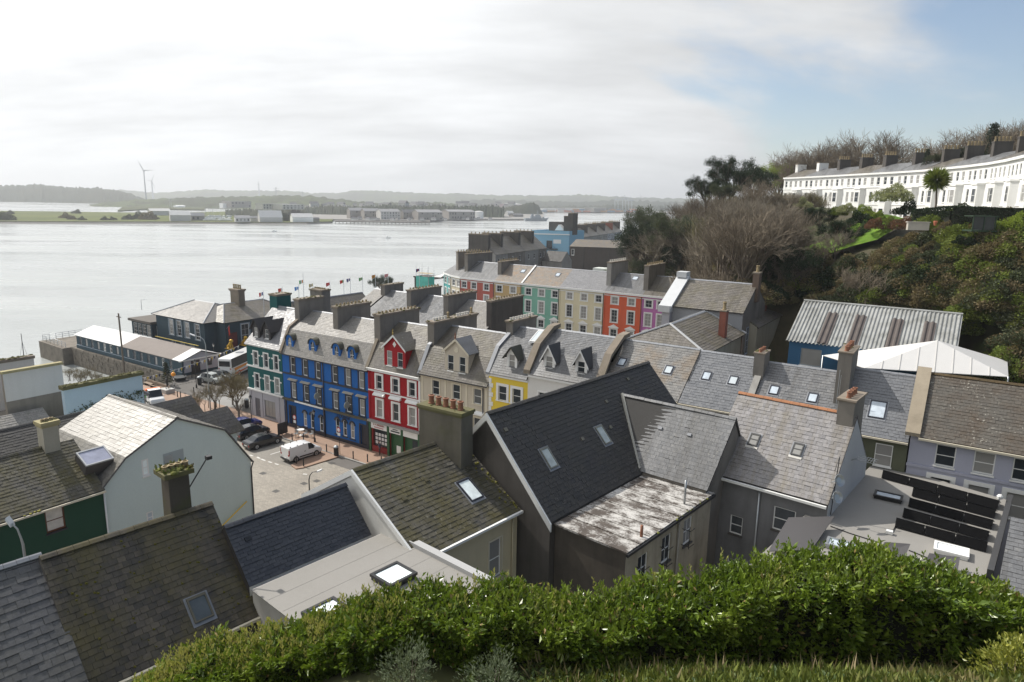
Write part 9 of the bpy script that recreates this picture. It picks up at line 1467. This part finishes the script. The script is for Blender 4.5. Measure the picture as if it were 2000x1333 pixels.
p_ = figure(at_z(417, 671, 4.3), 1.75, 0.4, [SHOE, plain('olive_trousers', (0.06, 0.06, 0.04), 0.8), plain('white_shirt', (0.6, 0.58, 0.53), 0.8), SKIN, plain('grey_hair', (0.3, 0.28, 0.25), 0.8)], 0); tag(p_, 'person in a white top at the pier building entrance', 'person')
p_ = figure(at_z(379, 719, 3.5), 1.8, 0.4, [WHITE]*5, 0); tag(p_, 'white figure statue beside the pier shed entrance', 'statue')
for i, (u, v) in enumerate(((300, 757), (312, 762))): c = at_z(u, v, 3.5); bf = Frame(c, D0, N0); h = thing('bench', ('far', 'near')[i]+' long timber bench behind the truck', 'bench', c, 'benches on the quay'); MB().box(bf, -2.5, 2.5, -0.3, 0.3, 0.42, 0.5).obj('seat', plain('weathered_timber', (0.25, 0.19, 0.14), 0.8, var=0.2), h); MB().box(bf, -2.5, 2.5, 0.28, 0.36, 0.55, 0.95).obj('backrest', plain('weathered_timber', (0.25, 0.19, 0.14), 0.8, var=0.2), h); [bar(h, bf, x, x+0.12, -0.28, 0.28, 0, 0.42, BLACK_P, 'leg') for x in (-2.2, 0, 2.1)]
plant('conifer', 0, at_z(327, 752, 3.5), 0.38, (BARK, EVERG), 'small_conifer', 'small dark conifer behind the statue', 'tree')
c = at_z(352, 743, 3.5); one('planter', MB().lathe(c, [(0.8, 0), (1.1, 0.6), (0.95, 0.62)], 12), plain('dark_planter', (0.02, 0.025, 0.03), 0.6), 'round dark planter behind the beacon', 'planter', c)
# pollarded street trees
TW2 = leaf_mat('twigs_street', (0.14, 0.11, 0.06), (0.22, 0.18, 0.10), rough=0.9, spec=0.1)
for i, (u, v, vt, lab) in enumerate(((455, 791, 720, 'largest bare street tree in front of the coach'), (463, 803, 735, 'bare street tree just in front of the largest one'), (424, 798, 745, 'bushy bare street tree behind the small slate roof'), (392, 806, 755, 'leftmost bare street tree among the roofs'))): c = at_z(u, v, 3.5); t_ = top_above(c, u, vt); kd = 'bare' if i < 2 else 'thicket'; plant(kd, i % 3, c, (t_.z-c.z)/HT(kd, i % 3), (BARK, TW2), 'street_tree', lab, 'tree', sz=1.0)
c = at_z(468, 830, 3.5); h = thing('street_tree', 'small heavily pollarded tree beside the blue car', 'tree', c); MB().tube([c, c+EZ*2.0], 0.13, 7).obj('trunk', BARK, h); [MB().tube([c+EZ*1.8, c+Vector((math.cos(a)*0.6, math.sin(a)*0.6, 2.8)), c+Vector((math.cos(a)*0.65, math.sin(a)*0.65, 3.7))], 0.07, 5, r2=0.035).obj('branch', BARK, h) for a in (0, 1.3, 2.5, 3.8, 5.0)]
c = at_z(246, 772, 3.0); 
# café table, chairs and screen by the pub
c = at_z(588, 850, 3.6); h = thing('cafe_table', 'small white cafe table in front of the blue pub', 'table', c); MB().lathe(c, [(0.25, 0), (0.04, 0.05), (0.04, 0.7), (0.45, 0.72), (0.45, 0.75)], 14).obj('table_top', WHITE, h)
for i, (dx_, dy_, lab) in enumerate(((-0.9, 0.1, 'white cafe chair left of the table'), (0.9, -0.1, 'white cafe chair right of the table'), (0.1, -0.85, 'white cafe chair in front of the table'), (1.7, 0.2, 'outer white cafe chair further right'))):
 cf_ = Frame(c+D0*dx_+N0*dy_, D0, N0); hc = thing('cafe_chair', lab, 'chair', cf_.o, 'cafe chairs'); MB().box(cf_, -0.22, 0.22, -0.22, 0.22, 0.43, 0.47).obj('seat', GREYMET, hc); MB().box(cf_, -0.22, 0.22, 0.19, 0.23, 0.5, 0.85).obj('backrest', GREYMET, hc); [pipe(hc, [cf_.P(x, y, 0), cf_.P(x, y, 0.45)], 0.02, GREYMET, 'leg') for x in (-0.2, 0.2) for y in (-0.2, 0.2)]
sc_ = Frame(at_z(562, 846, 3.6), N0, -D0); h = thing('cafe_screen', 'black wind screen beside the cafe table', 'screen', sc_.o); MB().box(sc_, -1.5, 0.0, -0.03, 0.03, 0.1, 1.6).obj('panel', BLACK_P, h); [bar(h, sc_, x, x+0.06, -0.3, 0.3, 0, 0.08, BLACK_P, 'foot') for x in (-1.3, -0.3)]
# bunting
a, b = at_y(255, 746, 100)*1, None; a = at_z(262, 742, 5.4); b = T(-33, 16, 7.4); h = thing('bunting', 'string of small coloured pennants across the quay road', 'bunting', a); pa = []; 
for k in range(41): f = k/40; q = a.lerp(b, f); q.z -= 1.2*4*f*(1-f)*0.5; pa.append(q)
MB().tube(pa, 0.015, 4).obj('string', WHITE, h); cm = [WHITE, plain('bunt_yellow', (0.7, 0.5, 0.05), 0.7), plain('bunt_navy', (0.03, 0.04, 0.12), 0.7)]
for k in range(40): q = pa[k].lerp(pa[k+1], 0.5); d = (pa[k+1]-pa[k])*0.38; MB().prism([q-d, q+d, q-EZ*0.55], Vector((0.01, 0.01, 0))).obj('pennant', cm[k % 3], h)
# flags along the promenade
fl = [(511, 575, 'french striped flag left of the teal chimney', ((0.02, 0.05, 0.3), (0.7, 0.7, 0.7), (0.6, 0.03, 0.03)), 0), (548, 567, 'red and white flag right of the teal chimney', ((0.7, 0.7, 0.7), (0.6, 0.05, 0.03), (0.6, 0.05, 0.03)), 0), (589, 551, 'orange white and green flag on the tallest pole', ((0.7, 0.25, 0.03), (0.7, 0.7, 0.7), (0.05, 0.4, 0.1)), 1), (580, 564, 'light blue flag below the tricolour', ((0.08, 0.3, 0.75), (0.5, 0.6, 0.75), (0.08, 0.3, 0.75)), 0), (608, 558, 'pale yellow flag by the mossy chimney', ((0.6, 0.5, 0.2), (0.6, 0.6, 0.55), (0.6, 0.5, 0.2)), 0), (641, 556, 'narrow red flag above the slate ridge', ((0.6, 0.1, 0.1), (0.6, 0.1, 0.1), (0.6, 0.1, 0.1)), 0), (668, 551, 'red and green flag in the middle of the promenade', ((0.05, 0.3, 0.08), (0.65, 0.05, 0.03), (0.65, 0.05, 0.03)), 0), (681, 548, 'blue and white flag right of the red and green one', ((0.03, 0.04, 0.25), (0.7, 0.7, 0.7), (0.03, 0.04, 0.25)), 0), (705, 546, 'thin green flag between blue and amber flags', ((0.1, 0.35, 0.1), (0.4, 0.45, 0.3), (0.1, 0.35, 0.1)), 0), (730, 541, 'amber flag left of the round bush', ((0.6, 0.25, 0.03), (0.3, 0.15, 0.02), (0.6, 0.25, 0.03)), 0), (755, 539, 'thin pink flag above the round bush', ((0.6, 0.2, 0.2), (0.6, 0.3, 0.3), (0.6, 0.2, 0.2)), 0), (816, 529, 'dark blue flag near the scaffolding', ((0.02, 0.03, 0.2), (0.3, 0.05, 0.05), (0.02, 0.03, 0.2)), 0)]
for u, v, lab, cols, tall in fl:
 y = 132+(u-511)*0.11; top = at_y(u+3, v-4, y); base = Vector((top.x, top.y, 3.4)); h = thing('flag_pole', lab, 'flag', base, 'flags on the promenade'); pipe(h, [base, top+EZ*(0.5 if not tall else 1.5)], 0.05, GREYMET, 'pole'); w_ = 0.85; hh = 0.55
 for k in range(3):
  x0, x1 = -w_*k/3, -w_*(k+1)/3; MB().prism([top+Vector((x0, 0.1*math.sin(k), -0.06*k)), top+Vector((x1, 0.1*math.sin(k+1), -0.06*(k+1))), top+Vector((x1*0.95, 0.1*math.sin(k+1), -0.15*(k+1)-hh)), top+Vector((x0*0.95, 0.1*math.sin(k), -0.15*k-hh))], (0, 0.03, 0)).obj('flag', plain('flag_%.2f_%.2f_%.2f' % cols[k], cols[k], 0.8), h)
plant('leafy', 1, at_z(745, 578, 3.5), 0.72, (BARK, EVERG), 'round_bush', 'dark round tree on the promenade behind the second row', 'tree')
c = at_z(845, 562, 3.5); f_ = Frame(c, D0, N0); h = thing('pier_shelter', 'dark open pier shelter with pale canopy left of the scaffolding', 'shelter', c); MB().box(f_, -9, 1, 0, 7, 2.9, 3.3).obj('roof', CONC_D, h); [bar(h, f_, x, x+0.4, 0.2, 0.6, -1, 2.9, CONC_D, 'post') for x in (-8.6, -6, -3.4, -0.8)]; MB().prism([f_.P(-2, 2, 3.4), f_.P(2, 2, 3.4), f_.P(2, 6, 5.0), f_.P(0, 4, 4.0)], EZ*0.1).obj('canopy', TENT, h)
# yacht mast at the left edge, kiosk roof by the quay
mt = at_y(41, 652, 120); one('yacht_mast', MB().tube([Vector((mt.x, mt.y, 0.5)), mt], 0.09, 6, r2=0.05).tube([Vector((mt.x-1.6, mt.y, 0.8)), mt-EZ*1.5], 0.02, 4).tube([Vector((mt.x+1.6, mt.y, 0.8)), mt-EZ*1.5], 0.02, 4), DARKTRIM, 'bare dark yacht mast above the far left wall', 'mast', Vector((mt.x, mt.y, 0)))
kf = Frame(T(-22, -14.5, 0), D0, N0); h = thing('kiosk', 'small kiosk with grey hipped slate roof behind the powder blue parapet', 'kiosk', kf.P(2.5, 2.5, 3.5)); shell(h, kf, 5, 5, 3.4, 7.0, [], CONC_L); hip(h, kf, 5, 5, 7.0, 9.2, (2.3, 2.3), SL_GREY, oh=0.4); MB().box(kf, 4.2, 6.4, 0.2, 0.5, 7.4, 8.8).obj('signboard', plain('orange_board', (0.7, 0.3, 0.06), 0.5), h)
pipe_ = at_z(242, 720, 3.5); one('wooden_pole', MB().tube([Vector((pipe_.x, pipe_.y, 2)), Vector((pipe_.x, pipe_.y, 13.3))], 0.17, 8, r2=0.13).box(Frame(Vector((pipe_.x, pipe_.y, 12.6)), D0, N0), -0.7, 0.7, -0.06, 0.06, 0, 0.14), plain('pole_wood', (0.16, 0.13, 0.10), 0.9), 'dark wooden utility pole in front of the pier shed', 'pole', Vector((pipe_.x, pipe_.y, 2)))
for i, (u, v, s_) in enumerate(((158, 752, 1.0), (175, 748, 1.1), (142, 745, 0.9), (190, 752, 0.9))): plant('thicket', i % 3, at_z(u, v, 1.5), 0.38*s_, (BARK, TW2), 'leafless_shrub', 'leafless shrub on the slope below the pier head', 'shrub', 'shrubs below the pier head')
# ---------------------------------------------------------------- hedge and grass bank in front
LAUREL = leaf_mat('laurel_leaves', (0.05, 0.09, 0.010), (0.17, 0.245, 0.026), (0.22, 0.28, 0.04), rough=0.33, trans=0.2, spec=0.5); SHOOT = leaf_mat('laurel_new_shoots', (0.22, 0.24, 0.05), (0.40, 0.38, 0.13), rough=0.4, trans=0.2)
tops = [(255, 1345), (300, 1305), (350, 1270), (400, 1245), (450, 1235), (520, 1222), (580, 1212), (640, 1188), (720, 1152), (800, 1140), (880, 1130), (960, 1120), (1010, 1127), (1060, 1143), (1110, 1143), (1180, 1138), (1250, 1125), (1320, 1110), (1400, 1096), (1460, 1085), (1520, 1078), (1600, 1068), (1660, 1064), (1720, 1072), (1780, 1088), (1840, 1104), (1900, 1124), (1950, 1145), (2000, 1172), (2060, 1200)]
YB, YF = 16.4, 14.9; hp = [at_y(u, v, YB) for u, v in tops]; hx = np.array([p.x for p in hp]); hzt = np.array([p.z for p in hp])-0.17-np.interp(hx, [-5, -1, 5, 8], [0.05, 0.13, 0.1, 0])
def hedge_leaves(n, seed, extra=0.0, only=None):
 g = np.random.default_rng(seed); x = g.uniform(hx[0], hx[-1], n); zt = np.interp(x, hx, hzt); zb = bank_z(x, np.full(n, YF))-0.1; h = zt-zb; face = g.random(n); f_ = g.random(n)*0+np.sin(x*1.7)
 wob = 0.24*np.sin(x*2.1)+0.20*np.sin(x*5.3+1+f_*4)+0.16*np.sin(x*9.7+f_*7); wz = 0.14*np.sin(x*3.3+2)+0.11*np.sin(x*7.9)
 f = g.random(n); y = np.where(face < 0.52, YF+0.28*(1-np.sqrt(np.clip(f, 0, 1)))+0.15*np.sin(f*9+x*3), np.where(face < 0.9, g.uniform(YF, YB, n), YB)); z = np.where(face < 0.52, zb+h*f, np.where(face < 0.9, zt, zb+h*f)); rr_ = np.clip((y-YF)/(YB-YF), 0, 1); crown = -0.42*(1-np.sqrt(np.clip(1-(1-rr_)**2, 0, 1)))
 z = np.where((face >= 0.52) & (face < 0.9), zt+crown, z); y = y+wob*0.6; z = z+wz*(f if n else 0); P = np.stack([x, y, z], -1)+g.normal(size=(n, 3))*np.array([0.05, 0.07, 0.06]); D = np.stack([g.normal(size=n)*0.6, np.where(face < 0.52, -0.8, 0.0)+g.normal(size=n)*0.5, 0.55+g.normal(size=n)*0.45], -1); return P, D
hb = Vector((0, YF, 20.0)); h = thing('laurel_hedge', 'long glossy green laurel hedge across the foreground', 'hedge', hb); P, D = hedge_leaves(58000, 3); off = np.array(hb)
link('foliage', leaf_cloud('foliage', P-off, D, 0.185, 0.42, bend=0.35), LAUREL, h)
P2, D2 = hedge_leaves(1900, 17); link('dry_leaves', leaf_cloud('dry_leaves', P2-off, D2, 0.15, 0.42), leaf_mat('dead_laurel_leaves', (0.16, 0.10, 0.035), (0.30, 0.22, 0.08), rough=0.6), h)
# upright shoots breaking the outline; paler new growth towards the left end
g = np.random.default_rng(8); PP = []; DD = []; PN = []; DN = []; stems = []
for k in range(1150):
 x = g.uniform(hx[0], hx[-1]) if k < 820 else g.uniform(hx[0], -2.5); y = g.uniform(YF+0.1, YB+0.1); zt = np.interp(x, hx, hzt)-0.25*max(0, 1-(y-YF)/0.8); L = g.uniform(0.12, 0.42); new = g.random() < np.interp(x, [-9, -5.5, -3, 0.5, 3.5, 8, 14], [0.95, 0.85, 0.4, 0.35, 0.12, 0.10, 0.25]); lean = g.normal(size=2)*0.2; stems.append((Vector((x, y, zt-0.15)), Vector((x+lean[0]*L, y+lean[1]*L, zt+L)), 0.006, 0.003))
 for q in range(11): f = q/10; a = q*2.4+k; (PN if new else PP).append((x+lean[0]*L*f, y+lean[1]*L*f, zt-0.1+(L+0.1)*f)); (DN if new else DD).append((math.cos(a)*(1.1-f*0.6), math.sin(a)*(1.1-f*0.6), 0.5+f*0.9))
link('upright_shoots', leaf_cloud('upright_shoots', np.array(PP)-off, np.array(DD), 0.12, 0.42), LAUREL, h); link('new_shoots', leaf_cloud('new_shoots', np.array(PN)-off, np.array(DN), 0.12, 0.40), SHOOT, h); sm = branch_mesh('stems', [(s[0]-hb, s[1]-hb, s[2], s[3]) for s in stems], 0.004, 3); link('stems', sm, BARK, h)
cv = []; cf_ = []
for i, x in enumerate(np.linspace(hx[1]+0.3, hx[-1], 60)):       # near-black sheet behind the leaves, the hedge's inner shade put into its colour
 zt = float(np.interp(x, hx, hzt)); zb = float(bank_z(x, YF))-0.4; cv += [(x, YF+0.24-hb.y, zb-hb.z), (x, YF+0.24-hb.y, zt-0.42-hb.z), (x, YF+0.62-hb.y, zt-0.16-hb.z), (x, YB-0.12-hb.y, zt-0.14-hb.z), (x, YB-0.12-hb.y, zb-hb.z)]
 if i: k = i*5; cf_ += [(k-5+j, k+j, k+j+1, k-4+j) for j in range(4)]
me = bpy.data.meshes.new('shade_core'); me.from_pydata(cv, [], cf_); link('shade_core', me, plain('hedge_shade', (0.012, 0.014, 0.008), 1), h)
# bright bush at the lower right corner, grey green shrubs at the bottom
def bush_at(u, v, y, r, mat, name, label, n=2600, size=0.11, asp=0.45, sq=1.0):
 c = at_y(u, v, y); e = thing(name, label, 'shrub', c-EZ*r); d = R3.normal(size=(n, 3)); d /= np.linalg.norm(d, axis=1, keepdims=True); lump = 1+0.2*np.sin(d[:, 0]*5)+0.2*np.sin(d[:, 1]*6+1)+0.15*np.sin(d[:, 2]*8); P = d*(lump*r*(0.6+0.4*R3.random(n)))[:, None]*np.array([1, 1, sq])+np.array([0, 0, r]); link('foliage', leaf_cloud('foliage', P, d+R3.normal(size=d.shape)*0.5+np.array([0, 0, 0.5]), size, asp), mat, e); segs = [(Vector((0, 0, 0)), Vector((math.cos(k*1.3)*r*0.7, math.sin(k*1.3)*r*0.7, r*1.3)), 0.02, 0.006) for k in range(8)]; link('stem', branch_mesh('stem', segs, 0.004, 4), BARK, e); return e
GG = leaf_mat('grey_green_leaves', (0.10, 0.13, 0.07), (0.19, 0.22, 0.14), rough=0.7, trans=0.15, spec=0.2); bush_at(1995, 1325, 12.6, 0.85, leaf_mat('golden_leaves', (0.17, 0.20, 0.03), (0.32, 0.32, 0.06), rough=0.4, trans=0.15), 'golden_bush', 'yellow green bush in the lower right corner', 3400, 0.10)
bush_at(800, 1322, 13.2, 0.55, GG, 'buddleia', 'grey green shrub before the hedge, left of the two', 2200, 0.085, 0.3, 1.3); bush_at(965, 1345, 13.0, 0.62, GG, 'buddleia', 'grey green shrub before the hedge, right of the two', 2200, 0.085, 0.3, 1.2)
# rough grass with dry stems and a few yellow flowers
g = np.random.default_rng(21); n = 70000; x = g.uniform(-1, 13, n); y = g.uniform(9.0, 15.2, n); keep = g.random(n) < np.clip((x-0.2)/3, 0.03, 1)*np.clip((15.3-y)/0.9, 0.1, 1); x, y = x[keep], y[keep]; z = bank_z(x, y); P = np.stack([x, y, z], -1); D = np.stack([g.normal(size=len(x))*0.45, g.normal(size=len(x))*0.45-0.15, np.ones(len(x))], -1)
o = link('grass', leaf_cloud('grass', P, D, 0.28, 0.06, bend=0.6), leaf_mat('rough_grass', (0.085, 0.12, 0.025), (0.22, 0.25, 0.06), (0.27, 0.23, 0.11), rough=0.7, trans=0.25, spec=0.2), None, 'stuff'); tag(o, 'rough green grass and dry stalks on the bank before the hedge', 'grass')
n = 260; x = g.uniform(0.5, 12.5, n); y = g.uniform(12.5, 15.2, n); P = np.stack([x, y, bank_z(x, y)], -1); D = np.stack([g.normal(size=n)*0.25, g.normal(size=n)*0.25, np.ones(n)], -1); o = link('dry_stalks', leaf_cloud('dry_stalks', P, D, 0.55, 0.02), leaf_mat('straw', (0.28, 0.22, 0.12), (0.40, 0.33, 0.19), rough=0.8, trans=0.2), None, 'stuff'); tag(o, 'tall dry straw coloured stalks standing in the grass', 'grass')
n = 11000; x = g.uniform(-1, 12.5, n); y = g.uniform(9.5, 15.0, n); z = bank_z(x, y)+g.uniform(0.02, 0.22, n); D = g.normal(size=(n, 3)); D[:, 2] = np.abs(D[:, 2])*0.6; o = link('weeds', leaf_cloud('weeds', np.stack([x, y, z], -1), D, 0.13, 0.5), leaf_mat('weed_leaves', (0.04, 0.075, 0.018), (0.12, 0.17, 0.04), trans=0.2, rough=0.6), None, 'stuff'); tag(o, 'broad leaved weeds among the grass before the hedge', 'weeds')
fm = MB().lathe((0, 0, 0.25), [(0.005, -0.25), (0.006, -0.02), (0.03, 0.0), (0.028, 0.015), (0.01, 0.02)], 8).mesh('dandelion'); fm.materials.append(plain('flower_yellow', (0.75, 0.5, 0.02), 0.6))
for i, (u, v) in enumerate(((1646, 1300), (1745, 1288), (1668, 1326), (1786, 1324), (1633, 1289), (1570, 1310))): p = at_y(u, v, 13.2); zz = float(bank_z(p.x, 13.2)); o = bpy.data.objects.new('dandelion', fm); COL.objects.link(o); o.location = (p.x, 13.2, zz); tag(o, 'small yellow dandelion flower in the grass', 'flower', 'dandelions in the grass')
# ---------------------------------------------------------------- haze over the harbour
m = bpy.data.materials.new('haze_air'); m.use_nodes = True; t = m.node_tree; t.nodes.clear(); ou = t.nodes.new('ShaderNodeOutputMaterial'); pv = t.nodes.new('ShaderNodeVolumePrincipled'); pv.inputs['Color'].default_value = (0.93, 0.96, 1.0, 1); pv.inputs['Density'].default_value = 0.00018; pv.inputs['Anisotropy'].default_value = 0.3; t.links.new(pv.outputs[0], ou.inputs['Volume'])
o = MB().box(WF, -9000, 9000, -300, 8500, -6, 260).obj('haze', m); o['kind'] = 'stuff'
